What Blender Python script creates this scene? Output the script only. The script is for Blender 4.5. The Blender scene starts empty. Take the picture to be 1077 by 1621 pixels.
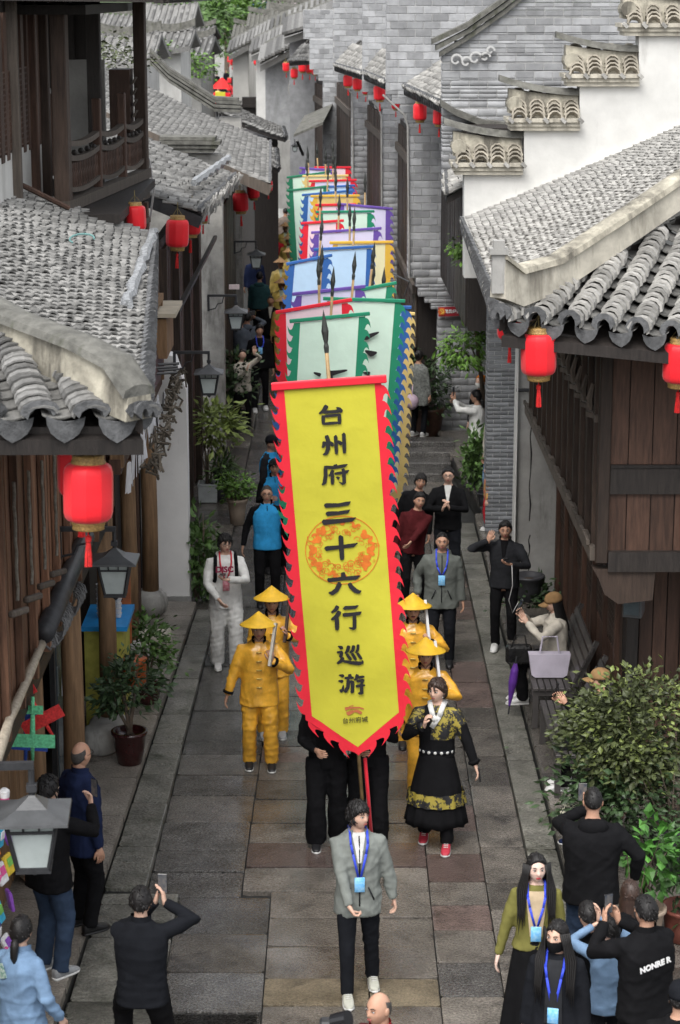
import bpy, bmesh, math, random
import numpy as np
from mathutils import Vector, Matrix

R = math.radians
random.seed(7)
rng = np.random.default_rng(7)
scene = bpy.context.scene
COL = scene.collection

# ------------------------------------------------------------------ camera, world, sun, exposure
CAM_H, PITCH, FPX, CX0, CY0 = 8.2, R(13.6), 3400.0, 538.5, 810.5
cam_d = bpy.data.cameras.new('camera')
cam_d.sensor_fit = 'VERTICAL'
cam_d.sensor_height = 24.0
cam_d.lens = FPX / 1621.0 * 24.0
cam_d.clip_start = 0.5
cam_d.clip_end = 2000
cam_d.dof.use_dof = True
cam_d.dof.focus_distance = 24.0
cam_d.dof.aperture_fstop = 2.6
cam = bpy.data.objects.new('camera', cam_d)
COL.objects.link(cam)
cam.location = (0, 0, CAM_H)
cam.rotation_euler = (R(90) - PITCH, 0, 0)
scene.camera = cam

SUN_EL, SUN_AZ = 58.0, 200.0          # azimuth clockwise from +Y: the sun stands behind and left of the camera, veiled by cloud
world = bpy.data.worlds.new('World')
scene.world = world
world.use_nodes = True
wn = world.node_tree
bgn = wn.nodes['Background']
sky = wn.nodes.new('ShaderNodeTexSky')
sky.sky_type = 'NISHITA'
sky.sun_disc = False
sky.sun_elevation = R(SUN_EL)
sky.sun_rotation = R(SUN_AZ)
sky.dust_density = 4.0
hs = wn.nodes.new('ShaderNodeHueSaturation')
hs.inputs['Saturation'].default_value = 0.22
wn.links.new(sky.outputs[0], hs.inputs['Color'])
wn.links.new(hs.outputs[0], bgn.inputs['Color'])
bgn.inputs['Strength'].default_value = 0.15
sun_d = bpy.data.lights.new('sun', 'SUN')
sun_d.energy = 0.8
sun_d.angle = R(35)
sun_d.color = (1.0, 0.97, 0.92)
sun = bpy.data.objects.new('sun', sun_d)
COL.objects.link(sun)
_sd = Vector((math.sin(R(SUN_AZ)) * math.cos(R(SUN_EL)), math.cos(R(SUN_AZ)) * math.cos(R(SUN_EL)), math.sin(R(SUN_EL))))
sun.rotation_euler = _sd.to_track_quat('Z', 'Y').to_euler()
scene.view_settings.view_transform = 'Standard'
scene.view_settings.look = 'None'
scene.view_settings.gamma = 1.0
scene.view_settings.use_curve_mapping = False
scene.view_settings.exposure = 1.05

# ------------------------------------------------------------------ pixel rays (1077 x 1621 picture) to places in the street
_F = Vector((0, math.cos(PITCH), -math.sin(PITCH)))
_U = Vector((0, math.sin(PITCH), math.cos(PITCH)))
CAMP = Vector((0, 0, CAM_H))
def ray(px, py):
    return _F + Vector((1, 0, 0)) * ((px - CX0) / FPX) + _U * ((CY0 - py) / FPX)
def P(px, py, Y):
    d = ray(px, py); return CAMP + d * (Y / d.y)
def G(px, py, z=0.0):
    d = ray(px, py); return CAMP + d * ((z - CAM_H) / d.z)
def PX(px, py, X):
    d = ray(px, py); return CAMP + d * (X / d.x)
def proj(p):
    q = Vector(p) - CAMP
    d = q.dot(_F)
    if d < 0.1: return (-9999, -9999, d)
    return (CX0 + FPX * q.x / d, CY0 - FPX * q.dot(_U) / d, d)
def seen(p, m=25):
    x, y, d = proj(p)
    return -m < x < 1077 + m and -m < y < 1621 + m

# ------------------------------------------------------------------ materials
MATS = {}
def mat(name, col, rough=0.7, var=0.25, scale=6.0, bump=0.15, bscale=40.0, metal=0.0, rnd=0.0, col2=None, spec=0.4, rvar=0.0, stretch=None, bdist=0.02, wet=None, speck=None, sheen=0.0, trans=0.0, stain=None):
    """procedural Principled: base colour broken by noise, each object and each loose piece a little lighter or darker (rnd)"""
    if name in MATS: return MATS[name]
    m = bpy.data.materials.new(name); m.use_nodes = True
    nt = m.node_tree; N = nt.nodes; L = nt.links
    b = N['Principled BSDF']
    b.inputs['Roughness'].default_value = rough
    b.inputs['Metallic'].default_value = metal
    b.inputs['Specular IOR Level'].default_value = spec
    if sheen: b.inputs['Sheen Weight'].default_value = sheen
    if trans: b.inputs['Transmission Weight'].default_value = trans
    mp = N.new('ShaderNodeMapping')
    geo = N.new('ShaderNodeNewGeometry')
    L.new(geo.outputs['Position'], mp.inputs['Vector'])
    if stretch: mp.inputs['Scale'].default_value = stretch
    no = N.new('ShaderNodeTexNoise'); no.inputs['Scale'].default_value = scale; no.inputs['Detail'].default_value = 5; no.inputs['Roughness'].default_value = 0.62
    L.new(mp.outputs[0], no.inputs['Vector'])
    mx = N.new('ShaderNodeMix'); mx.data_type = 'RGBA'
    c2 = col2 if col2 else tuple(c * (1 - var) for c in col)
    c1 = col if col2 else tuple(min(1, c * (1 + var)) for c in col)
    mx.inputs['A'].default_value = (*c1, 1); mx.inputs['B'].default_value = (*c2, 1)
    rp = N.new('ShaderNodeMapRange'); rp.inputs['From Min'].default_value = 0.32; rp.inputs['From Max'].default_value = 0.68
    L.new(no.outputs['Fac'], rp.inputs['Value']); L.new(rp.outputs[0], mx.inputs['Factor'])
    out = mx.outputs['Result']
    if stain:
        n2 = N.new('ShaderNodeTexNoise'); n2.inputs['Scale'].default_value = stain[0]; n2.inputs['Detail'].default_value = 7; n2.inputs['Roughness'].default_value = 0.7
        m2 = N.new('ShaderNodeMapping'); m2.inputs['Scale'].default_value = (1.4, 1.4, 0.28); L.new(geo.outputs['Position'], m2.inputs['Vector']); L.new(m2.outputs[0], n2.inputs['Vector'])
        r2 = N.new('ShaderNodeMapRange'); r2.inputs['From Min'].default_value = stain[1]; r2.inputs['From Max'].default_value = stain[1] + 0.16
        L.new(n2.outputs['Fac'], r2.inputs['Value'])
        x2 = N.new('ShaderNodeMix'); x2.data_type = 'RGBA'; x2.inputs['B'].default_value = (*stain[2], 1)
        L.new(out, x2.inputs['A']); L.new(r2.outputs[0], x2.inputs['Factor']); out = x2.outputs['Result']
    if speck:      # stone grains, and wet glints painted into the colour: (scale, strength)
        n4 = N.new('ShaderNodeTexNoise'); n4.inputs['Scale'].default_value = speck[0]; n4.inputs['Detail'].default_value = 3
        L.new(geo.outputs['Position'], n4.inputs['Vector'])
        r4 = N.new('ShaderNodeMapRange'); r4.inputs['From Min'].default_value = .35; r4.inputs['From Max'].default_value = .65; r4.inputs['To Min'].default_value = 1 - speck[1]; r4.inputs['To Max'].default_value = 1 + speck[1]
        L.new(n4.outputs['Fac'], r4.inputs['Value'])
        h4 = N.new('ShaderNodeHueSaturation'); L.new(out, h4.inputs['Color']); L.new(r4.outputs[0], h4.inputs['Value']); out = h4.outputs[0]
    if rnd:
        oi = N.new('ShaderNodeObjectInfo'); ge = N.new('ShaderNodeNewGeometry')
        ad = N.new('ShaderNodeMath'); ad.operation = 'ADD'; L.new(oi.outputs['Random'], ad.inputs[0]); L.new(ge.outputs['Random Per Island'], ad.inputs[1])
        fr = N.new('ShaderNodeMath'); fr.operation = 'FRACT'; L.new(ad.outputs[0], fr.inputs[0])
        mr = N.new('ShaderNodeMapRange'); mr.inputs['To Min'].default_value = 1 - rnd; mr.inputs['To Max'].default_value = 1 + rnd
        L.new(fr.outputs[0], mr.inputs['Value'])
        hv = N.new('ShaderNodeHueSaturation'); L.new(mr.outputs[0], hv.inputs['Value']); L.new(out, hv.inputs['Color']); out = hv.outputs[0]
    L.new(out, b.inputs['Base Color'])
    if rvar:
        r3 = N.new('ShaderNodeMapRange'); r3.inputs['From Min'].default_value = 0.35; r3.inputs['From Max'].default_value = 0.65
        r3.inputs['To Min'].default_value = max(0.05, rough - rvar); r3.inputs['To Max'].default_value = min(1, rough + rvar)
        n3 = N.new('ShaderNodeTexNoise'); n3.inputs['Scale'].default_value = scale * 0.37; n3.inputs['Detail'].default_value = 4
        L.new(geo.outputs['Position'], n3.inputs['Vector']); L.new(n3.outputs['Fac'], r3.inputs['Value']); L.new(r3.outputs[0], b.inputs['Roughness'])
    if wet:        # a film of rain water lying in patches: (scale, threshold, most)
        n5 = N.new('ShaderNodeTexNoise'); n5.inputs['Scale'].default_value = wet[0]; n5.inputs['Detail'].default_value = 4; n5.inputs['Roughness'].default_value = .6
        L.new(geo.outputs['Position'], n5.inputs['Vector'])
        r5 = N.new('ShaderNodeMapRange'); r5.inputs['From Min'].default_value = wet[1]; r5.inputs['From Max'].default_value = wet[1] + .18; r5.inputs['To Min'].default_value = .12; r5.inputs['To Max'].default_value = wet[2]
        L.new(n5.outputs['Fac'], r5.inputs['Value']); L.new(r5.outputs[0], b.inputs['Coat Weight'])
        b.inputs['Coat Roughness'].default_value = .12; b.inputs['Coat IOR'].default_value = 1.4
        nc = N.new('ShaderNodeTexNoise'); nc.inputs['Scale'].default_value = 30; nc.inputs['Detail'].default_value = 3; L.new(geo.outputs['Position'], nc.inputs['Vector'])
        bc = N.new('ShaderNodeBump'); bc.inputs['Strength'].default_value = .22; bc.inputs['Distance'].default_value = .02; L.new(nc.outputs['Fac'], bc.inputs['Height']); L.new(bc.outputs[0], b.inputs['Coat Normal'])
    if bump:
        nb = N.new('ShaderNodeTexNoise'); nb.inputs['Scale'].default_value = bscale; nb.inputs['Detail'].default_value = 4
        L.new(mp.outputs[0], nb.inputs['Vector'])
        bp = N.new('ShaderNodeBump'); bp.inputs['Strength'].default_value = bump; bp.inputs['Distance'].default_value = bdist
        L.new(nb.outputs['Fac'], bp.inputs['Height']); L.new(bp.outputs[0], b.inputs['Normal'])
    MATS[name] = m
    return m

def cloth(name, col, rough=0.9, bump=0.25, var=0.18, spec=0.08, scale=9, bscale=14, sheen=0.0):
    return mat('cloth_' + name, col, rough, var, scale, bump, bscale, spec=spec, sheen=sheen)

# ------------------------------------------------------------------ mesh building
def wloc(o):
    p = Vector((0, 0, 0))
    while o is not None: p += o.location; o = o.parent
    return p

class MB:
    def __init__(s): s.v = []; s.f = []; s.mi = []
    def add(s, vs, fs, mi=0):
        k = len(s.v); s.v.extend([tuple(v) for v in vs]); s.f.extend([tuple(i + k for i in f) for f in fs]); s.mi.extend([mi] * len(fs)); return s
    def box(s, c, size, rot=None, mi=0, bev=0.0):
        x, y, z = (a / 2 for a in size)
        if bev:
            b = min(bev, x * .9, y * .9, z * .9); vs = []; fs = []
            bm = bmesh.new(); bmesh.ops.create_cube(bm, size=1.0)
            bmesh.ops.scale(bm, vec=size, verts=bm.verts); bmesh.ops.bevel(bm, geom=bm.edges[:], offset=b, segments=1, affect='EDGES')
            bm.verts.index_update()
            vs = [v.co.copy() for v in bm.verts]; fs = [[v.index for v in f.verts] for f in bm.faces]; bm.free()
        else:
            vs = [Vector((a * x, b_ * y, c_ * z)) for a in (-1, 1) for b_ in (-1, 1) for c_ in (-1, 1)]
            fs = [(0, 1, 3, 2), (4, 6, 7, 5), (0, 4, 5, 1), (2, 3, 7, 6), (0, 2, 6, 4), (1, 5, 7, 3)]
        if rot is not None: vs = [rot @ v for v in vs]
        c = Vector(c)
        return s.add([v + c for v in vs], fs, mi)
    def beam(s, p0, p1, w, h, mi=0, up=(0, 0, 1), bev=0.0):
        p0 = Vector(p0); p1 = Vector(p1); y = (p1 - p0); L = y.length; y.normalize()
        x = y.cross(Vector(up))
        if x.length < 1e-4: x = y.cross(Vector((0, 1, 0)))
        x.normalize(); z = x.cross(y)
        rot = Matrix((x, y, z)).transposed()
        return s.box((p0 + p1) / 2, (w, L, h), rot, mi, bev)
    def tube(s, pts, r, n=8, mi=0, cap=True, sq=(1, 1), twist=0.0):
        pts = [Vector(p) for p in pts]
        rs = r if isinstance(r, (list, tuple)) else [r] * len(pts)
        vs = []; prev = None
        for i, p in enumerate(pts):
            t = (pts[min(i + 1, len(pts) - 1)] - pts[max(i - 1, 0)])
            t = t.normalized() if t.length > 1e-6 else Vector((0, 0, 1))
            if prev is None:
                a = Vector((1, 0, 0)) if abs(t.x) < .8 else Vector((0, 1, 0))
                u = (a - t * a.dot(t)).normalized()
            else:
                u = (prev - t * prev.dot(t)); u = u.normalized() if u.length > 1e-5 else Vector((1, 0, 0))
            prev = u; w = t.cross(u)
            for k in range(n):
                an = 2 * math.pi * k / n + twist
                vs.append(p + u * (math.cos(an) * rs[i] * sq[0]) + w * (math.sin(an) * rs[i] * sq[1]))
        fs = []
        for i in range(len(pts) - 1):
            for k in range(n):
                k2 = (k + 1) % n
                fs.append((i * n + k, i * n + k2, (i + 1) * n + k2, (i + 1) * n + k))
        if cap:
            fs.append(tuple(reversed(range(n)))); fs.append(tuple(range((len(pts) - 1) * n, len(pts) * n)))
        return s.add(vs, fs, mi)
    def rings(s, rings, mi=0, cap=True):
        """closed loft through rings of equal length"""
        n = len(rings[0]); vs = [p for r in rings for p in r]; fs = []
        for i in range(len(rings) - 1):
            for k in range(n):
                k2 = (k + 1) % n
                fs.append((i * n + k, i * n + k2, (i + 1) * n + k2, (i + 1) * n + k))
        if cap:
            fs.append(tuple(reversed(range(n)))); fs.append(tuple(range((len(rings) - 1) * n, len(rings) * n)))
        return s.add(vs, fs, mi)
    def lathe(s, prof, c=(0, 0, 0), n=16, mi=0, cap=True, sx=1.0, sy=1.0, ph=0.0):
        c = Vector(c)
        return s.rings([[c + Vector((math.cos(2 * math.pi * k / n + ph) * r * sx, math.sin(2 * math.pi * k / n + ph) * r * sy, z)) for k in range(n)] for r, z in prof], mi, cap)
    def prism(s, poly, thick, mi=0):
        n = len(poly); t = Vector(thick); poly = [Vector(p) for p in poly]
        vs = poly + [p + t for p in poly]
        fs = [tuple(range(n)), tuple(reversed(range(n, 2 * n)))] + [(i, i + n, (i + 1) % n + n, (i + 1) % n) for i in range(n)]
        return s.add(vs, fs, mi)
    def sphere(s, c, r, nu=10, nv=7, mi=0, sc=(1, 1, 1), rot=None):
        c = Vector(c); vs = [Vector((0, 0, r * sc[2]))]; fs = []
        for j in range(1, nv):
            th = math.pi * j / nv
            for k in range(nu):
                ph = 2 * math.pi * k / nu
                vs.append(Vector((r * sc[0] * math.sin(th) * math.cos(ph), r * sc[1] * math.sin(th) * math.sin(ph), r * sc[2] * math.cos(th))))
        vs.append(Vector((0, 0, -r * sc[2])))
        for k in range(nu): fs.append((0, 1 + k, 1 + (k + 1) % nu))
        for j in range(nv - 2):
            a = 1 + j * nu
            for k in range(nu): fs.append((a + k, a + nu + k, a + nu + (k + 1) % nu, a + (k + 1) % nu))
        a = 1 + (nv - 2) * nu
        for k in range(nu): fs.append((a + k, len(vs) - 1, a + (k + 1) % nu))
        if rot is not None: vs = [rot @ v for v in vs]
        return s.add([v + c for v in vs], fs, mi)
    def mesh(s, name, mats=None, smooth=False, fix=True):
        me = bpy.data.meshes.new(name)
        me.from_pydata([tuple(v) for v in s.v], [], s.f)
        if mats is not None:
            for m in (mats if isinstance(mats, (list, tuple)) else [mats]): me.materials.append(m)
            if any(s.mi): me.polygons.foreach_set('material_index', s.mi)
        if fix:
            bm = bmesh.new(); bm.from_mesh(me); bmesh.ops.recalc_face_normals(bm, faces=bm.faces); bm.to_mesh(me); bm.free()
        if smooth: me.polygons.foreach_set('use_smooth', [True] * len(me.polygons))
        me.update()
        return me
    def build(s, name, mats, parent=None, smooth=False, label=None, fix=True):
        """link as one object; coordinates were given in world space, the object sits in its parent's frame"""
        if parent is not None:
            o = wloc(parent); s.v = [(v[0] - o.x, v[1] - o.y, v[2] - o.z) for v in s.v]
        ob = bpy.data.objects.new(name, s.mesh(name, mats, smooth, fix)); COL.objects.link(ob)
        if parent is not None: ob.parent = parent
        if label: ob['label'] = label
        return ob

def tag(o, label=None, cat=None, group=None, kind=None):
    if label: o['label'] = label
    if cat: o['category'] = cat
    if group: o['group'] = group
    if kind: o['kind'] = kind
    return o
def thing(name, label, cat, loc=(0, 0, 0), group=None, kind=None):
    o = bpy.data.objects.new(name, None); COL.objects.link(o); o.location = loc; o.empty_display_size = .1
    return tag(o, label, cat, group, kind)
def kids(o): return [c for c in COL.objects if c.parent == o]
KIDS = {}
def copy_tree(o, children, parent=None):
    """children: {object: [its children]} collected once"""
    c = o.copy(); COL.objects.link(c)
    if parent is not None: c.parent = parent
    for ch in children.get(o, []): copy_tree(ch, children, c)
    return c
def collect(root):
    out = {}
    for o in COL.objects:
        if o.parent is not None: out.setdefault(o.parent, []).append(o)
    return out

def uprism(name, m):   # unit brick/slab with a small bevel, scaled by each piece
    b = MB(); b.box((0, 0, 0), (1, 1, 1), bev=.035); return b.v, b.f, m
def pieces(parent, name, verts, faces, m, mats4, limit=280, rest=None, smooth=False):
    """alike pieces: the ones that show largest as objects sharing one mesh, the rest joined as one part of kind stuff"""
    o = wloc(parent) if parent is not None else Vector((0, 0, 0))
    off = Matrix.Translation(-o)
    def key(M):
        t = M.translation; x, y, d = proj(t)
        vis = -10 < x < 1087 and -10 < y < 1631
        return (0 if vis else 1, d)
    order = sorted(mats4, key=key)
    k = len(order) if limit is None else limit
    ones = [M for M in order[:k] if seen(M.translation)]
    others = [M for M in order if True][len(ones):] if len(ones) < len(order) else []
    me = bpy.data.meshes.new(name); me.from_pydata([tuple(v) for v in verts], [], faces); me.materials.append(m)
    if smooth: me.polygons.foreach_set('use_smooth', [True] * len(me.polygons))
    for M in ones:
        ob = bpy.data.objects.new(name, me); COL.objects.link(ob)
        if parent is not None: ob.parent = parent
        ob.matrix_basis = off @ M
    if others:
        V = np.array([(*v, 1.0) for v in verts]); A = np.array([[list(r) for r in (off @ M)] for M in others])
        W = np.einsum('kij,nj->kni', A, V)[:, :, :3].reshape(-1, 3)
        nV = len(verts)
        fl = np.array([i for f in faces for i in f]); ln = np.array([len(f) for f in faces])
        F = (fl[None, :] + (np.arange(len(others)) * nV)[:, None]).reshape(-1)
        LN = np.tile(ln, len(others))
        m2 = bpy.data.meshes.new(rest or name + '_field')
        m2.vertices.add(len(W)); m2.vertices.foreach_set('co', W.reshape(-1))
        m2.loops.add(len(F)); m2.loops.foreach_set('vertex_index', F.astype(np.int32))
        m2.polygons.add(len(LN)); st = np.concatenate([[0], np.cumsum(LN)[:-1]])
        m2.polygons.foreach_set('loop_start', st.astype(np.int32)); m2.polygons.foreach_set('loop_total', LN.astype(np.int32))
        if smooth: m2.polygons.foreach_set('use_smooth', [True] * len(LN))
        m2.materials.append(m); m2.update(calc_edges=True); m2.validate()
        ob = bpy.data.objects.new(rest or name + '_field', m2); COL.objects.link(ob); ob['kind'] = 'stuff'
        if parent is not None: ob.parent = parent
def TRS(loc, rot=None, sc=(1, 1, 1)):
    M = Matrix.Translation(Vector(loc))
    if rot is not None: M = M @ rot.to_4x4()
    return M @ Matrix.Diagonal((*sc, 1))
def frame(x, y, z):
    return Matrix((x, y, z)).transposed()
def text_mesh(body, size, bold=0.0):
    c = bpy.data.curves.new('lettering', 'FONT'); c.body = body; c.size = size; c.align_x = 'CENTER'; c.align_y = 'CENTER'; c.offset = bold; c.resolution_u = 3; c.extrude = 0.0015
    o = bpy.data.objects.new('lettering', c); COL.objects.link(o)
    dg = bpy.context.evaluated_depsgraph_get()
    me = bpy.data.meshes.new_from_object(o.evaluated_get(dg))
    bpy.data.objects.remove(o)
    return me
def lettering(body, size, m, loc, rot, parent, bold=0.0):
    me = text_mesh(body, size, bold); me.materials.clear(); me.materials.append(m)
    ob = bpy.data.objects.new('lettering', me); COL.objects.link(ob)
    if parent is not None:
        ob.parent = parent; loc = Vector(loc) - wloc(parent)
    ob.matrix_basis = TRS(loc, rot)
    return ob
# ------------------------------------------------------------------ palette
m_slab = mat('wet_stone', (.118, .106, .092), .17, .35, 2.2, .55, 40, rnd=.36, rvar=.11, spec=.55, stain=(1.1, .53, (.035, .032, .029)), speck=(55, .3), bdist=.03, wet=(.9, .44, .95))
m_slab_rough = mat('rough_wet_stone', (.092, .087, .08), .15, .4, 4, .9, 52, rnd=.25, rvar=.08, spec=.8, stain=(1.6, .56, (.028, .027, .025)), speck=(48, .6), bdist=.04, wet=(1.1, .42, .9))
m_slab_red = mat('reddish_wet_stone', (.12, .088, .078), .2, .3, 3, .55, 45, rnd=.25, rvar=.18, stain=(1.3, .54, (.042, .032, .03)), speck=(55, .25), bdist=.03, wet=(.9, .42, .95))
m_slab_tan = mat('tan_stone', (.155, .128, .088), .38, .3, 3, .7, 40, rnd=.25, rvar=.18, stain=(1.2, .53, (.055, .047, .037)), speck=(55, .3), bdist=.03)
m_walk = mat('walk_stone', (.215, .193, .165), .5, .28, 2.2, .7, 36, rnd=.2, rvar=.2, stain=(1.0, .54, (.075, .066, .056)), speck=(50, .25), bdist=.03, wet=(1.2, .56, .6))
m_kerb = mat('kerb_stone', (.15, .146, .126), .42, .32, 4, .8, 34, rnd=.18, rvar=.2, stain=(1.5, .53, (.045, .048, .032)), speck=(50, .28), bdist=.03, wet=(1.2, .5, .7))
m_joint = mat('street_bed', (.03, .03, .028), .7, .3, 8, .4, 60)
m_white = mat('lime_plaster', (.60, .595, .57), .9, .1, 2.0, .12, 18, stain=(.9, .56, (.36, .35, .325)))
m_cream = mat('weathered_plaster', (.46, .43, .36), .9, .25, 3.5, .25, 25, stain=(1.6, .52, (.17, .155, .125)))
m_gplast = mat('grey_plaster', (.30, .295, .28), .9, .18, 2.5, .2, 22, stain=(1.1, .57, (.10, .098, .09)))
m_conc = mat('stained_concrete', (.38, .37, .345), .9, .25, 4, .3, 25, stain=(1.4, .55, (.09, .085, .075)))
m_brick = mat('grey_brick', (.30, .305, .312), .85, .18, 5, .25, 60, rnd=.28, stain=(.8, .57, (.17, .172, .175)))
m_brick_d = mat('dark_grey_brick', (.16, .165, .172), .85, .15, 5, .25, 60, rnd=.25)
m_mortar = mat('mortar', (.40, .40, .395), .95, .15, 12, .2, 40)
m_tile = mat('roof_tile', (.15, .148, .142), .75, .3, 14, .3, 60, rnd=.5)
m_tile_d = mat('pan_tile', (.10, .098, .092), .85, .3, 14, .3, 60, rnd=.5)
m_tile_l = mat('bleached_roof_tile', (.31, .302, .283), .85, .22, 14, .3, 60, rnd=.32)
m_tile_w = mat('worn_roof_tile', (.20, .197, .187), .8, .25, 14, .3, 60, rnd=.38)
m_drip = mat('eave_tile', (.095, .097, .10), .7, .35, 20, .4, 70, rnd=.3)
m_ridge = mat('ridge_plaster', (.36, .335, .27), .9, .4, 5, .4, 22, stain=(1.8, .47, (.10, .092, .075)))
m_cope = mat('coping_dark', (.12, .118, .105), .9, .4, 8, .4, 30, stain=(2.5, .55, (.05, .055, .03)))
m_wood = mat('old_dark_wood', (.040, .026, .019), .65, .4, 5, .3, 30, rnd=.35, stretch=(6, 6, .6))
m_wood_b = mat('black_brown_wood', (.020, .016, .014), .6, .4, 5, .3, 30, rnd=.3, stretch=(6, 6, .6))
m_wood_r = mat('red_brown_wood', (.062, .032, .021), .6, .4, 5, .3, 30, rnd=.35, stretch=(6, 6, .6))
m_wood_g = mat('weathered_grey_wood', (.095, .078, .064), .8, .3, 5, .35, 30, rnd=.25, stretch=(6, 6, .6))
m_wood_br = mat('worn_brown_wood', (.17, .085, .05), .7, .5, 5, .4, 30, rnd=.5, stretch=(7, 7, .5))
m_wood_t = mat('tan_log', (.21, .125, .065), .75, .35, 4, .3, 25, rnd=.2, stretch=(6, 6, .5))
m_dark = mat('near_black', (.018, .017, .017), .9, .3, 5, 0)  # plain near-black colour, used for the cracks in the plaster wall
m_iron = mat('black_iron', (.03, .031, .034), .5, .3, 10, .1, 50)
m_metal = mat('grey_metal', (.06, .063, .066), .45, .2, 8, .1, 50, spec=.5)
m_pipe = mat('white_pipe', (.6, .6, .6), .5, .1, 8, 0)
m_glass = mat('shop_glass', (.10, .12, .13), .12, .2, 3, 0, spec=.6)
m_bamboo = mat('bamboo_pole', (.32, .28, .22), .6, .3, 9, .2, 30, stretch=(3, 3, 3))
m_soil = mat('potting_soil', (.05, .035, .025), .95, .4, 20, .4, 60)

# ------------------------------------------------------------------ the ground
gr = MB(); gr.box((0, 130, -.11), (700, 420, .06)); tag(gr.build('ground', m_joint), kind='structure')

def XL(Y): return (-1.5 if Y < 18.6 else -1.80 + (Y - 19) * .0145) if Y < 28 else -1.67 if Y < 40 else -1.66 - .0011 * (Y - 40) ** 2 * 1.6
def XR(Y): return 1.82 if Y < 38 else 1.82 - .085 * (Y - 38)
street = tag(thing('street', None, None), kind='structure')
st = MB()
ys = [9, 20, 30, 40, 46, 52, 60, 70, 82, 96, 112, 130]
vs = []
for y in ys: vs += [(XL(y) - .6, y, -.055), (XR(y) + .8, y, -.055)]
st.add(vs, [(2 * i, 2 * i + 1, 2 * i + 3, 2 * i + 2) for i in range(len(ys) - 1)])
st.build('street_bed', m_joint, street)
uv_, uf_, _ = uprism('slab', None)
groups = {'rough': [], 'plain': [], 'red': [], 'tan': []}
def course(x0, x1, lmin, lmax, pick, y0=11.0, y1=58.0, z=0.0, out=None, th=.07, gap=.012):
    y = y0 + random.random() * .4
    while y < y1:
        L = random.uniform(lmin, lmax)
        a = x0(y) if callable(x0) else x0
        b = x1(y) if callable(x1) else x1
        segs = [(a, b)]
        if b - a > 1.2 and random.random() < .22:
            c = a + (b - a) * random.uniform(.35, .65); segs = [(a, c), (c, b)]
        for s0, s1 in segs:
            k = pick(s0, y)
            M = TRS(((s0 + s1) / 2, y + L / 2, z - th / 2 + random.uniform(-.005, .005)), Matrix.Rotation(R(random.uniform(-.4, .4)), 3, 'Z') @ Matrix.Rotation(R(random.uniform(-.3, .3)), 3, 'Y') @ Matrix.Rotation(R(random.uniform(-.2, .2)), 3, 'X'), (s1 - s0 - gap, L - gap, th))
            groups.setdefault(k, []).append(M)
        y += L
course(lambda y: XL(y), lambda y: -.79 - (XL(40) - XL(y)) * .9, .42, .8, lambda x, y: 'rough' if (y > 17.6 or random.random() < .4) and random.random() < .93 else 'plain')
def pk(x, y):
    r = random.random()
    if 15.3 < y < 17.6 and x < .3: return 'tan' if r < .5 else 'plain'
    return 'plain' if r < .6 else ('rough' if r < .82 else 'red')
course(lambda y: -.79 - (XL(40) - XL(y)) * .9, lambda y: .84 - max(0, y - 38) * .07, .5, .72, pk)
def pk2(x, y):
    r = random.random()
    if 17.2 < y < 19.8: return 'red' if r < .7 else 'plain'
    return 'plain' if r < .66 else ('rough' if r < .84 else 'red')
course(lambda y: .84 - max(0, y - 38) * .07, lambda y: 1.38 - max(0, y - 38) * .08, .5, .75, pk2)
course(lambda y: 1.38 - max(0, y - 38) * .08, lambda y: XR(y), .6, 1.0, lambda x, y: 'plain' if random.random() < .75 else 'red')
for k, m in (('rough', m_slab_rough), ('plain', m_slab), ('red', m_slab_red), ('tan', m_slab_tan)):
    pieces(street, 'paving_slab', uv_, uf_, m, groups[k], 110, 'paving_slab_far')

# left raised pavement, its kerb and step; right pavement
def n_fix(a, x0): return not callable(x0)
def pave(name, parts):
    t = tag(thing(name, None, None), kind='structure')
    base = MB()
    sl = []
    for (x0, x1, y0, y1, z, lmin, lmax, wmax) in parts:
        a0 = x0(y0) if callable(x0) else x0; a1 = x0(y1) if callable(x0) else x0
        b0 = x1(y0) if callable(x1) else x1; b1 = x1(y1) if callable(x1) else x1
        base.prism([(a0 + .01, y0, z - .035), (b0 - .01, y0, z - .035), (b1 - .01, y1, z - .035), (a1 + .01, y1, z - .035)], (0, 0, -.3))
        y = y0
        while y < y1 - .05:
            L = min(random.uniform(lmin, lmax), y1 - y)
            if y1 - y - L < .2: L = y1 - y
            ym = y + L / 2
            a = x0(ym) if callable(x0) else x0; b = x1(ym) if callable(x1) else x1
            a_s = (a1 - a0) / (y1 - y0); b_s = (b1 - b0) / (y1 - y0)
            if n_fix(a, x0): a_s = b_s
            n = max(1, int(round((b - a) / wmax)))
            for i in range(n):
                s0 = a + (b - a) * i / n; s1 = a + (b - a) * (i + 1) / n
                sl.append(TRS(((s0 + s1) / 2, ym, z - .045 + random.uniform(-.003, .003)), Matrix.Rotation(-math.atan2((a_s + b_s) / 2, 1), 3, 'Z') @ Matrix.Rotation(R(random.uniform(-.2, .2)), 3, 'X'), (s1 - s0 - .008, L - .01, .09)))
            y += L
    base.build('pavement_bed', m_joint, t)
    return t, sl
lx = lambda y: -2.24 + (y - 17.3) * .0285
t, sl = pave('left_pavement', [(-5.2, lx, 11.0, 27.95, .2, .7, 1.3, .95)])
pieces(t, 'paving_slab', uv_, uf_, m_walk, sl, 120, 'paving_slab_far')
l1 = lambda y: -1.80 + (y - 19) * .0145
t, sl = pave('left_kerb', [(lambda y: lx(y) + .004, l1, 18.6, 27.9, .1, .8, 1.5, 2.0), (lambda y: lx(y) + .004, -1.5, 11.0, 18.59, .05, .7, 1.3, 2.0)])
pieces(t, 'kerb_stone', uv_, uf_, m_kerb, sl, 60, 'kerb_stone_far')
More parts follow.
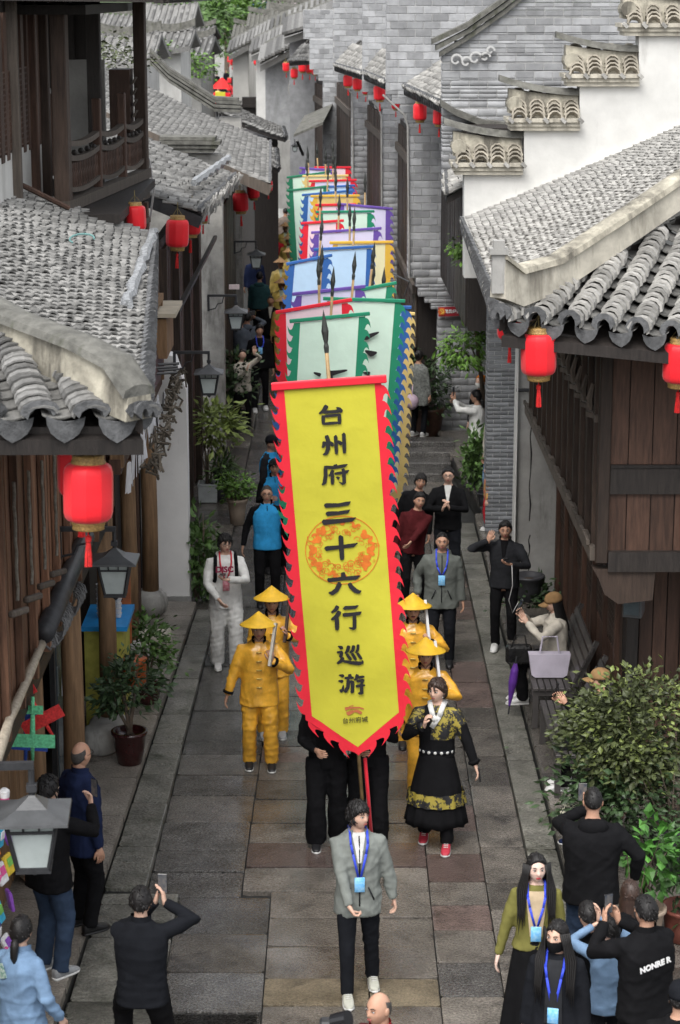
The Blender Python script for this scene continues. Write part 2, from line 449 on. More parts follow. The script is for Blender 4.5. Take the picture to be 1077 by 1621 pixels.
t, sl = pave('left_lane', [(-3.4, lambda y: XL(y) - .004, 28.0, 46.0, .03, .6, 1.0, .9)])
pieces(t, 'paving_slab', uv_, uf_, m_slab, sl, 80, 'paving_slab_far')
t, sl = pave('right_kerb', [(1.824, 2.12, 11.0, 33.0, .045, .7, 1.3, 2.0)])
pieces(t, 'kerb_stone', uv_, uf_, m_kerb, sl, 60, 'kerb_stone_far')
t, sl = pave('right_pavement', [(2.124, 4.6, 11.0, 28.3, .2, .7, 1.2, .85), (2.124, 3.0, 28.31, 33.0, .2, .7, 1.2, .85)])
pieces(t, 'paving_slab', uv_, uf_, m_slab, sl, 120, 'paving_slab_far')
t, sl = pave('raised_stone_path', [(lambda y: 2.22 - (y - 33.0) * .075, 3.2, 33.02, 38.9, .34, .8, 1.4, .7)])
pieces(t, 'paving_slab', uv_, uf_, m_slab, sl, 60, 'paving_slab_far')
stp = tag(thing('stone_steps', None, None, (1.4, 36, 0)), kind='structure')
for i in range(4):
    b = MB(); b.box((1.42 + .05 * i, 36.3 + .42 * i, .06 + .1 * i), (.95, .44, .18), bev=.02); b.build('step', m_slab_rough, stp)

# ------------------------------------------------------------------ roofs of curved tiles
def arc_tile(w, L, rise, th, flip=False, n=5):
    """a curved clay tile: along -y it runs down the slope"""
    vs = []; fs = []
    for j, (yy, sc) in enumerate(((0, 1.0), (L, .88))):
        for lay in (0, 1):
            for k in range(n + 1):
                a = math.pi * (k / n)
                x = -math.cos(a) * w / 2 * sc * (1 - lay * th / (w / 2))
                z = math.sin(a) * rise * sc - lay * th
                if flip: z = rise - math.sin(a) * rise * sc - (0 if lay == 0 else th)
                vs.append((x, yy, z))
    m = n + 1
    for k in range(n):
        fs.append((k, k + 1, 2 * m + k + 1, 2 * m + k))
        fs.append((m + k + 1, m + k, 3 * m + k, 3 * m + k + 1))
        fs.append((k + 1, k, m + k, m + k + 1))
    fs.append((0, 2 * m, 3 * m, m)); fs.append((n, m + n, 3 * m + n, 2 * m + n))
    return vs, fs
def drip_tile(w):
    """hanging eave tile: a tongue with a pointed lower rim"""
    out = [(-.5, .02), (-.47, -.2), (-.36, -.42), (-.2, -.55), (0, -.66), (.2, -.55), (.36, -.42), (.47, -.2), (.5, .02), (.25, -.08), (0, -.11), (-.25, -.08)]
    n = len(out); th = .014
    vs = [(x * w, 0, z * w) for x, z in out] + [(x * w, th, z * w) for x, z in out]
    fs = [tuple(range(n)), tuple(reversed(range(n, 2 * n)))] + [(i, i + n, (i + 1) % n + n, (i + 1) % n) for i in range(n)]
    return vs, fs
def roof_patch(parent, e0, e1, t0, t1, pitch=.23, course=.1, m=None, limit=150, jit=1.0, sag=.05, drips=True, deck=True, mp=None, rise=.06, plimit=40, tilt0=9, th=.014, dz=.02):
    """rows of cover and pan tiles on a bilinear slope; e: eave, t: top"""
    m = m or m_tile; mp = mp or m_tile_d
    e0, e1, t0, t1 = (Vector(v) for v in (e0, e1, t0, t1))
    ue = (e1 - e0); nu = max(2, int(ue.length / pitch))
    nrm0 = ue.cross(((t0 + t1) / 2 - (e0 + e1) / 2)).normalized()
    if nrm0.z < 0: nrm0 = -nrm0
    def S(a, b):
        p = (e0.lerp(e1, a)).lerp(t0.lerp(t1, a), b)
        p = p - Vector((0, 0, sag * 4 * b * (1 - b)))
        return p
    covers = []; pans = []; ends = []; drp = []
    w = pitch * .74
    for i in range(nu + 1):
        a = i / nu
        L = (S(a, 1) - S(a, 0)).length
        nc = max(1, int(L / course))
        for kind, aa in ((0, a), (1, a + .5 / nu)):
            if aa > 1: continue
            for j in range(nc):
                b = j / nc
                if kind == 1 and j % 2: continue
                p = S(aa, b); q = S(aa, min(1, b + 1 / nc))
                y = (q - p).normalized() if j < nc else y
                x = y.cross(nrm0).normalized(); z = x.cross(y)
                tilt = R(tilt0 + random.uniform(-3, 3) * jit)
                y2 = y * math.cos(tilt) - z * math.sin(tilt); z2 = x.cross(y2)
                yaw = R(random.uniform(-5, 5) * jit)
                rot = frame(x, y2, z2) @ Matrix.Rotation(yaw, 3, 'Z')
                p = p + z * (.03 + random.uniform(-.006, .008) * jit) + x * random.uniform(-.012, .012) * jit - y * random.uniform(0, .03) * jit
                M = TRS(p, rot, (1, 1, 1))
                if kind == 0: covers.append(M)
                else: pans.append(TRS(p - z * .035, rot, (1.15, 1.9, 1)))
            if drips:
                p = S(aa, 0); y = (S(aa, .1) - p).normalized(); x = y.cross(nrm0).normalized()
                yf = Vector((y.x, y.y, 0)).normalized(); xf = yf.cross(Vector((0, 0, 1)))
                rot = frame(xf, yf, Vector((0, 0, 1))) @ Matrix.Rotation(R(random.uniform(-6, 6)), 3, 'Y')
                if kind == 1: drp.append(TRS(p - yf * .02 + Vector((0, 0, .0)), rot))
                else: ends.append(TRS(p - yf * .03 + Vector((0, 0, .045)), rot))
    cv, cf = arc_tile(w, course * 1.55, rise, th)
    pv, pf = arc_tile(w, course * 1.55, rise * .6, .012, flip=True, n=4)
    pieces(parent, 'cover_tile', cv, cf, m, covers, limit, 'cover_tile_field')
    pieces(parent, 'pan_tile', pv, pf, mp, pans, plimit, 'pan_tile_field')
    if drips:
        dv, df = drip_tile(pitch * .78); pieces(parent, 'drip_tile', dv, df, m_drip, drp, 60, 'drip_tile_row')
        ev, ef = arc_tile(w * 1.08, .05, rise * 1.15, .05); pieces(parent, 'eave_end_tile', ev, ef, m_drip, ends, 60, 'eave_end_row')
    if deck:
        b = MB(); k = 6; ln = 8
        top = [[S(i / k, j / ln) for i in range(k + 1)] for j in range(ln + 1)]
        dn = Vector((0, 0, -dz)); dn2 = Vector((0, 0, -dz - .1))
        for lay, d in ((0, dn), (1, dn2)):
            b.add([p + d for r_ in top for p in r_], [(j * (k + 1) + i, j * (k + 1) + i + 1, (j + 1) * (k + 1) + i + 1, (j + 1) * (k + 1) + i) for j in range(ln) for i in range(k)])
        for i in range(k): b.add([top[0][i] + dn, top[0][i + 1] + dn, top[0][i + 1] + dn2, top[0][i] + dn2], [(0, 1, 2, 3)])
        for j in range(ln):
            for i in (0, k): b.add([top[j][i] + dn, top[j + 1][i] + dn, top[j + 1][i] + dn2, top[j][i] + dn2], [(0, 1, 2, 3)])
        b.build('roof_boards', m_wood_b, parent)
    return S
def ridge_beam(parent, name, pts, w, h, m, cap=None):
    """a plastered ridge running along points, with a darker tile cap"""
    b = MB()
    rs = []
    pts = [Vector(p) for p in pts]
    for i, p in enumerate(pts):
        t = (pts[min(i + 1, len(pts) - 1)] - pts[max(0, i - 1)]); t.z = 0; t.normalize(); s = t.cross(Vector((0, 0, 1)))
        hh = h[i] if isinstance(h, (list, tuple)) else h
        rs.append([p - s * w * .62 - Vector((0, 0, .06)), p + s * w * .62 - Vector((0, 0, .06)), p + s * w * .5 + Vector((0, 0, hh)), p - s * w * .5 + Vector((0, 0, hh))])
    b.rings(rs); o = b.build(name, m, parent)
    if cap is not None:
        c = MB(); rs = []
        for i, p in enumerate(pts):
            t = (pts[min(i + 1, len(pts) - 1)] - pts[max(0, i - 1)]); t.z = 0; t.normalize(); s = t.cross(Vector((0, 0, 1)))
            hh = h[i] if isinstance(h, (list, tuple)) else h
            q = p + Vector((0, 0, hh))
            rs.append([q - s * w * .72, q + s * w * .72, q + s * w * .6 + Vector((0, 0, .05)), q + s * w * .2 + Vector((0, 0, .075)), q - s * w * .2 + Vector((0, 0, .075)), q - s * w * .6 + Vector((0, 0, .05))])
        c.rings(rs); c.build(name + '_cap', cap, parent)
    return o
def planks(parent, name, p0, p1, z0, z1, n, m, th=.03, gap=.008, proud=.0, limit=120, hor=False):
    """boards side by side on a vertical wall from p0 to p1 (x, y)"""
    p0 = Vector((*p0, 0)); p1 = Vector((*p1, 0)); d = p1 - p0; L = d.length; u = d.normalized(); nn = Vector((u.y, -u.x, 0))
    rot = frame(u, -nn, Vector((0, 0, 1)))
    Ms = []
    for i in range(n):
        if hor:
            zz = z0 + (z1 - z0) * (i + .5) / n
            Ms.append(TRS((p0 + p1) / 2 + nn * (proud + random.uniform(0, .006)) + Vector((0, 0, zz)), rot, (L, th, (z1 - z0) / n - gap)))
        else:
            c = p0 + u * (L * (i + .5) / n)
            Ms.append(TRS(c + nn * (proud + random.uniform(0, .008)) + Vector((0, 0, (z0 + z1) / 2)), rot, (L / n - gap, th, z1 - z0)))
    pieces(parent, name, uv_, uf_, m, Ms, limit, name + '_field')
def lattice(parent, name, p0, p1, z0, z1, nu, nz, m, w=.018, proud=.0, diag=False):
    """openwork panel of thin bars: one part"""
    p0 = Vector((*p0, 0)); p1 = Vector((*p1, 0)); d = p1 - p0; L = d.length; u = d.normalized(); nn = Vector((u.y, -u.x, 0))
    rot = frame(u, -nn, Vector((0, 0, 1))); b = MB()
    for i in range(nu + 1):
        c = p0 + u * (L * i / nu) + nn * proud
        b.box(c + Vector((0, 0, (z0 + z1) / 2)), (w, w, z1 - z0), rot)
    for j in range(nz + 1):
        z = z0 + (z1 - z0) * j / nz
        b.box((p0 + p1) / 2 + nn * (proud + .004) + Vector((0, 0, z)), (L, w, w), rot)
    return b.build(name, m, parent)
def brick_wall(parent, Y, spans, m, thick=.36, bl=.3, bh=.135, limit=120, end=True, skip=None, core=True):
    """spans: (ytop, ybottom, xleft, xright) in picture pixels at distance Y; courses of separate bricks on a mortar core"""
    Ms = []; cb = MB()
    for (yt, yb, xl, xr) in spans:
        a = P(xl, yt, Y); b = P(xr, yb, Y); x0, x1, z1, z0 = a.x, b.x, a.z, b.z
        cb.box(((x0 + x1) / 2 + .006, Y + thick / 2 + .012, (z0 + z1) / 2), (x1 - x0 - .012, thick, z1 - z0 - .004))
        j0 = math.floor(z0 / bh)
        z = j0 * bh; row = j0
        while z < z1:
            lo, hi = max(z, z0), min(z + bh, z1)
            if hi - lo > .025:
                off = (row % 2) * bl * .5
                n0 = math.floor((x0 - off) / bl)
                x = n0 * bl + off
                while x < x1:
                    a_, b_ = max(x, x0), min(x + bl, x1)
                    if b_ - a_ > .03:
                        Ms.append(TRS(((a_ + b_) / 2, Y + .05 + random.uniform(-.004, .004), (lo + hi) / 2), None, (b_ - a_ - .012, .1, hi - lo - .012)))
                    x += bl
                if end:   # the end that faces the street
                    yy = Y + .1
                    k = 0
                    while yy < Y + thick - .02:
                        l2 = min(bl, Y + thick - yy)
                        Ms.append(TRS((x0 + .05, yy + l2 / 2, (lo + hi) / 2), None, (.1, l2 - .012, hi - lo - .012)))
                        yy += l2
            z += bh; row += 1
    if core: cb.build('mortar_core', m_mortar, parent)
    pieces(parent, 'brick', uv_, uf_, m, Ms, limit, 'brick_field')

# ================================================================== LEFT SIDE
# --- near corner house with the hipped roof
A = Vector((-1.31, 14.0, 5.46))
lh = thing('timber_house', 'weathered timber house whose cracked hip ridge pokes over the big red lantern', 'house', (-3.4, 18, 0))
roof_patch(lh, A, (-2.06, 24.0, 5.52), (-5.6, 18.4, 7.0), (-5.6, 24.0, 6.9), .2, .1, m_tile_w, 200, .8, .06)
roof_patch(lh, (-4.4, 14.0, 5.46), A + Vector((0, .02, 0)), (-5.6, 18.3, 7.0), A + Vector((-.25, .5, .2)), .34, .075, m_tile, 60, .7, .0, rise=.062, dz=.16)
hp = [(-1.33, 14.02, 5.50), (-1.47, 14.15, 5.53), (-1.75, 14.42, 5.60), (-2.3, 15.0, 5.72), (-3.2, 15.95, 6.05), (-4.4, 17.1, 6.5), (-5.6, 18.3, 7.0)]
ridge_beam(lh, 'hip_ridge', hp, .2, [.10, .25, .27, .24, .22, .22, .22], m_ridge, m_cope)
b = MB(); b.beam((-1.36, 14.12, 5.33), (-4.6, 14.12, 5.30), .05, .1); b.beam((-1.40, 14.15, 5.31), (-2.1, 24, 5.38), .05, .1)
for i in range(26):
    t = i / 25; b.beam((-1.5 - .58 * t, 15.6 + 8.3 * t, 5.36), (-2.6, 15.6 + 8.3 * t, 5.7), .06, .07)
b.build('rafters', m_wood_b, lh)
b = MB()
pts = [(-1.80 - .26 * t - .02 * (k % 2), 18.0 + 6 * t, 5.63 + .02 * math.sin(k * 2.1)) for k, t in enumerate([i / 14 for i in range(15)])]
b.tube(pts, [.045 + .015 * (i % 3 == 0) for i in range(15)], 6)
o_ = b.build('eave_mortar_strip', mat('pale_mortar_strip', (.27, .28, .29), .45, .6, 26, .6, 60), lh)
# upper storey wall on the street side
b = MB(); b.box((-2.58, 18.7, 4.05), (.12, 7.8, 2.5)); b.box((-4.0, 14.86, 4.05), (2.9, .12, 2.5)); b.build('upper_wall', m_wood_b, lh)
planks(lh, 'plank', (-2.5, 22.6), (-2.5, 14.8), 2.86, 5.25, 44, m_wood_br, .03, .02, .0, 60)
Ms = []
for i in range(11):
    Ms.append(TRS((-2.45, 15.0 + i * .74, 4.05), None, (.06, .08, 2.42)))
pieces(lh, 'post', uv_, uf_, m_wood_br, Ms, 20)
for i in range(4):
    b = MB(); y = 15.4 + i * .74
    b.tube([(-2.40, y + .025 * math.sin(k * 2.3), 4.7 - .09 * k - .08 * i) for k in range(11)], .013, 6)
    b.build('twisted_rope', mat('old_rope', (.16, .145, .12), .9, .3, 30, .5, 50), lh)
    b = MB(); b.beam((-2.44, y - .12, 3.72 - .1 * i), (-2.36, y + .16, 3.68 - .1 * i), .05, .05, bev=.012); b.build('ledge_block', m_wood_g, lh)
b = MB(); b.box((-2.62, 18.7, 2.76), (.3, 7.8, .16)); b.box((-2.46, 18.7, 5.28), (.14, 7.8, .14)); b.build('jetty_beam', m_wood_b, lh)
# ground floor: shop front
b = MB(); b.box((-3.1, 20, 1.45), (.12, 15.8, 2.6)); b.build('ground_floor_wall', m_wood_b, lh)
planks(lh, 'plank', (-3.03, 19.6), (-3.03, 13.2), .22, 2.68, 34, m_wood_t, .03, .012, .0, 40)
planks(lh, 'plank', (-3.03, 27.7), (-3.03, 22.9), .22, 2.68, 20, m_wood_br, .03, .012, .0, 30)
for (x, y, r) in ((-2.52, 22.25, .1), (-2.62, 20.0, .11), (-2.78, 18.6, .08), (-2.55, 25.1, .1), (-2.5, 27.3, .11)):
    b = MB(); b.tube([(x, y, .3), (x + .01, y, 1.5), (x, y, 2.75)], [r, r * .95, r * .92], 14)
    p = b.build('post', m_wood_t, lh, True)
    b = MB(); b.lathe([(.14, .2), (.2, .25), (.235, .36), (.21, .48), (.15, .54)], (x, y, 0), 16); b.build('drum_stone', m_conc, p, True)
b = MB(); b.box((-2.86, 21.2, 1.5), (.05, 1.7, 2.3)); dr = b.build('glass_door', m_iron, lh)
for k in range(2):
    b = MB(); b.box((-2.83, 20.8 + .85 * k, 1.5), (.014, .7, 2.1)); b.build('pane', m_glass, dr)
# the long pole and the pipe under the jetty
gp = thing('bamboo_pole', 'long grey bamboo pole slung along the jetty of the timber house', 'pole', (-2.35, 16, 2.8))
pq = [PX(-30, 1262, -2.42), PX(0, 1190, -2.42), PX(65, 1018, -2.42)]
b = MB(); b.tube([pq[0].lerp(pq[2], i / 9) + Vector((.01 * math.sin(i), 0, .012 * math.cos(i * 1.7))) for i in range(10)], [.035 + .006 * (i % 2) for i in range(10)], 8); b.build('pole', m_bamboo, gp, True)
b = MB()
pp = tag(MB().tube([PX(70, 1003, -2.40), PX(136, 850, -2.40)], .085, 14).build('drain_pipe', m_iron, None, True), 'thick black drain pipe slanting behind the near lantern', 'pipe')
b = MB()
for i in range(26):
    a = i * .5; q_ = PX(80, 1020, -2.4).lerp(PX(128, 935, -2.4), i / 26); b.tube([q_ + Vector((.06 * math.cos(a + k * .9), .02 * k, .08 * math.sin(a + k * .9))) for k in range(6)], .012, 5)
tag(b.build('cable_bundle', mat('grey_cable', (.12, .12, .12), .7, .4, 20, .2, 30)), 'tangled bundle of grey cables tied beneath the black pipe', 'cables')

# second shop section: slanting fascia of brown boards and paper slips
fb = thing('shop_fascia', 'maroon boarded shop fascia hung with white paper slips', 'shop front', (-2.3, 25, 3))
Ms = []
for i in range(7):
    Ms.append(TRS((-2.28 - .012 * i, 24.7, 3.55 + i * .115), Matrix.Rotation(R(-14), 3, 'Y'), (.03, 5.2, .108)))
pieces(fb, 'board', uv_, uf_, mat('maroon_board', (.07, .032, .032), .6, .3, 5, .15, 30, rnd=.15), Ms, 20)
b = MB(); b.box((-2.34, 22.06, 3.9), (.14, .1, 1.1)); b.box((-2.34, 27.34, 3.9), (.14, .1, 1.1)); b.box((-2.32, 24.7, 4.42), (.12, 5.4, .08)); b.build('frame', m_wood_t, fb)
b = MB(); b.box((-2.36, 24.7, 3.36), (.12, 5.4, .16)); b.build('rail', m_wood_r, fb)
for i in range(24):
    b = MB(); y = 22.4 + i * .19; w = .045
    b.box((-2.26 + random.uniform(-.02, .02), y, 3.14 + random.uniform(-.03, .03)), (.006, .09, .34), Matrix.Rotation(R(random.uniform(-25, 25)), 3, 'Z') @ Matrix.Rotation(R(random.uniform(-8, 8)), 3, 'Y'))
    b.build('paper_slip', mat('paper', (.7, .7, .72), .9, .08, 20, 0), fb)
b = MB(); b.box((-3.0, 25.2, 3.9), (.5, 5.4, 2.6)); b.build('upper_wall', m_wood_b, fb)

# --- veranda house behind, its carved balustrade
vh = thing('veranda_house', 'tall dark timber house with carved veranda railing above the tiled roof', 'house', (-3.6, 26, 0))
E0 = Vector((-3.03, 23.7, 0)); E1 = Vector((-2.56, 28.1, 0)); ev = (E1 - E0)
def V(t, z, off=0): 
    p = E0 + ev * t; n = Vector((ev.y, -ev.x, 0)).normalized(); return Vector((p.x + n.x * off, p.y + n.y * off, z))
rotE = frame(ev.normalized(), Vector((-ev.y, ev.x, 0)).normalized(), Vector((0, 0, 1)))
for t, w, m in ((0.0, .17, m_wood), (.4, .1, m_wood_r), (.72, .1, m_wood_r), (1.0, .15, m_wood)):
    b = MB(); z1 = 8.12 if t in (0.0, 1.0) else 7.0
    b.box(V(t, (5.75 + z1) / 2), (w, w, z1 - 5.75), rotE, bev=.012); b.build('post', m, vh)
for (x, y, w, m) in ((-3.34, 26.0, .14, m_wood_r), (-3.05, 27.2, .17, m_wood_b), (-3.42, 24.3, .12, m_wood_r), (-3.42, 25.2, .14, m_wood), (-3.42, 22.9, .12, m_wood_g)):
    b = MB(); b.box((x, y, 6.95), (w, w, 2.4), bev=.012); b.build('post', m, vh)
for (a, c) in ((.02, .39), (.41, .71), (.73, .985)):
    rl = MB()
    n = 7
    for zz, h in ((6.52, .06), (6.36, .06), (6.02, .05)):
        rl.rings([[V(a + (c - a) * i / n, zz + dz + .05 * (2 * i / n - 1) ** 2, o) for (o, dz) in ((-.04, 0), (.04, 0), (.04, h), (-.04, h))] for i in range(n + 1)])
    rail = rl.build('railing', m_wood_g, vh)
    k = int((c - a) * 4.4 / .085)
    prof = [(.014, 0), (.022, .02), (.012, .06), (.02, .12), (.024, .17), (.014, .22), (.02, .28), (.014, .32)]
    bm_ = MB(); bm_.lathe(prof, (0, 0, 0), 6); bme = bm_.mesh('baluster', m_wood_r, True)
    for i in range(k):
        ob = bpy.data.objects.new('baluster', bme); COL.objects.link(ob); ob.parent = rail
        ob.location = V(a + (c - a) * (i + .5) / k, 6.05) - wloc(rail)
    kn = MB()
    for i in range(5): kn.sphere(V(a + (c - a) * (i + .5) / 5, 6.46), .035, 6, 4)
    kn.build('carved_knobs', m_wood_b, rail)
fl = MB()
for zz, h, o in ((5.86, .12, .02), (5.60, .08, .0), (5.28, .07, .0)):
    fl.rings([[V(t, zz + dz, o + q) for (q, dz) in ((-.07, 0), (.07, 0), (.07, h), (-.07, h))] for t in (-.02, 1.03)])
fl.build('floor_beam', m_wood_g, vh)
lattice(vh, 'carved_lattice', V(1.0, 0, .02).xy, V(.0, 0, .02).xy, 5.66, 5.86, 60, 3, m_wood_g, .022)
lattice(vh, 'carved_lattice', V(1.0, 0, .01).xy, V(.1, 0, .01).xy, 5.33, 5.6, 40, 4, m_wood, .022)
b = MB(); b.box((-3.53, 23.4, 7.0), (.1, 3.7, 2.3)); b.box((-4.5, 26.2, 8.02), (3.6, 5.6, .1)); b.box((-4.6, 28.55, 7.0), (2.3, .1, 2.2)); b.box((-3.9, 28.62, 7.75), (1.5, .1, .8)); b.build('upper_wall', m_wood_b, vh)
planks(vh, 'plank', (-3.46, 25.2), (-3.46, 21.6), 6.5, 8.0, 9, m_wood_r, .05, .2, .0, 20)
lattice(vh, 'window_lattice', (-3.45, 25.2), (-3.45, 21.6), 6.6, 7.4, 44, 14, m_wood_r, .018, .0)
b = MB(); b.box((-3.49, 23.4, 6.25), (.08, 3.7, .62)); b.build('plaster_base', m_white, vh)
b = MB(); b.box((-3.36, 28.5, 6.7), (.6, .1, 1.3)); b.build('rear_panel', m_gplast, vh)
b = MB(); b.box((-3.75, 27.0, 6.5), (.6, .5, 1.0)); cb = b.build('cupboard', m_wood_r, vh)
b = MB(); b.box((-3.75, 26.98, 7.02), (.68, .6, .04)); b.build('cupboard_top', m_gplast, cb)
b = MB(); b.box((-2.8, 28.0, 6.85), (.26, .5, .8)); cb = b.build('louvre_box', m_wood_r, vh)
for k in range(5):
    b = MB(); b.box((-2.62, 28.0, 6.55 + .14 * k), (.02, .44, .09), Matrix.Rotation(R(30), 3, 'Y')); b.build('slat', m_wood_g, cb)
b = MB(); b.box((-3.6, 25.8, 5.80), (2.4, 4.6, .1)); b.build('veranda_floor', m_wood_b, vh)
b = MB(); b.box((-2.95, 26.0, 2.9), (.12, 4.2, 5.4)); b.box((-3.6, 28.3, 2.9), (1.8, .12, 5.4)); b.build('lower_wall', m_wood_b, vh)
for t, w in ((.45, .14), (.75, .14), (1.0, .12)):
    b = MB(); b.box(V(t, 2.9), (w, w, 5.3), rotE); b.build('post', m_wood_r, vh)
b = MB()
for i in range(34):
    y = 22.6 + i * .19; b.box((-1.72, y, 8.24), (.5, .13, .05), Matrix.Rotation(R(10), 3, 'Y')); b.box((-1.62, y + .09, 8.17), (.3, .08, .05), Matrix.Rotation(R(14), 3, 'Y'))
b.build('eave_tiles', m_drip, vh)
b = MB(); b.beam((-5.5, 22.6, 8.2), (-1.75, 22.6, 8.16), .1, .12); b.beam((-1.85, 22.5, 8.14), (-1.85, 29.0, 8.14), .1, .1); b.box((-3.9, 25.8, 8.3), (4.4, 6.6, .1)); b.build('eave_beam', m_wood_b, vh)
for i in range(2):
    b = MB(); b.tube([V(.42 + .3 * i, 5.72, .05), V(.42 + .3 * i, 5.72, .26)], .018, 6); b.build('bracket_stick', m_bamboo, vh)
tag(MB().tube([P(0, 277, 23.2), P(50, 300, 23.2), P(110, 330, 23.3)], .03, 7).build('fallen_pole', m_wood_r), 'thin brown pole lying on the tiles below the veranda railing', 'pole')
b = MB(); cc = P(130, 378, 21.0)
b.tube([cc + Vector((math.cos(a) * .12, math.sin(a) * .16, .0 + .03 * math.sin(a))) for a in [i * .5 for i in range(9)]], .01, 5)
tag(b.build('clothes_hanger', mat('teal_plastic', (.13, .26, .25), .4, .1, 5, 0)), 'pale teal plastic hanger lying on the tiled roof', 'hanger')

# --- white fire wall and the little balcony junk above it
fw = thing('white_end_wall', 'plain white end wall beside the leafy plants on the left', 'wall', (-2.3, 28.2, 0))
b = MB(); b.prism([(-2.64, 28.2, 0), (-2.05, 28.2, 0), (-2.05, 28.2, 3.05), (-2.2, 28.2, 3.5), (-2.64, 28.2, 3.6)], (0, .34, 0)); b.build('wall', mat('bright_lime_plaster', (.80, .79, .77), .9, .06, 2.0, .1, 18, stain=(1.0, .6, (.5, .49, .46))), fw)
b = MB(); b.box((-2.34, 28.18, .1), (.62, .06, .2)); b.build('footing', m_gplast, fw)
jb = thing('balcony_box', 'beige plywood box capping the balcony above the white end wall', 'box', (-2.3, 27.3, 3.9))
b = MB(); b.box((-2.28, 27.2, 4.28), (.46, 1.2, .05)); b.build('lid', mat('beige_board', (.5, .44, .34), .8, .15, 5, .1), jb)
b = MB(); b.box((-2.34, 27.2, 3.98), (.34, 1.1, .5)); b.build('box_body', m_wood_t, jb)
b = MB()
for i in range(4): b.tube([(-2.5, 26.2 + .12 * i, 3.6 + .06 * (i % 2)), (-2.02, 26.3 + .12 * i, 3.62 + .05 * (i % 2))], .018, 6)
tag(b.build('steel_rods', m_metal), 'bundle of thin steel rods jutting out below the balcony box', 'rods')
b = MB(); rng2 = random.Random(3)
for i in range(60):
    y = 23.6 + i * .075; c = Vector((-2.12 + rng2.uniform(-.05, .05), y, 2.95 + rng2.uniform(-.05, .09) + .3 * (y - 23.6) / 4.5))
    b.tube([c + Vector((rng2.uniform(-.1, .1), rng2.uniform(-.15, .15), rng2.uniform(-.1, .1))) for k in range(4)], .016, 4)
tag(b.build('dry_vine', mat('dry_vine', (.13, .11, .085), .95, .4, 30, .3)), 'dry grey vine and cables sagging along the shop eave', 'vine', kind='stuff')

# --- house with the ragged silver eave
h2 = thing('ragged_eave_house', 'house with ragged silver edged eave above a pair of red lanterns', 'house', (-3, 34, 0))
e0 = P(316, 338, 29.6); e1 = P(372, 282, 37.6)
roof_patch(h2, e0, e1, (e0.x - 2.9, 29.6, e0.z + 1.22), (e1.x - 2.9, 37.6, e1.z + 1.3), .24, .13, m_tile_w, 150, 1.8, .05)
b = MB(); b.beam(e0 + Vector((.02, -.06, -.12)), e0 + Vector((-2.9, -.06, 1.08)), .05, .16); b.build('verge_board', m_iron, h2)
b = MB(); p0 = e0 + Vector((-.18, 1.6, .28)); 
b.tube([p0.lerp(e1 + Vector((-.05, -1.0, .42)), t) + Vector((0, 0, .02 * math.sin(t * 40))) for t in [i / 12 for i in range(13)]], [.05 + .02 * (i % 2) for i in range(13)], 6)
b.build('eave_mortar_strip', MATS['pale_mortar_strip'], h2)
Ms = []
for i in range(60):
    t = i / 59; p = e0.lerp(e1, t)
    Ms.append(TRS(p + Vector((.03 + random.uniform(-.03, .05), 0, -.02 + random.uniform(-.04, .02))), Matrix.Rotation(R(random.uniform(-15, 15)), 3, 'X') @ Matrix.Rotation(R(20 + random.uniform(-20, 20)), 3, 'Y'), (.025, .1, .26 + random.uniform(-.08, .06))))
pieces(h2, 'ragged_tile', uv_, uf_, m_tile_l, Ms, 60)
b = MB(); b.box((-2.55, 33.5, 2.4), (.1, 9.6, 4.9)); b.box((-3.4, 29.2, 3.4), (1.7, .1, 3.2)); b.build('front_wall', m_wood_b, h2)
planks(h2, 'plank', (-2.48, 38.2), (-2.48, 28.7), .1, 4.7, 36, m_wood_r, .04, .05, .0, 40)
for y in (29.3, 31.5, 33.8, 36.0):
    b = MB(); b.box((-2.42, y, 2.4), (.12, .12, 4.8)); b.build('post', m_wood, h2)
b = MB(); b.beam((-2.2, 28.9, 4.0), (-2.2, 38.0, 4.0), .06, .06); b.build('lantern_rail', m_wood_b, h2)

# --- grey pillar wall, then the roofs stepping away on the left
w2 = thing('grey_pillar_wall', 'tall stained grey end wall carrying a mossy coping beside hanging lanterns', 'wall', (-2.4, 38.6, 0))
b = MB()
a = P(310, 230, 38.6); c = P(342, 700, 38.6); d = P(350, 340, 38.6)
b.box(((a.x + P(348, 0, 38.6).x) / 2, 38.8, 2.7), (P(348, 0, 38.6).x - a.x, .4, 5.4)); b.box((-3.4, 38.84, 3.6), (2.0, .34, 3.6)); b.build('wall', m_conc, w2)
for i, (w, z) in enumerate(((.0, .0), (.06, .07), (.12, .14), (.03, .21))):
    b = MB(); x0 = P(250, 0, 38.6).x; x1 = P(336, 0, 38.6).x + w
    b.box(((x0 + x1) / 2, 38.7, 5.48 + z), (x1 - x0, .6 + w, .06), Matrix.Rotation(R(.6), 3, 'Y')); b.build('coping_slab', m_cope, w2)
h3 = thing('broad_grey_roof_house', 'house under a broad grey tiled slope left of the far banners', 'house', (-3, 46, 0))
e0 = P(427, 291, 40.2); e1 = P(428, 228, 52)
roof_patch(h3, e0, e1, (e0.x - 3.9, 40.2, e0.z + 1.75), (e1.x - 3.9, 52, e1.z + 1.8), .2, .12, m_tile_w, 60, 1.0, .08)
b = MB(); b.beam(e0 + Vector((.02, -.06, -.12)), e0 + Vector((-3.2, -.06, 1.3)), .05, .2); b.build('verge_board', m_wood_g, h3)
b = MB(); b.prism([(-2.3, 39.2, 0), (-2.25, 46, 0), (-2.6, 53, 0), (-5, 53, 0), (-5, 39.2, 0)], (0, 0, 4.4)); b.build('front_wall', m_wood_b, h3)
planks(h3, 'plank', (-2.24, 46), (-2.28, 39.3), .1, 4.2, 22, m_wood, .04, .06, .0, 24)
w3 = thing('mossy_coped_wall', 'end wall with long mossy black coping above the broad grey roof', 'wall', (-3.4, 53, 0))
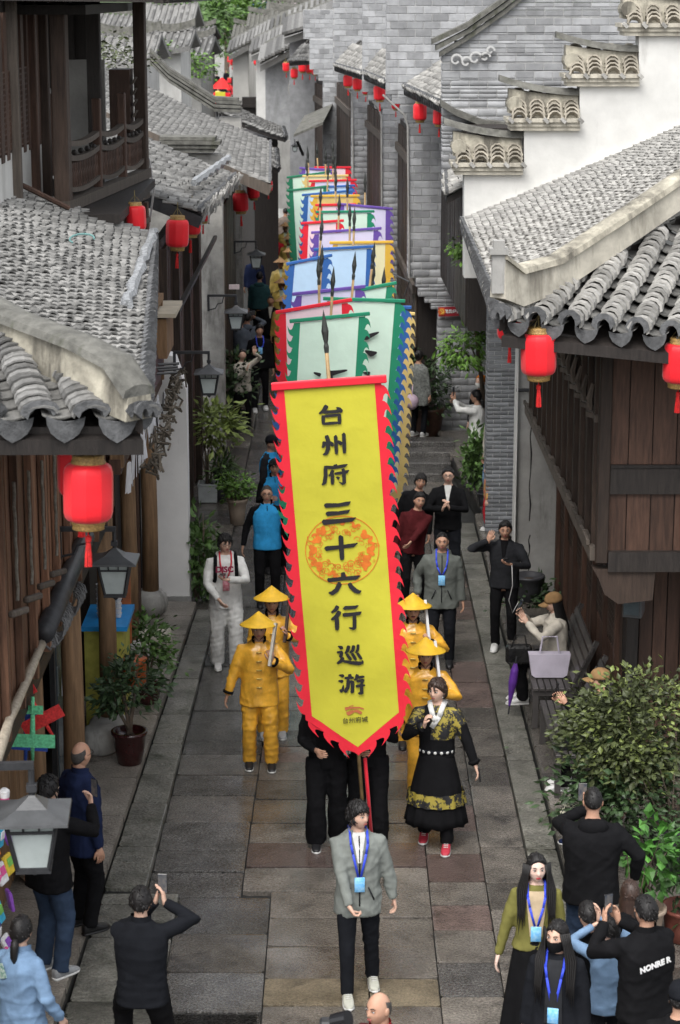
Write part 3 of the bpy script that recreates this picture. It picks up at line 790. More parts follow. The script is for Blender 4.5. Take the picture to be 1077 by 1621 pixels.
b = MB(); b.box(((P(345, 0, 53).x + P(380, 0, 53).x) / 2, 53.2, 2.6), (P(380, 0, 53).x - P(345, 0, 53).x, .4, 5.3)); b.build('wall', m_conc, w3)
for i, z in enumerate((0, .1, .2, .28)):
    b = MB(); b.rings([[P(x, y, 53) + Vector((0, yy, zz + z)) for (yy, zz) in ((-.15, 0), (.35, 0), (.35, .07), (-.15, .07))] for x, y in ((238, 100), (268, 130), (340, 176), (382 - 4 * (i == 3), 178))]); b.build('coping_slab', m_cope, w3)
h4 = thing('low_eave_house', 'small house with sagging dark eaves where the lane bends', 'house', (-2.6, 60, 0))
e0 = P(452, 218, 56); e1 = P(448, 205, 60)
roof_patch(h4, e0, e1, P(352, 178, 58), P(352, 160, 63), .2, .12, m_tile, 20, 1.2, .05, plimit=10)
e0 = P(440, 290, 53.6); roof_patch(h4, P(440, 268, 53.0), P(438, 240, 55.5), P(400, 235, 53.6), P(400, 225, 56), .2, .12, m_tile, 20, 1.5, .02, plimit=10)
b = MB(); b.prism([P(402, 200, 56).xy.to_3d(), P(440, 200, 56).xy.to_3d(), P(440, 200, 64).xy.to_3d(), P(380, 200, 64).xy.to_3d()], (0, 0, 4.3)); b.build('front_wall', m_wood_b, h4)

def simple_house(label, Y, xl, xr, ywall, yeave, yridge, m_wall, slope=1, depth=7, xe=None, name='old_house', mroof=None, white=False):
    """far house seen over the roofs: wall facing us, tiled roof with a ridge and an upturned verge"""
    t = thing(name, label, 'house', (P(xl, 0, Y).x, Y, 0))
    a = P(xl, yeave, Y); c = P(xr, yeave, Y); zr = P(0, yridge, Y + depth * .5).z
    b = MB(); b.box(((a.x + c.x) / 2, Y + depth / 2, a.z / 2), (c.x - a.x, depth, a.z)); b.build('wall', m_wall, t)
    b = MB(); x0, x1 = a.x - .35, c.x + .35; z0 = a.z; n = 8
    front = []; 
    for j in range(n + 1):
        u = j / n; yy = Y - .5 + (depth * .5 + .5) * u; zz = z0 + (zr - z0) * (u ** 1.25)
        front.append((yy, zz))
    rs = [[Vector((x, yy, zz + .16 * (2 * k / 6 - 1) ** 2 * .8)) for k, x in enumerate([x0 + (x1 - x0) * q / 6 for q in range(7)])] for yy, zz in front]
    back = [[Vector((v.x, 2 * (Y + depth * .5) - v.y, v.z)) for v in r_] for r_ in reversed(rs[:-1])]
    allr = rs + back
    vs = [v for r_ in allr for v in r_] + [v - Vector((0, 0, .16)) for r_ in allr for v in r_]; off = len(allr) * 7
    fs = []
    for j in range(len(allr) - 1):
        for k in range(6):
            q = (j * 7 + k, j * 7 + k + 1, (j + 1) * 7 + k + 1, (j + 1) * 7 + k); fs.append(q); fs.append(tuple(i + off for i in reversed(q)))
        for k in (0, 6): fs.append((j * 7 + k, (j + 1) * 7 + k, (j + 1) * 7 + k + off, j * 7 + k + off))
    for j in (0, len(allr) - 1):
        for k in range(6): fs.append((j * 7 + k, j * 7 + k + 1, j * 7 + k + 1 + off, j * 7 + k + off))
    b.add(vs, fs); rf = b.build('roof', mroof or m_cope, t)
    nrow = max(3, int((x1 - x0) / .22)); b = MB()
    for i in range(nrow):
        x = x0 + (x1 - x0) * (i + .5) / nrow
        u = (i + .5) / nrow
        for (ya, za), (yb, zb) in zip(front[:-1], front[1:]):
            l = .13 * (2 * u - 1) ** 2
            b.beam((x, ya, za + .03 + l), (x, yb, zb + .03 + l), .10, .07)
    b.build('tile_rows', mroof or m_tile, rf)
    b = MB(); b.rings([[Vector((x, Y + depth * .5 + dy, zr + .05 + dz + .2 * (2 * k / 6 - 1) ** 2)) for dy, dz in ((-.1, 0), (.1, 0), (.08, .25), (-.08, .25))] for k, x in enumerate([x0 + (x1 - x0) * q / 6 for q in range(7)])]); b.build('ridge', m_cope, rf)
    return t
simple_house('white gabled house with grass on its roof beyond the coped wall', 74, 232, 286, 0, 78, 52, m_white, depth=5, mroof=m_tile)
simple_house('grey walled house with long low ridge at upper left', 88, 228, 292, 0, 44, 8, m_gplast, depth=7, mroof=m_tile)
simple_house('low house with dark tiled roof left of the red decorations', 84, 292, 318, 0, 92, 62, m_gplast, depth=8, mroof=m_tile)
simple_house('tiny far house behind the low dark tiled one', 112, 300, 324, 0, 66, 44, m_gplast, depth=9, mroof=m_tile)
simple_house('grey house whose roof closes the end of the lane', 205, 318, 368, 0, 56, 36, m_white, depth=9, mroof=m_tile)
simple_house('pale walled house by the far trees', 215, 336, 372, 0, 40, 28, m_white, depth=9, mroof=m_cope)
simple_house('small tiled house between the veranda posts', 66, 150, 226, 0, 100, 58, m_white, depth=6, mroof=m_tile)
simple_house('long grey roofed house seen through the veranda', 96, 150, 236, 0, 52, 24, m_white, depth=7, mroof=m_tile)

# ================================================================== RIGHT SIDE
# --- corner house with hipped roof
B = Vector((1.46, 19.5, 5.30))
rh = thing('hip_roof_house', 'dark panelled house with white curved hip ridge facing the street', 'house', (4, 24, 0))
RT0 = Vector((5.7, 23.7, 7.05)); RT1 = Vector((5.7, 31.45, 6.62))
roof_patch(rh, (1.78, 31.45, 4.92), B, RT1, RT0, .2, .09, m_tile_l, 160, .8, .03)
roof_patch(rh, B + Vector((.02, 0, 0)), (4.6, 19.5, 4.98), B + Vector((.35, .45, .16)), (6.2, 23.7, 6.9), .29, .085, m_tile_l, 200, .7, .02, rise=.095, tilt0=17, th=.022, dz=.16)
hp = [(1.44, 19.5, 5.55), (1.62, 19.66, 5.46), (2.0, 20.02, 5.55), (2.6, 20.6, 5.84), (3.4, 21.4, 6.24), (4.6, 22.6, 6.65), (5.7, 23.7, 7.05)]
ridge_beam(rh, 'hip_ridge', hp, .16, [.30, .24, .2, .2, .2, .2, .2], m_cream, m_ridge)
b = MB(); b.box((1.44, 19.5, 5.92), (.17, .17, .05)); b.box((1.44, 19.5, 5.72), (.12, .12, .36)); b.box((1.44, 19.47, 5.98), (.1, .1, .08)); b.build('ridge_finial', m_gplast, rh)
b = MB()
rs = [[Vector((x, 19.64, z + q)) for q in (0,)] for x, z in ((1.5, 5.2), (1.9, 5.12), (2.6, 5.02), (3.4, 4.97), (5.0, 4.92))]
b.rings([[Vector((x, 19.6 + dy, z + dz)) for dy, dz in ((0, -.07), (.07, -.07), (.07, .07), (0, .07))] for x, z in ((1.52, 5.17), (1.9, 5.10), (2.6, 4.99), (3.4, 4.93), (5.0, 4.88))])
b.beam((1.56, 19.7, 5.16), (1.86, 31.3, 4.8), .07, .12)
for i in range(30):
    t = i / 29; b.beam((1.58 + .27 * t, 21.2 + 10.1 * t, 5.17 - .32 * t), (2.6, 21.2 + 10.1 * t, 5.6 - .3 * t), .06, .07)
b.build('rafters', m_wood_b, rh)
b = MB(); b.box((2.62, 24.3, 3.95), (.1, 7.5, 2.5)); b.box((4.6, 20.62, 3.95), (4.0, .1, 2.5)); b.build('upper_wall', m_wood_b, rh)
planks(rh, 'plank', (2.56, 20.7), (2.56, 28.0), 2.86, 4.1, 30, m_wood, .03, .012, .0, 40)
planks(rh, 'plank', (2.56, 20.7), (2.56, 28.0), 4.18, 5.1, 30, m_wood_b, .03, .012, .0, 40)
Ms = [TRS((2.53, 20.75 + i * .6, 3.95), None, (.06, .07, 2.4)) for i in range(13)]
pieces(rh, 'post', uv_, uf_, m_wood, Ms, 20)
b = MB()
for i in range(14):
    y = 20.9 + i * .52; b = MB(); b.tube([(2.5, y, 4.45), (2.47, y + .02, 4.3), (2.49, y + .03, 4.18)], [.02, .035, .02], 6); b.beam((2.53, y - .1, 4.14), (2.47, y + .12, 4.12), .05, .05); b.build('carved_bracket', m_wood_g, rh)
b = MB(); b.box((2.5, 24.4, 2.8), (.06, 7.7, .13)); b.box((2.52, 24.4, 4.14), (.05, 7.5, .07)); b.build('jetty_beam', m_wood_g, rh)
for i in range(22):
    b = MB(); b.box((2.46, 20.8 + i * .345, 2.9), (.03, .3, .05), Matrix.Rotation(R(random.uniform(-4, 4)), 3, 'X')); b.build('ledge_block', m_wood_g, rh)
# front panels
Ms = []
for i in range(9): Ms.append(TRS((2.72 + i * .235 - .02, 20.555 - .0, 4.35), None, (.225, .03, 1.34)))
for i in range(9): Ms.append(TRS((2.72 + i * .235 - .02, 20.555, 3.12), None, (.225, .03, .62)))
pieces(rh, 'plank', uv_, uf_, m_wood_r, Ms, 40)
for (x, w) in ((2.58, .12), (3.42, .11), (4.3, .11)):
    b = MB(); b.box((x, 20.52, 3.95), (w, .1, 2.46), bev=.01); b.build('post', m_wood, rh)
b = MB(); b.box((3.62, 20.527, 3.55), (1.95, .06, .26)); b.box((3.62, 20.523, 2.74), (1.95, .12, .2)); b.box((3.62, 20.50, 3.70), (1.95, .04, .03)); b.build('cross_rail', m_wood_b, rh)
b = MB(); b.prism([(2.5, 20.5, 2.66), (3.12, 20.5, 2.66), (3.1, 20.5, 2.34), (2.76, 20.5, 2.3), (2.62, 20.5, 2.4), (2.56, 20.5, 2.56)], (0, .16, 0)); b.build('bracket', m_wood, rh)
b = MB(); b.box((3.5, 20.46, 2.74), (.13, .12, .4)); b.box((3.5, 20.45, 2.48), (.09, .09, .2)); b.build('hanging_post', m_wood_g, rh)
lv = MB()
for i in range(7): lv.box((3.73, 20.5, 3.65 + .075 * i), (.42, .02, .045), Matrix.Rotation(R(30), 3, 'X'))
lv.build('louvre', m_wood_g, rh)
# ground floor
b = MB(); b.box((3.06, 25, 1.45), (.12, 6.9, 2.6)); b.box((4.8, 21.75, 1.45), (3.6, .12, 2.6)); b.build('ground_floor_wall', m_wood_b, rh)
planks(rh, 'plank', (3.0, 21.8), (3.0, 28.3), .2, 1.2, 26, m_wood_r, .03, .012, .0, 30)
lattice(rh, 'carved_lattice', (2.99, 21.9), (2.99, 28.2), 1.25, 2.6, 70, 16, m_wood, .02, .0)
Ms = [TRS((2.98, 22.0 + i * 1.05, 1.45), None, (.1, .1, 2.5)) for i in range(7)]
pieces(rh, 'post', uv_, uf_, m_wood_r, Ms, 10)
planks(rh, 'plank', (3.0, 21.68), (5.0, 21.68), .2, 2.6, 14, m_wood_r, .03, .012, .0, 20)
b = MB(); b.box((3.85, 21.6, 1.3), (.5, .05, 2.1)); b.build('door', mat('orange_brown_door', (.16, .05, .025), .55, .35, 5, .2, 30, stretch=(6, 6, .6)), rh)
sb = thing('wall_speaker', 'grey box speaker hung under the jetty of the panelled house', 'speaker', (3.2, 20.9, 2.3))
c = P(1003, 943, 20.9)
b = MB(); b.box(c, (.2, .2, .42), Matrix.Rotation(R(-18), 3, 'Z') @ Matrix.Rotation(R(8), 3, 'X'), bev=.012); b.build('case', m_metal, sb)
b = MB(); b.box(c + Vector((-.035, -.105, 0)), (.15, .012, .36), Matrix.Rotation(R(-18), 3, 'Z') @ Matrix.Rotation(R(8), 3, 'X')); b.build('grille', mat('speaker_mesh', (.06, .08, .09), .5, .2, 40, .3, 200), sb)
b = MB(); b.tube([c + Vector((0, .05, .2)), c + Vector((0, .05, .5))], .015, 6); b.build('bracket', m_iron, sb)
# far end plaster wall of this house
pw = thing('stained_plaster_wall', 'streaked grey plaster wall behind the woman sitting in a cap', 'wall', (2.8, 28.4, 0))
b = MB(); b.box((2.78, 28.58, 2.5), (.82, .3, 5.0)); b.build('wall', m_gplast, pw)
b = MB(); b.box((2.375, 28.5, 2.5), (.02, .34, 5.0)); b.build('white_edge', m_white, pw)
b = MB()
for (x, za, zb) in ((2.58, 1.2, 3.3), (2.585, .3, 1.0), (3.12, .9, 2.6)):
    b.tube([(x + .012 * math.sin(k * 2.2), 28.425, za + (zb - za) * k / 9) for k in range(10)], [.006 + .006 * (k % 3 == 1) for k in range(10)], 5)
b.build('crack', m_dark, pw)
b = MB(); b.tube([(2.36, 28.36, 3.02), (2.75, 28.36, 3.02), (2.78, 28.36, 2.7)], .025, 7); b.tube([(2.76, 28.34, 3.3), (2.77, 28.34, 2.9)], .05, 8); b.build('wall_bracket', m_iron, pw)

# --- stepped white wall
sw = thing('stepped_white_wall', 'stepped white fire wall capped with four little tiled copings', 'wall', (4, 31.6, 0))
Y = 31.6
def pz(x, y): return P(x, y, Y)
b = MB(); pts = [(735, 440), (735, 268), (830, 268), (830, 200), (918, 200), (918, 128), (1012, 128), (1012, 48), (1190, 48), (1190, 440)]
b.prism([pz(*p) for p in pts], (0, .4, 0)); b.build('wall', m_white, sw)
b = MB(); b.prism([pz(738, 372), pz(1100, 212), pz(1100, 186), pz(738, 346)], (0, -.12, 0)); b.build('flashing', m_white, sw)
stacks = [(720, 828, 262, 215), (808, 918, 192, 147), (898, 1012, 122, 78), (988, 1110, 42, -4)]
for i, (x0, x1, yb, yt) in enumerate(stacks):
    a = pz(x0, yb); c = pz(x1, yb); zt = pz(0, yt).z
    b = MB()
    for k in range(3): b.box(((a.x + c.x) / 2 - .02 * k, Y + .2, a.z - .1 + .06 * k), (c.x - a.x + .02 * k, .56 + .06 * k, .058))
    co = b.build('coping', m_cream, sw)
    b = MB(); b.rings([[Vector((a.x - .02 + (c.x - a.x) * t, Y + dy, zt - .14 + dz + (.10 * (1 - t) ** 2 if i else .10 * (1 - t) ** 2))) for dy, dz in ((.02, -.25), (.42, -.25), (.34, .1), (.1, .1))] for t in [q / 5 for q in range(6)]]); b.build('ridge_body', m_ridge, co)
    b = MB(); b.rings([[Vector((a.x - .16 + (c.x - a.x + .2) * t, Y + .2 + dy, zt + .0 + dz + .2 * (1 - t) ** 2)) for dy, dz in ((-.16, -.04), (.16, -.04), (.1, .05), (-.1, .05))] for t in [q / 6 for q in range(7)]]); b.build('ridge_cap', m_cope, co)
    b = MB(); b.tube([(a.x + .06, Y - .04, zt - .16), (a.x + .06, Y + .4, zt - .16)], .11, 14); b.build('ridge_roll', m_ridge, co)
    n = 4
    cv, cf = arc_tile(.235, .1, .125, .02)
    for k in range(n):
        x = a.x + (c.x - a.x) * (k + .5) / n
        for q in range(7):
            p = Vector((x + random.uniform(-.006, .006), Y - .17 + q * .062, a.z + .05 + q * .052))
            ob = MB(); ob.v = [(v[0], v[1], v[2]) for v in cv]; ob.f = cf; 
            if k == 0 and q == 0 and i == 0: tile_me = ob.mesh('cover_tile', mat('beige_tile', (.27, .245, .20), .85, .3, 14, .3, 60, rnd=.25))
            o2 = bpy.data.objects.new('cover_tile', tile_me); COL.objects.link(o2); o2.parent = co
            o2.matrix_basis = TRS(p - wloc(co), Matrix.Rotation(R(-22), 3, 'X') @ Matrix.Rotation(R(random.uniform(-3, 3)), 3, 'Z'))
    b = MB()
    for k in range(n + 1):
        x = a.x + (c.x - a.x) * k / n; b.box((x, Y - .14, a.z + .02), (.09, .1, .05), Matrix.Rotation(R(45), 3, 'Y'))
    b.build('drip_tile', m_tile_l, co)
brick_wall(sw, 31.75, [(380, 850, 775, 816)], m_brick_d, .4, .22, .065, 120)

# --- dark shop front and its eave, gable with cloud ornament
s1 = thing('dark_shop', 'dark timber shop front squeezed between the stepped wall and the brick pier', 'shop', (2, 36, 0))
b = MB(); b.prism([(1.98, 33, 3.1), (1.88, 39.4, 3.1), (4, 39.4, 3.1), (4, 33, 3.1)], (0, 0, 3.1)); b.prism([(2.75, 33, 0), (2.85, 39.4, 0), (4, 39.4, 0), (4, 33, 0)], (0, 0, 3.1)); b.build('front_wall', m_wood_b, s1)
planks(s1, 'plank', (1.96, 33.05), (1.86, 39.3), 3.15, 6.1, 26, m_wood_b, .05, .06, .0, 30)
planks(s1, 'plank', (2.73, 33.05), (2.83, 39.3), .3, 3.0, 20, m_wood, .05, .06, .0, 24)
roof_patch(s1, P(700, 168, 34.85), P(640, 140, 39.3), P(745, 100, 34.85), P(700, 100, 39.3), .2, .12, m_tile_l, 40, 1.0, .02, plimit=10)
roof_patch(s1, P(708, 310, 32.2), P(706, 268, 35.0), P(745, 290, 32.2), P(740, 252, 35.0), .2, .11, m_tile_l, 30, 1.8, .0, plimit=10)
b = MB(); a = P(700, 172, 34.1); b.rings([[P(x, y, 34.1) + Vector((0, dy, dz)) for dy, dz in ((-.1, 0), (.3, 0), (.3, .1), (-.1, .1))] for x, y in ((698, 168), (720, 182), (765, 200), (832, 206))]); b.build('verge_coping', m_cope, s1)
g0 = thing('brick_gable', 'grey brick gable with white cloud ornament under its sloping coping', 'wall', (2.2, 34.3, 5))
sp = []
for y0 in range(-20, 300, 12):
    xl = 700; xr = 1100
    if y0 < 100: xl = max(700, 700 + (100 - y0) * 1.35 - 28)
    sp.append((y0, y0 + 12, xl, xr))
brick_wall(g0, 34.35, sp, m_brick, .3, .29, .14, 200)
b = MB()
for k, (dz, w, m_) in enumerate(((-.10, .16, 0), (.0, .3, 0), (.1, .42, 0))):
    b.rings([[P(x, y, 34.3) + Vector((0, -.02 - .03 * k + dy, dz + q)) for dy, q in ((0, 0), (w, 0), (w, .08), (0, .08))] for x, y in ((684 + 6 * (2 - k), 80), (740, 54), (800, 12), (850, -30))])
b.build('gable_coping', m_cope, g0)
b = MB(); 
for cx, cy, r in ((722, 95, .10), (738, 98, .09), (752, 92, .11), (768, 90, .08), (776, 80, .07)):
    for q in range(14):
        a0 = q * .42; rr = r * (1 - q * .045); a1 = (q + 1) * .42; r1 = r * (1 - (q + 1) * .045); c0 = P(cx, cy, 34.3)
        b.beam(c0 + Vector((math.cos(a0) * rr, -.02, math.sin(a0) * rr)), c0 + Vector((math.cos(a1) * r1, -.02, math.sin(a1) * r1)), .03, .045, up=(0, 1, 0))
b.build('cloud_ornament', mat('pale_stucco', (.5, .5, .49), .9, .1, 6, .1), g0)

def pier(label, Y, spans, m, **k):
    t = thing('brick_pier', label, 'wall', (P(spans[0][2], 0, Y).x, Y, 0)); brick_wall(t, Y, spans, m, **k); return t
f1 = pier('dark brick pier bearing the small red plaque', 39.5, [(-30, 150, 612, 790), (150, 165, 620, 790), (165, 180, 633, 790), (180, 195, 641, 790), (195, 440, 647, 735), (440, 455, 658, 740), (455, 470, 662, 740), (470, 480, 672, 760), (480, 490, 682, 770), (490, 700, 693, 790)], m_brick, limit=250)
f2 = pier('second brick pier along the lane, left of the pier with the plaque', 46.5, [(-30, 146, 574, 640), (146, 158, 582, 640), (158, 172, 593, 640), (172, 560, 605, 650)], m_brick, limit=130)
f3 = pier('third brick pier, with a white drain pipe down its edge', 54.5, [(-30, 118, 527, 590), (118, 130, 536, 590), (130, 142, 546, 590), (142, 520, 556, 592)], m_brick, limit=120)
f4 = pier('slim far brick pier with a cloud ornament at its top', 63, [(62, 110, 490, 535), (110, 118, 496, 535), (118, 128, 504, 535), (128, 400, 511, 560)], m_brick, limit=120)
f5 = pier('broad brick wall above the far end of the banners', 66, [(-30, 150, 528, 580), (15, 62, 480, 532)], m_brick, limit=80)
for t, pts in ((f1, [(606, 150), (622, 165), (640, 182), (646, 200), (648, 440)]), (f2, [(590, 160), (600, 172), (604, 185), (605, 400)]), (f3, [(548, 138), (557, 148), (558, 160), (560, 330)])):
    b = MB(); Yv = t.location.y - .05; b.tube([P(x, y, Yv) for x, y in pts], .02, 6); b.build('white_edge_trim', m_gplast, t)
c = P(713, 493, 39.38); pl = thing('red_plaque', 'small red plaque with gold emblem fixed on the brick pier', 'sign', c)
b = MB(); b.box(c, (.44, .03, .17), Matrix.Rotation(R(-2), 3, 'Y')); b.build('board', mat('plaque_red', (.33, .02, .03), .5, .1, 6, 0), pl)
b = MB(); b.lathe([(.075, -.006), (.075, .006)], (0, 0, 0), 6); em = MB(); rx = Matrix.Rotation(R(90), 3, 'X'); em.add([rx @ Vector(v) + c + Vector((-.155, -.02, 0)) for v in b.v], b.f); em.build('emblem_plate', mat('plaque_orange', (.6, .14, .03), .5, .1, 6, 0), pl)
eg = MB(); ec = c + Vector((-.155, -.03, 0))
eg.tube([ec + Vector((math.cos(a) * .035, 0, math.sin(a) * .035)) for a in [R(-120 + 20 * i) for i in range(12)]], .008, 5); eg.beam(ec + Vector((-.03, 0, .03)), ec + Vector((.035, 0, -.035)), .01, .014); eg.beam(ec + Vector((-.038, 0, .018)), ec + Vector((-.016, 0, .04)), .01, .02)
eg.build('emblem', mat('plaque_gold', (.8, .55, .1), .4, .1, 6, 0), pl)
m_lw = mat('white_print', (.75, .75, .75), .7, .05, 5, 0)
lettering('党员经营户', .075, m_lw, c + Vector((.075, -.022, 0)), Matrix.Rotation(R(90), 3, 'X'), pl, .002)

def gap_shop(label, Ya, Yb, xa, xb, z1, wall_m=m_wood_b, rail=False):
    """dark shop front seen at a sharp angle between two piers"""
    t = thing('dark_shop', label, 'shop', (xa, (Ya + Yb) / 2, 0))
    b = MB(); b.prism([(xa, Ya, 0), (xb, Yb, 0), (xb + 2, Yb, 0), (xa + 2, Ya, 0)], (0, 0, z1)); b.build('front_wall', wall_m, t)
    planks(t, 'plank', (xa - .03, Ya + .05), (xb - .03, Yb - .05), .3, z1 - .1, 14, m_wood, .05, .12, .0, 16)
    for z in (z1 * .32, z1 * .5, z1 * .9):
        b = MB(); b.beam((xa - .07, Ya, z), (xb - .07, Yb, z), .08, .16); b.build('cross_rail', m_wood_g, t)
    lattice(t, 'carved_lattice', (xa - .04, Ya + .1), (xb - .04, Yb - .1), z1 * .34, z1 * .5, 20, 5, m_wood_g, .03)
    return t
s2 = gap_shop('dark shop front with carved rail between the plaque pier and second pier', 40.0, 46.3, 1.46, 1.28, 5.6)
roof_patch(s2, P(610, 132, 41.2), P(577, 118, 46.3), P(640, 92, 41.2), P(606, 80, 46.3), .2, .12, m_tile_l, 20, 1.0, .02, plimit=6)
s3 = gap_shop('dark shop front between the second and third brick piers', 47.0, 54.2, 1.12, .72, 5.6)
roof_patch(s3, P(573, 118, 48.0), P(530, 105, 54.2), P(600, 84, 48), P(560, 72, 54.2), .2, .12, m_tile_l, 20, 1.0, .02, plimit=6)
s4 = gap_shop('dark shop front just beyond the third brick pier', 55.0, 62.8, .35, -.05, 5.8)
roof_patch(s4, P(492, 96, 63.5), P(458, 98, 66), P(500, 70, 63.5), P(480, 72, 66), .2, .12, m_tile, 10, 1.0, .02, plimit=6)
s5 = gap_shop('far dark shop front behind the tall brown post', 63.6, 70.5, -.4, -1.0, 5.6, m_wood_b)
ww = thing('white_street_wall', 'white wall with round grey crest beside a brown post', 'wall', (-1.6, 72, 0))
b = MB(); b.prism([P(437, 82, 76), P(473, 92, 70), P(476, 330, 70), P(437, 330, 76)], (1.0, .2, 0)); b.build('wall', m_white, ww)
b = MB(); b.tube([P(473, 112, 69.5), P(474, 205, 69.5)], .09, 8); b.build('post', m_wood_t, ww)
b = MB(); cc = P(463, 140, 70.8)
for k in range(24):
    a0, a1 = k * math.pi / 12, (k + 1) * math.pi / 12
    b.beam(cc + Vector((math.cos(a0) * .13, -.12, math.sin(a0) * .26)), cc + Vector((math.cos(a1) * .13, -.12, math.sin(a1) * .26)), .03, .03)
b.beam(cc + Vector((-.1, -.12, 0)), cc + Vector((.1, -.12, 0)), .03, .03); b.beam(cc + Vector((0, -.12, -.2)), cc + Vector((0, -.12, .2)), .03, .03)
b.build('crest', m_gplast, ww)
f6 = pier('narrow grey pier among the far white walls', 82, [(82, 250, 417, 436)], m_brick, limit=20)
w7 = thing('far_white_wall', 'broad white wall under the long sloping roof edge', 'wall', (-3.5, 92, 0))
b = MB(); b.prism([P(374, 84, 100), P(416, 62, 88), P(418, 200, 88), P(384, 200, 100)], (1.0, .2, 0)); b.build('wall', m_white, w7)
b = MB(); b.box(P(402, 178, 86), (.9, .3, 1.2)); b.box(P(402, 168, 85.8), (1.0, .2, .1)); b.build('dark_gate', m_wood_b, w7)
# long sloping roof edges over the far right walls
for i, (lab, Yr, pts, dz) in enumerate((('long pale roof edge sweeping down to the far lanterns', 94, [(362, 82), (430, 46), (530, 0)], 26), ('second sweeping roof edge above the grey pier', 80, [(398, 82), (470, 50), (560, 8)], 20), ('third short sweeping roof edge beside the brick pier', 72, [(412, 96), (470, 66), (528, 42)], 18), ('lowest sweeping roof edge over the round crest', 67, [(450, 52), (490, 40), (530, 24)], 14))):
    t = thing('sloping_roof', lab, 'roof', P(*pts[1], Yr))
    b = MB(); b.rings([[P(x, y, Yr) + Vector((0, dy, q)) for dy, q in ((0, -.12), (3.5, -.12), (3.5, .5), (0, .0))] for x, y in pts]); b.build('roof_edge', m_cope, t)
    b = MB(); n = 22
    for k in range(n):
        u = k / n; seg = 0 if u < .5 else 1; v = u * 2 - seg
        q = P(pts[seg][0] + (pts[seg + 1][0] - pts[seg][0]) * v, pts[seg][1] + (pts[seg + 1][1] - pts[seg][1]) * v, Yr)
        b.box(q + Vector((0, 1.0, .2)), (.12, 3.0, .08), Matrix.Rotation(R(8), 3, 'X'))
    b.build('tile_rows', m_tile, t)
    b = MB(); b.rings([[P(x, y + 3, Yr) + Vector((0, dy - .08, q)) for dy, q in ((0, -.3), (.1, -.3), (.1, -.1), (0, -.1))] for x, y in pts]); b.build('edge_band', m_gplast, t)
    b = MB(); a, c = P(*pts[0], Yr), P(*pts[2], Yr)
    b.prism([Vector((a.x + .15, Yr + .4, 0)), Vector((c.x, Yr + .4, 0)), c + Vector((0, .4, -.15)), P(*pts[1], Yr) + Vector((0, .4, -.15)), a + Vector((.15, .4, -.15))], (0, 2.4, 0)); b.build('gable_wall', m_brick if i > 1 else m_white, t)
simple_house('small house with red boards amid stacked far roofs', 118, 400, 456, 0, 46, 24, m_wood_r, depth=6, mroof=m_cope)
simple_house('upturned dark roof beneath the blue windowed block', 128, 376, 428, 0, 62, 42, m_gplast, depth=6, mroof=m_cope)
simple_house('topmost of the stacked dark far roofs', 124, 430, 520, 0, 26, 6, m_gplast, depth=6, mroof=m_cope)
simple_house('middle one of the stacked dark far roofs', 108, 438, 490, 0, 40, 20, m_gplast, depth=5, mroof=m_cope)
cn = thing('lean_to_canopy', 'grey lean to canopy over a shop door at the far right', 'canopy', P(490, 205, 61))
b = MB(); b.prism([P(465, 213, 60), P(512, 193, 60), P(512, 197, 60), P(465, 217, 60)], (.25, 3.0, .35)); b.build('canopy_roof', m_cope, cn)
b = MB(); b.beam(P(470, 222, 60), P(480, 245, 60.8), .06, .06); b.build('brace', m_metal, cn)
db = thing('dark_gate_block', 'low grey wall with doorway where the lane turns', 'wall', P(465, 250, 68))
b = MB(); b.prism([P(440, 222, 70), P(520, 222, 68), P(520, 330, 68), P(440, 330, 70)], (0, .3, 0)); b.build('wall', m_gplast, db)
b = MB(); b.box(P(472, 258, 67.6), (.34, .06, .13)); b.build('red_sign', MATS['plaque_red'], db)

# far block, hill and trees that close the view
bb = thing('apartment_block', 'pinkish far block with a row of blue windows', 'building', P(410, 20, 260))
b = MB(); b.box(P(410, 25, 262) + Vector((0, 2, -2)), (9, 4, 9)); b.build('wall', mat('pink_render', (.42, .36, .37), .9, .1, 1, 0), bb)
for i in range(6):
    b = MB(); b.box(P(378 + i * 11, 8, 261.8), (.55, .2, .9)); w = b.build('window', m_white, bb)
    b = MB(); b.box(P(378 + i * 11, 8, 261.6), (.42, .1, .75)); b.build('pane', mat('blue_glass', (.06, .12, .3), .2, .1, 2, 0), w)
b = MB(); b.box(P(410, 20, 261.5), (9.2, .6, .12)); b.build('balcony_rail', m_pipe, bb)
hl = MB(); n = 24
hv = []
for j in range(7):
    for i in range(n + 1):
        x = -150 + 300 * i / n; y = 270 + j * 40
        hv.append((x, y, -.2 + (2.2 * j + 1.6 * math.sin(i * .9 + j) + 1.5 * math.cos(i * .37)) * (j > 0) * (1 + .5 * j)))
hl.add(hv, [(j * (n + 1) + i, j * (n + 1) + i + 1, (j + 1) * (n + 1) + i + 1, (j + 1) * (n + 1) + i) for j in range(6) for i in range(n)])
tag(hl.build('hill', mat('hill_green', (.05, .075, .03), .95, .4, .2, .3, 2), None, True), kind='structure')
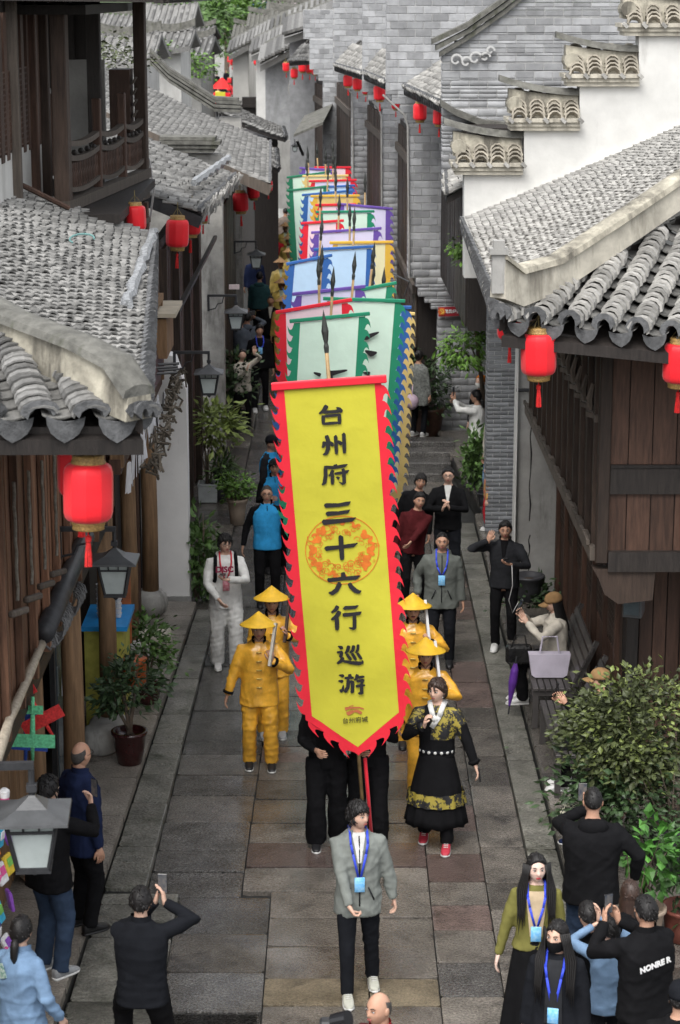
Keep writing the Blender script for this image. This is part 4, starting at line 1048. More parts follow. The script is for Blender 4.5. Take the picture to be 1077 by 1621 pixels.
# ================================================================== PEOPLE
def skin(name, c): return mat('skin_' + name, c, .55, .12, 14, .08, 60, spec=.35, col2=(c[0] * .92, c[1] * .82, c[2] * .78))
SK = {'fair': skin('fair', (.64, .43, .33)), 'mid': skin('mid', (.50, .30, .21)), 'tan': skin('tan', (.36, .20, .125)), 'pale': skin('pale', (.72, .54, .46))}
m_lip = mat('lip', (.32, .09, .08), .5, .1, 10, 0)
m_eye = mat('eye_dark', (.012, .01, .01), .2, .1, 10, 0)
m_eyew = mat('eye_white', (.55, .52, .5), .3, .05, 10, 0)
m_hair = mat('black_hair', (.010, .009, .009), .5, .4, 60, .15, 160, spec=.35, stretch=(1, 1, .2))
m_hair_b = mat('brown_hair', (.035, .018, .012), .5, .4, 60, .15, 160, spec=.5, stretch=(1, 1, .3))
m_hair_g = mat('grey_stubble', (.06, .055, .05), .7, .4, 90, .3, 120)
C = {k: cloth(k, v) for k, v in dict(black=(.008, .008, .009), ink=(.011, .012, .015), charcoal=(.022, .023, .026), navy=(.014, .021, .055), grey=(.19, .205, .19), olive_grey=(.115, .125, .115), white=(.62, .62, .60), cream=(.52, .48, .41),
    denim=(.035, .055, .095), light_denim=(.16, .25, .38), blue_vest=(.035, .30, .62), olive=(.16, .15, .045), tan=(.42, .33, .22), maroon=(.07, .012, .014), teal=(.03, .075, .08), purple=(.14, .02, .12), red=(.45, .02, .03),
    taupe=(.16, .13, .11), lilac=(.30, .25, .36), greyblue=(.13, .15, .18), cap_tan=(.28, .17, .08), yellow=(.62, .36, .02), orange=(.55, .17, .03)).items()}
C['gold'] = mat('gold_satin', (.80, .40, .04), .3, .3, 7, .45, 9, spec=.7)
C['goldy'] = mat('pale_gold_satin', (.55, .40, .10), .45, .3, 7, .3, 12, spec=.5)
C['hat_y'] = mat('yellow_hat', (.70, .42, .025), .55, .15, 12, .15, 40)
C['hat_r'] = mat('rattan_hat', (.38, .22, .10), .7, .3, 20, .3, 60)
C['sole'] = mat('shoe_sole', (.6, .6, .58), .6, .1, 10, 0)
C['shoe_b'] = mat('black_shoe', (.012, .012, .013), .45, .2, 10, .1)
C['shoe_w'] = mat('white_shoe', (.55, .55, .54), .55, .1, 10, .1)
C['shoe_g'] = mat('grey_shoe', (.30, .31, .32), .6, .15, 12, .15)
C['shoe_r'] = mat('red_shoe', (.40, .03, .05), .55, .2, 18, .1)
m_lany = mat('lanyard_blue', (.035, .07, .62), .6, .1, 10, 0)
m_lanyr = mat('lanyard_red', (.55, .03, .05), .6, .1, 10, 0)
m_badge = mat('badge_blue', (.10, .42, .80), .35, .25, 45, 0, col2=(.35, .62, .85))
m_badger = mat('badge_pink', (.45, .08, .13), .35, .25, 45, 0, col2=(.6, .35, .38))
m_phone = mat('phone_black', (.012, .012, .014), .2, .1, 5, 0, spec=.6)
m_screen = mat('phone_screen', (.05, .06, .08), .08, .6, 30, 0, col2=(.15, .14, .13))

def ell(c, rx, ry, n=18, R3=None, pw=2.4):
    out = []
    for k in range(n):
        a = 2 * math.pi * k / n; ca, sa = math.cos(a), math.sin(a)
        v = Vector((math.copysign(abs(ca) ** (2 / pw), ca) * rx, math.copysign(abs(sa) ** (2 / pw), sa) * ry, 0))
        out.append(Vector(c) + (R3 @ v if R3 is not None else v))
    return out
def ik(a, b, l1, l2, hint):
    a, b = Vector(a), Vector(b); d = b - a; L = min(d.length, (l1 + l2) * .999); d.normalize(); b = a + d * L
    x = (l1 * l1 - l2 * l2 + L * L) / (2 * L); h = math.sqrt(max(0, l1 * l1 - x * x))
    hv = Vector(hint); hv = hv - d * hv.dot(d); hv.normalize()
    return a + d * x + hv * h, b
def head_geo(female=False, nu=36, nv=30):
    vs = []; 
    for j in range(nv + 1):
        th = math.pi * j / nv
        for k in range(nu):
            ph = 2 * math.pi * k / nu
            ph = ph + .35 * math.sin(2 * ph) * 0 - .28 * math.sin(ph)   # denser at the front (ph = 0)
            dx, dy, dz = math.sin(th) * math.sin(ph), -math.sin(th) * math.cos(ph), math.cos(th)
            x, y, z = dx * .074, dy * .094, dz * .116
            f = max(0, -dy)
            if z < 0:
                t = -z / .116
                x *= 1 - (.34 if female else .27) * t ** 1.8
                if y > 0: y *= 1 - .35 * t
                else: y *= 1 + .06 * t * (1 - t)
            if z > .04 and y < 0: y *= 1 - .06 * (z - .04) / .07
            y *= (1 - .05 * f ** 3)
            if y < 0:
                nose = (max(0, min(1, (.028 - z) / .05)) if z > -.026 else max(0, 1 - (-.026 - z) / .012))
                y -= .021 * nose * math.exp(-(x / (.0095 + .006 * nose)) ** 2) * f
                y += .009 * math.exp(-((abs(x) - .031) / .013) ** 2 - ((z - .010) / .012) ** 2)
                y -= .004 * math.exp(-(x / .05) ** 2 - ((z - .033) / .008) ** 2)
                y -= .0045 * math.exp(-(x / .02) ** 2 - ((z + .052) / .010) ** 2)
                y += .003 * math.exp(-(x / .02) ** 2 - ((z + .070) / .006) ** 2)
                y -= .006 * math.exp(-(x / .025) ** 2 - ((z + .095) / .014) ** 2)
                x += math.copysign(.003, x) * math.exp(-((abs(x) - .052) / .016) ** 2 - ((z + .018) / .018) ** 2)
            vs.append(Vector((x, y, z)))
    fs = [(j * nu + k, j * nu + (k + 1) % nu, (j + 1) * nu + (k + 1) % nu, (j + 1) * nu + k) for j in range(nv) for k in range(nu)]
    return vs, fs
HEADS = {(f, q): head_geo(f, *((36, 30) if q else (18, 14))) for f in (False, True) for q in (False, True)}
def surf_y(x, z):      # front of the face at (x, z), for laying eyes and brows
    u = (x / .074) ** 2 + (z / .116) ** 2
    return -.094 * math.sqrt(max(.05, 1 - u))

def hand_geo(mb, w, d, nrm, curl=.5, s=1.0, side=1, mi=0, spread=.0):
    """palm, four bent fingers of unequal length and a thumb; d: towards the fingers, nrm: out of the palm"""
    d = Vector(d).normalized(); nrm = Vector(nrm); nrm = (nrm - d * nrm.dot(d)).normalized(); x = d.cross(nrm) * side
    w = Vector(w)
    def ring(c, a, b): return [c + x * (math.cos(t) * a) + nrm * (math.sin(t) * b) for t in [2 * math.pi * k / 8 for k in range(8)]]
    mb.rings([ring(w - d * .03 * s, .026 * s, .02 * s), ring(w + d * .015 * s, .030 * s, .019 * s), ring(w + d * .05 * s, .040 * s, .016 * s), ring(w + d * .085 * s, .040 * s, .013 * s)], mi)
    for i, (ox, l) in enumerate(((-.030, .062), (-.010, .078), (.010, .084), (.030, .074))):
        p = w + d * .082 * s + x * ox * s; pts = [p - d * .015 * s]; a = .1; q = p
        for f_, seg in ((.45, 0), (.32, 1), (.23, 2)):
            pts.append(q.copy()); a += curl * (.55 if seg == 0 else .75)
            q = q + (d * math.cos(a) + nrm * math.sin(a) + x * ox * spread * 8) * l * f_ * s
        pts.append(q)
        mb.tube(pts, [.0095 * s, .0095 * s, .0088 * s, .008 * s, .006 * s], 6, mi)
    p = w + d * .025 * s + x * .03 * s; a = .3
    pts = [p - x * .015 * s, p + x * .014 * s + d * .018 * s]
    q = pts[-1]; pts.append(q + (d * .8 + x * .35 + nrm * .5 * curl) * .034 * s); q = pts[-1]; pts.append(q + (d * .9 + nrm * .8 * curl - x * .1) * .026 * s)
    mb.tube(pts, [.013 * s, .0125 * s, .0105 * s, .008 * s], 6, mi)

PEND = []
def temp(mb, name):
    o = bpy.data.objects.new(name, mb.mesh(name)); COL.objects.link(o); return o
PEOPLE = {}
def person(label, loc, yaw=0, h=1.72, sk='mid', female=False, top=None, bottom=None, shoes=None, hair='short', hairm=None, hat=None, lean=0, side=0, twist=0, pel=(0, 0, 0),
           head=(0, 0), la=None, ra=None, le=None, re=None, ll=None, rl=None, lk=None, rk=None, curl=.5, lpalm=None, rpalm=None, lcurl=None, rcurl=None, lhand=None, rhand=None, extras=(), lod=1, group=None, build=1.0, glasses=False, beard=False, lips=None, mask=None, headscale=1.0, eyes=True, foot=(0, 0), nolegs=False):
    """one figure; local frame: faces -y, feet at z 0; all targets are for a 1.75 m body and scale with h"""
    s = h / 1.75
    q = lod > 0
    root_loc = Vector(loc)
    Tl = Matrix.Rotation(R(side), 3, 'Y') @ Matrix.Rotation(R(lean), 3, 'X')
    pv = Vector((0, 0, .95)) + Vector(pel)
    def T(x, y, z, tw=None):
        f = twist * (tw if tw is not None else max(0, min(1, z / .45)))
        v = Matrix.Rotation(R(f), 3, 'Z') @ Vector((x, y, z))
        return pv + Tl @ v
    def TR(tw): return Tl @ Matrix.Rotation(R(twist * tw), 3, 'Z')
    sw = (.155 if female else .178) * build ** .3
    shl, shr = T(sw, 0, .445), T(-sw, 0, .445)
    la = Vector(la) if la else T(sw + .09, -.02, -.10); ra = Vector(ra) if ra else T(-sw - .09, -.02, -.10)
    el, la = ik(shl, la, .285, .265, le or (.5, .6, -.4)); er, ra = ik(shr, ra, .285, .265, re or (-.5, .6, -.4))
    hl, hr = pv + Vector((.09, 0, -.03)), pv + Vector((-.09, 0, -.03))
    ll = Vector(ll) if ll else Vector((.11, 0, .085)); rl = Vector(rl) if rl else Vector((-.11, 0, .085))
    kl, ll = ik(hl, ll, .43, .42, lk or (.12, -1, 0)); kr, rl = ik(hr, rl, .43, .42, rk or (-.12, -1, 0))
    neck = T(0, .005, .55); hc = T(0, -.025, .675)
    RH = TR(1) @ Matrix.Rotation(R(head[0]), 3, 'Z') @ Matrix.Rotation(R(head[1]), 3, 'X')
    def S(v): return Vector(v) * s
    def scale(mb): mb.v = [(v[0] * s, v[1] * s, v[2] * s) for v in mb.v]; return mb
    # body
    bd = MB()
    prof = [(-.13, .13, .095), (0, .135, .1), (.15, .12, .095), (.3, .14, .10), (.42, .145, .095), (.49, .12, .08), (.53, .07, .065), (.56, .052, .055), (.66, .048, .052)]
    bd.rings([ell(T(0, .01 if z < .5 else 0, z), rx, ry, 14, TR(max(0, min(1, z / .45)))) for z, rx, ry in prof])
    for (a, e, w) in ((shl, el, la), (shr, er, ra)): bd.tube([a, a.lerp(e, .5), e, e.lerp(w, .4), w], [.048, .045, .037, .036, .026], 10)
    for (a, k, w) in ((hl, kl, ll), (hr, kr, rl)): bd.tube([a + Vector((0, 0, .04)), a.lerp(k, .5), k, k.lerp(w, .4), w], [.075, .066, .05, .048, .035], 10)
    scale(bd); body = temp(bd, 'person'); body['label'] = label; body['category'] = 'person'
    if group: body['group'] = group
    ex = MB()          # head, hands, face
    hv, hf = HEADS[(female, q)]
    hs_ = headscale
    ex.add([hc + RH @ (v * hs_) for v in hv], hf, 0)
    for sx in (-1, 1):
        ex.sphere(hc + RH @ (Vector((sx * .073, .012, -.004)) * hs_), 1, 8, 6, 0, (.010 * hs_, .022 * hs_, .032 * hs_), RH)
        if q and eyes:
            for (x, z, rx, rz, mi, dy) in ((.031, .011, .0135, .0058, 3, .004), (.031, .011, .006, .0058, 2, .0015)):
                ex.sphere(hc + RH @ (Vector((sx * x, surf_y(x, z) + dy, z)) * hs_), 1, 8, 6, mi, (rx * hs_, .006 * hs_, rz * hs_), RH)
            ex.tube([hc + RH @ (Vector((sx * x, surf_y(x, z) - .003, z)) * hs_) for x, z in ((.014, .030), (.030, .036), (.046, .030))], [.003 * hs_, .0036 * hs_, .002 * hs_], 5, 2)
            ex.tube([hc + RH @ (Vector((sx * x, surf_y(x, z) - .001, z)) * hs_) for x, z in ((.018, .014), (.031, .0185), (.045, .013))], .0018 * hs_, 4, 2)
    if q and mask is None:
        for z_, r_ in ((-.0505, .0042), (-.0575, .0050)):
            ex.sphere(hc + RH @ (Vector((0, surf_y(.0, z_) - .0055, z_)) * hs_), 1, 10, 6, 4, (.021 * hs_, .007 * hs_, r_ * hs_), RH)
    if beard: ex.tube([hc + RH @ Vector((x, surf_y(x, -.042) - .004, -.040 - abs(x) * .25)) for x in (-.026, 0, .026)], [.003, .005, .003], 5, 2)
    dl = Vector(lhand) if lhand else (la - el); dr = Vector(rhand) if rhand else (ra - er)
    hand_geo(ex, la, dl, lpalm or (-1, 0, 0), lcurl if lcurl is not None else curl, 1.0, 1)
    hand_geo(ex, ra, dr, rpalm or (1, 0, 0), rcurl if rcurl is not None else curl, 1.0, -1)
    scale(ex)
    PEND.append(dict(o=body, vox=.021 if q else .034, it=2, amp=0, extra=ex, mats=[SK[sk], SK[sk], m_eye, m_eyew, lips or m_lip], base_mi=0, seed=0))
    def child(mb, name, mats, vox=None, amp=.005, it=3, lab=None, smooth=True, kind='cloth', post=None):
        scale(mb)
        if vox:
            o = temp(mb, name); PEND.append(dict(o=o, vox=vox, it=it, amp=amp, extra=None, mats=mats if isinstance(mats, list) else [mats], seed=random.random() * 99, kind=kind, post=post))
        else: o = mb.build(name, mats, None, smooth)
        o.parent = body
        if lab: o['label'] = lab
        return o
    V = .0155 if q else .028
    # trousers or skirt
    bt = bottom or {}
    bm_ = bt.get('m', C['black']); lo = bt.get('loose', 1.0) 
    if bt.get('kind', 'trousers') == 'trousers':
        mb = MB()
        mb.rings([ell(pv + (T(0, .01, z) - pv if z > 0 else Vector((0, .01, z))), rx * build, ry * build, 14) for z, rx, ry in ((-.10, .14, .11), (0, .165, .118), (.08, .158, .112), (.14, .15, .108))])
        for (a, k, w) in ((hl, kl, ll), (hr, kr, rl)):
            d = (w - k).normalized(); w2 = w + d * bt.get('drop', .02); fl = bt.get('flare', 1.0)
            mb.tube([a + Vector((0, 0, .02)), a.lerp(k, .5), k, k.lerp(w2, .5), w2], [.096 * lo * build, .090 * lo, .072 * lo, .066 * lo * fl, .062 * lo * fl], 12)
        child(mb, 'trousers', bm_, V, .006 * lo, kind='leg')
    elif bt['kind'] == 'skirt':
        mb = MB(); n = 48; z1, z0, r0 = bt.get('top', 1.0), bt.get('hem', .3), bt.get('r', .30); pl = bt.get('pleats', 14); rr = []
        for j in range(12):
            t = j / 11; z = z1 + (z0 - z1) * t; rad = .15 + (r0 - .15) * t ** .8
            rr.append([Vector(((rad * (1 + .045 * t * math.cos(pl * 2 * math.pi * k / n + .5 * math.sin(k)))) * math.cos(2 * math.pi * k / n) + pel[0], .80 * (rad * (1 + .06 * t * math.cos(pl * 2 * math.pi * k / n))) * math.sin(2 * math.pi * k / n) + pel[1] - bt.get('sway', 0) * t, z + .012 * math.sin(k * .8) * t)) for k in range(n)])
        mb.rings(rr); child(mb, 'skirt', bm_)
        mb = MB()
        for (a, k, w) in ((hl, kl, ll), (hr, kr, rl)): mb.tube([a, k, w], [.085, .075, .07], 12)
        child(mb, 'trousers', bt.get('under', C['black']), V, .005, kind='leg')
    # shoes
    sh = shoes or {}
    for i, (k, w) in enumerate(((kl, ll), (kr, rl))):
        fd = R(foot[i]); fR = Matrix.Rotation(fd, 3, 'Z'); tip = sh.get('tip', (0, 0))[i]
        fR = fR @ Matrix.Rotation(R(tip), 3, 'X')
        mb = MB(); base = w - Vector((0, 0, .085))
        def rg(y, hw, z0, z1): return [base + Vector((0, 0, .085)) + fR @ (Vector((math.copysign(abs(math.cos(t)) ** .7, math.cos(t)) * hw, y, z0 + (z1 - z0) * (.5 + .5 * math.copysign(abs(math.sin(t)) ** .6, math.sin(t)))) ) - Vector((0, 0, .085))) for t in [2 * math.pi * j / 12 for j in range(12)]]
        mb.rings([rg(.075, .02, .03, .07), rg(.07, .034, .015, .10), rg(.03, .040, .012, .115), rg(-.04, .042, .012, .10), rg(-.10, .047, .012, .072), rg(-.155, .044, .012, .055), rg(-.185, .03, .014, .045), rg(-.196, .012, .018, .035)], 0)
        mb.rings([rg(.08, .02, .0, .022), rg(.07, .038, .0, .026), rg(-.04, .046, .0, .026), rg(-.11, .050, .0, .026), rg(-.165, .046, .002, .026), rg(-.203, .016, .006, .026)], 1)
        if sh.get('lace'):
            for j in range(4): mb.tube([base + Vector((0, 0, .085)) + fR @ (Vector((x, -.045 - .02 * j, .103 - .009 * j)) - Vector((0, 0, .085))) for x in (-.022, 0, .022)], .004, 4, 1)
        child(mb, 'shoe', [sh.get('m', C['shoe_b']), sh.get('sole', C['shoe_b'])])
    # top
    tp = top or {}
    tm = tp.get('m', C['black']); lo = tp.get('loose', 1.0) * build; hem = tp.get('hem', -.10); sl = tp.get('sleeve', 1.0)
    F = (.93, .97) if female else (1, 1)
    def pr(z):
        P_ = [(-.3, .20, .145), (-.16, .192, .138), (0, .182 * (1.0 if not female else .97), .132), (.13, .172 if not female else .150, .126), (.28, .190 if not female else .165, .134), (.38, .192 if not female else .168, .128), (.45, .172 if not female else .150, .114), (.495, .125 if not female else .11, .095), (.53, .085, .08), (.56, .070, .072)]
        for (z0, a0, b0), (z1, a1, b1) in zip(P_[:-1], P_[1:]):
            if z <= z1: 
                t = max(0, (z - z0) / (z1 - z0)); return a0 + (a1 - a0) * t, b0 + (b1 - b0) * t
        return P_[-1][1:]
    def fronty(z): return -(pr(z)[1] * lo) + .008
    mb = MB(); zs = [hem] + [z for z in (-.16, -.05, .06, .17, .28, .38, .45, .50, .54) if z > hem + .03]
    hemf = tp.get('hemf', 1.0)
    mb.rings([ell(T(0, .006, z) if z > -.1 else pv + Vector((0, .006, z)) + Vector((0, -.02 * 0, 0)), pr(z)[0] * (lo if z < .46 else 1 + (lo - 1) * .4) * (hemf if z == hem else 1), pr(z)[1] * (lo if z < .46 else 1 + (lo - 1) * .4) * (hemf if z == hem else 1), 18, TR(max(0, min(1, z / .45)))) for z in zs])
    ar = tp.get('arm', 1.0) * (.86 if female else .93)
    if sl > 0:
        for (a, e, w) in ((shl, el, la), (shr, er, ra)):
            w2 = e.lerp(w, min(1.0, sl)); 
            if sl > 1: w2 = w + (w - e).normalized() * .03
            inn = T(0, 0, .455)
            mb.tube([a.lerp(inn, .4), a, a.lerp(e, .5), e, e.lerp(w2, .5), w2], [.060, .070 * ar, .071 * ar, .062 * ar, .054 * ar * tp.get('cuff', 1), .046 * ar * tp.get('cuff', 1)], 12)
    jk = child(mb, tp.get('name', 'jacket'), tp.get('mats', tm), V, tp.get('fold', .006), kind='top', post=tp.get('post'))
    if tp.get('collar'):
        mb = MB(); cm = tp['collar'] if not isinstance(tp['collar'], bool) else tm
        rr = []
        for z, r_ in ((.485, .092), (.535, .080), (.585, .080)):
            rr.append([T(math.sin(a) * r_, -.012 - math.cos(a) * r_ * .95, z - .03 * max(0, math.cos(a)), 1) for a in [R(35) + (2 * math.pi - R(70)) * k / 16 for k in range(17)]])
        vs = [p for r_ in rr for p in r_]; mb.add(vs, [(j * 17 + k, j * 17 + k + 1, (j + 1) * 17 + k + 1, (j + 1) * 17 + k) for j in range(2) for k in range(16)])
        child(mb, 'collar', cm)
    if tp.get('hood'):
        mb = MB(); mb.rings([ell(T(0, .075, z, 1), rx, ry, 14, TR(1), 2) for z, rx, ry in ((.42, .07, .03), (.45, .115, .055), (.50, .125, .065), (.545, .105, .05), (.56, .07, .03))]); child(mb, 'hood', tm)
    if tp.get('inner'):      # shirt seen in the open front
        mb = MB(); zt, zb, wt, wb = tp.get('inner_z', (.555, .30, .05, .012))
        pts = []
        for z, w in ((zb, wb), ((zb + zt) / 2, (wb + wt) / 2), (zt - .03, wt), (zt, wt * .9)):
            yy = fronty(z) - .012 if z < .5 else -(.078 + .01)
            pts.append([T(-w, yy + .006, z, 1), T(-w * .4, yy - .004, z, 1), T(w * .4, yy - .004, z, 1), T(w, yy + .006, z, 1)])
        mb.add([p for r_ in pts for p in r_], [(j * 4 + k, j * 4 + k + 1, (j + 1) * 4 + k + 1, (j + 1) * 4 + k) for j in range(3) for k in range(3)])
        child(mb, 'shirt', tp['inner'])
    if tp.get('zip'):
        mb = MB(); mb.tube([T(0, fronty(z) - .012, z, 1) for z in (max(hem, -.1) + .02, .0, .1, .2, .3, .4, .47, .52)], .006, 5); child(mb, 'zip', tp['zip'] if not isinstance(tp['zip'], bool) else C['ink'])
    if tp.get('pockets'):
        for sx in (-1, 1):
            mb = MB(); mb.beam(T(sx * .075, fronty(.06) - .010, .08, 1), T(sx * .125, fronty(.06) + .012, -.04, 1), .012, .010, up=(0, -1, 0)); child(mb, 'pocket', C['charcoal'])  # charcoal bar paints the shading line of a pocket slit
    if tp.get('vest'):
        mb = MB(); mb.rings([ell(T(0, .006, z), pr(z)[0] * lo * 1.1 if z < .45 else pr(z)[0] * .98, pr(z)[1] * lo * 1.16 if z < .45 else pr(z)[1] * 1.12, 18, TR(max(0, min(1, z / .45)))) for z in (-.12, 0, .12, .24, .34, .43, .50, .545)]); child(mb, 'vest', tp['vest'], V, .004)
    if tp.get('buttons'):
        for i in range(5):
            mb = MB(); z = .44 - .1 * i; mb.beam(T(-.03, fronty(z) - .012, z, 1), T(.03, fronty(z) - .012, z, 1), .012, .012); child(mb, 'frog_button', tp['buttons'])
    # hair
    hm = hairm or m_hair
    if hair and hair != 'bald':
        mb = MB(); nu = 30 if q else 16; nv = 11 if q else 7
        rs_ = random.Random(label)
        off = 1.0
        rings = []
        for j in range(nv):
            row = []
            for k in range(nu):
                ph = 2 * math.pi * k / nu       # 0 = front
                c = math.cos(ph)
                mx_ = {'short': 50 + 40 * (1 - c) if c > .2 else 86 + 27 * (.2 - c) / 1.2, 'buzz': 46 + 36 * (1 - c) if c > .2 else 80 + 26 * (.2 - c) / 1.2, 'mop': 58 + 46 * (1 - c) if c > .2 else 97 + 32 * (.2 - c) / 1.2, 'long': 48 + 52 * (1 - c) if c > .2 else 93 + 35 * (.2 - c) / 1.2, 'rim': 80 + 45 * (.2 - c) / 1.2}[hair if hair in ('short', 'buzz', 'mop', 'long', 'rim') else 'long']
                th = R(mx_) * j / (nv - 1)
                t_ = {'buzz': .005, 'rim': .003}.get(hair, .014 if hair != 'mop' else .018)
                t_ *= 1 + .35 * rs_.uniform(-1, 1) * (hair in ('short', 'mop')) 
                if j == nv - 1: t_ *= .25
                if hair == 'rim' and c > .1: t_ = -.012
                v = Vector((math.sin(th) * math.sin(ph) * (.074 + t_), -math.sin(th) * math.cos(ph) * (.094 + t_) + .004, math.cos(th) * (.116 + t_)))
                row.append(hc + RH @ (v * hs_))
            rings.append(row)
        if hair == 'rim': rings = rings[int(nv * .62):]
        mb.rings(rings, cap=True)
        if q and hair in ('short', 'mop', 'long', 'tail', 'bun', 'waist', 'buzz'):
            nt_ = {'buzz': 70, 'short': 110, 'mop': 130}.get(hair, 60)
            for i in range(nt_):
                ph = rs_.uniform(-math.pi, math.pi); c = math.cos(ph)
                top_ = (44 if hair != 'mop' else 58) if c > .3 else 100
                th = R(rs_.uniform(8, top_)); th2 = th + R({'buzz': 5, 'short': 17, 'mop': 22}.get(hair, 14) * rs_.uniform(.6, 1.5)); ph2 = ph + rs_.uniform(-.25, .25) + (.12 if hair != 'mop' else .2)
                def pt(t_, p_, g): return hc + RH @ (Vector((math.sin(t_) * math.sin(p_) * (.074 + g), -math.sin(t_) * math.cos(p_) * (.094 + g) + .004, math.cos(t_) * (.116 + g))) * hs_)
                g = {'buzz': .004, 'mop': .017}.get(hair, .012)
                mb.tube([pt(th, ph, g * .7), pt((th + th2) / 2, (ph + ph2) / 2, g * 1.25), pt(th2, ph2, g * .75)], [.008, .007, .001], 4)
        if hair in ('long', 'waist'):
            L = {'long': .36, 'waist': .5}[hair]
            for lay in range(2):
                rr = []
                for j in range(8):
                    t = j / 7; row = []
                    for k in range(17):
                        a = R(74) + R(212) * k / 16       # around the back, from temple to temple
                        r1 = .088 - .008 * lay + .02 * t; r2 = .104 - .008 * lay + .02 * t
                        v = Vector((math.sin(a) * r1 * (1 + .05 * rs_.uniform(-1, 1)), -math.cos(a) * r2 + .012 * t, .03 - L * t * (1 + .12 * rs_.uniform(-1, 1)) ))
                        row.append(hc + (RH @ v if t < .3 else (RH @ Vector((v.x, v.y, v.z)))) * hs_)
                    rr.append(row)
                mb.add([p for r_ in rr for p in r_], [(j * 17 + k, j * 17 + k + 1, (j + 1) * 17 + k + 1, (j + 1) * 17 + k) for j in range(7) for k in range(16)])
        if hair == 'waist':      # locks falling over the front of both shoulders
            for sx in (-1, 1):
                for q_ in range(5):
                    o_ = .012 * q_; l_ = rs_.uniform(.26, .40)
                    mb.tube([hc + RH @ Vector((sx * (.060 + o_), -.058 + o_, .05)), hc + RH @ Vector((sx * (.082 + o_ * .6), -.050 + o_, -.04)), T(sx * (.085 + o_ * 1.4), fronty(.5) - .015 + o_ * .8, .50, 1), T(sx * (.10 + o_), fronty(.38) - .022 + o_ * .6, .42 - .1, 1), T(sx * (.098 + o_ * 1.2), fronty(.2) - .018, .62 - l_ - .1, 1)], [.010, .013, .011, .008, .002], 5)
        if hair == 'tail':
            mb.tube([hc + RH @ Vector(v) for v in ((0, .10, -.03), (0, .125, -.09), (0.005, .12, -.17), (0, .11, -.24))], [.025, .034, .03, .012], 8)
        if hair == 'bun': mb.sphere(hc + RH @ Vector((0, .10, .05)), .05, 8, 6)
        child(mb, 'hair', hm, smooth=True)
    if mask:
        mb = MB(); rr = []
        for z, o in ((-.012, .012), (-.03, .022), (-.06, .020), (-.085, .014), (-.105, .004)):
            rr.append([hc + RH @ (Vector((math.sin(a) * (.077 - .25 * max(0, -z - .04)), -math.cos(a) * (.094 + o * math.cos(a)) , z)) * hs_) for a in [R(-80 + 160 * k / 12) for k in range(13)]])
        mb.add([p for r_ in rr for p in r_], [(j * 13 + k, j * 13 + k + 1, (j + 1) * 13 + k + 1, (j + 1) * 13 + k) for j in range(4) for k in range(12)]); child(mb, 'face_mask', mask)
    if glasses:
        mb = MB()
        for sx in (-1, 1):
            c = hc + RH @ Vector((sx * .032, -.102, .008)); mb.tube([c + RH @ Vector((math.cos(a) * .022, 0, math.sin(a) * .016)) for a in [i * math.pi / 6 for i in range(13)]], .0022, 4, cap=False)
            mb.tube([hc + RH @ Vector((sx * .053, -.10, .012)), hc + RH @ Vector((sx * .078, .0, .01))], .002, 4)
        mb.tube([hc + RH @ Vector((-.011, -.103, .01)), hc + RH @ Vector((.011, -.103, .01))], .002, 4); child(mb, 'spectacles', m_phone)
    if hat and hat[0] == 'cone':
        mb = MB(); tilt = RH @ Matrix.Rotation(R(-4), 3, 'X')
        prof = [(.006, .17), (.05, .135), (.11, .085), (.17, .045), (.225, .015), (.232, .006), (.22, .005), (.16, .03), (.10, .065), (.04, .11), (.004, .14)]
        mb.lathe(prof, (0, 0, 0), 24 if q else 14); mb.v = [tuple(hc + tilt @ (Vector(v) * hat[2] + Vector((0, 0, .045)))) for v in mb.v] if len(hat) > 2 else [tuple(hc + tilt @ (Vector(v) + Vector((0, 0, .045)))) for v in mb.v]
        child(mb, 'conical_hat', hat[1])
        mb = MB(); mb.tube([hc + RH @ Vector(v) for v in ((-.08, -.01, .05), (-.066, -.03, -.06), (0, -.055, -.125), (.066, -.03, -.06), (.08, -.01, .05))], .004, 4); child(mb, 'chin_strap', C['black'])
    if hat and hat[0] == 'cap':
        mb = MB(); nu = 20
        mb.rings([[hc + RH @ (Vector((math.sin(a) * rr * .88, -math.cos(a) * rr * 1.08 + .006, z))) for a in [2 * math.pi * k / nu for k in range(nu)]] for rr, z in ((.101, .025), (.102, .05), (.095, .085), (.075, .115), (.045, .133), (.01, .14))])
        br = []
        for t in (0, .5, 1):
            br.append([hc + RH @ Vector((math.sin(a) * (.085), -(.09 + .085 * t * math.cos(a * .95) ** .7 if True else 0) * 1 - .012 + (1 - math.cos(a)) * .055, .034 - .016 * t - .02 * (abs(a) / R(65)) ** 2)) for a in [R(-62 + 124 * k / 10) for k in range(11)]])
        vs = [p for r_ in br for p in r_]; n0 = len(vs); vs = vs + [p - RH @ Vector((0, 0, .006)) for p in vs]
        fs = [(j * 11 + k, j * 11 + k + 1, (j + 1) * 11 + k + 1, (j + 1) * 11 + k) for j in range(2) for k in range(10)]
        mb.add(vs, fs + [tuple(n0 + i for i in reversed(f)) for f in fs] + [(22 + k, 23 + k, n0 + 23 + k, n0 + 22 + k) for k in range(10)])
        child(mb, 'cap', hat[1])
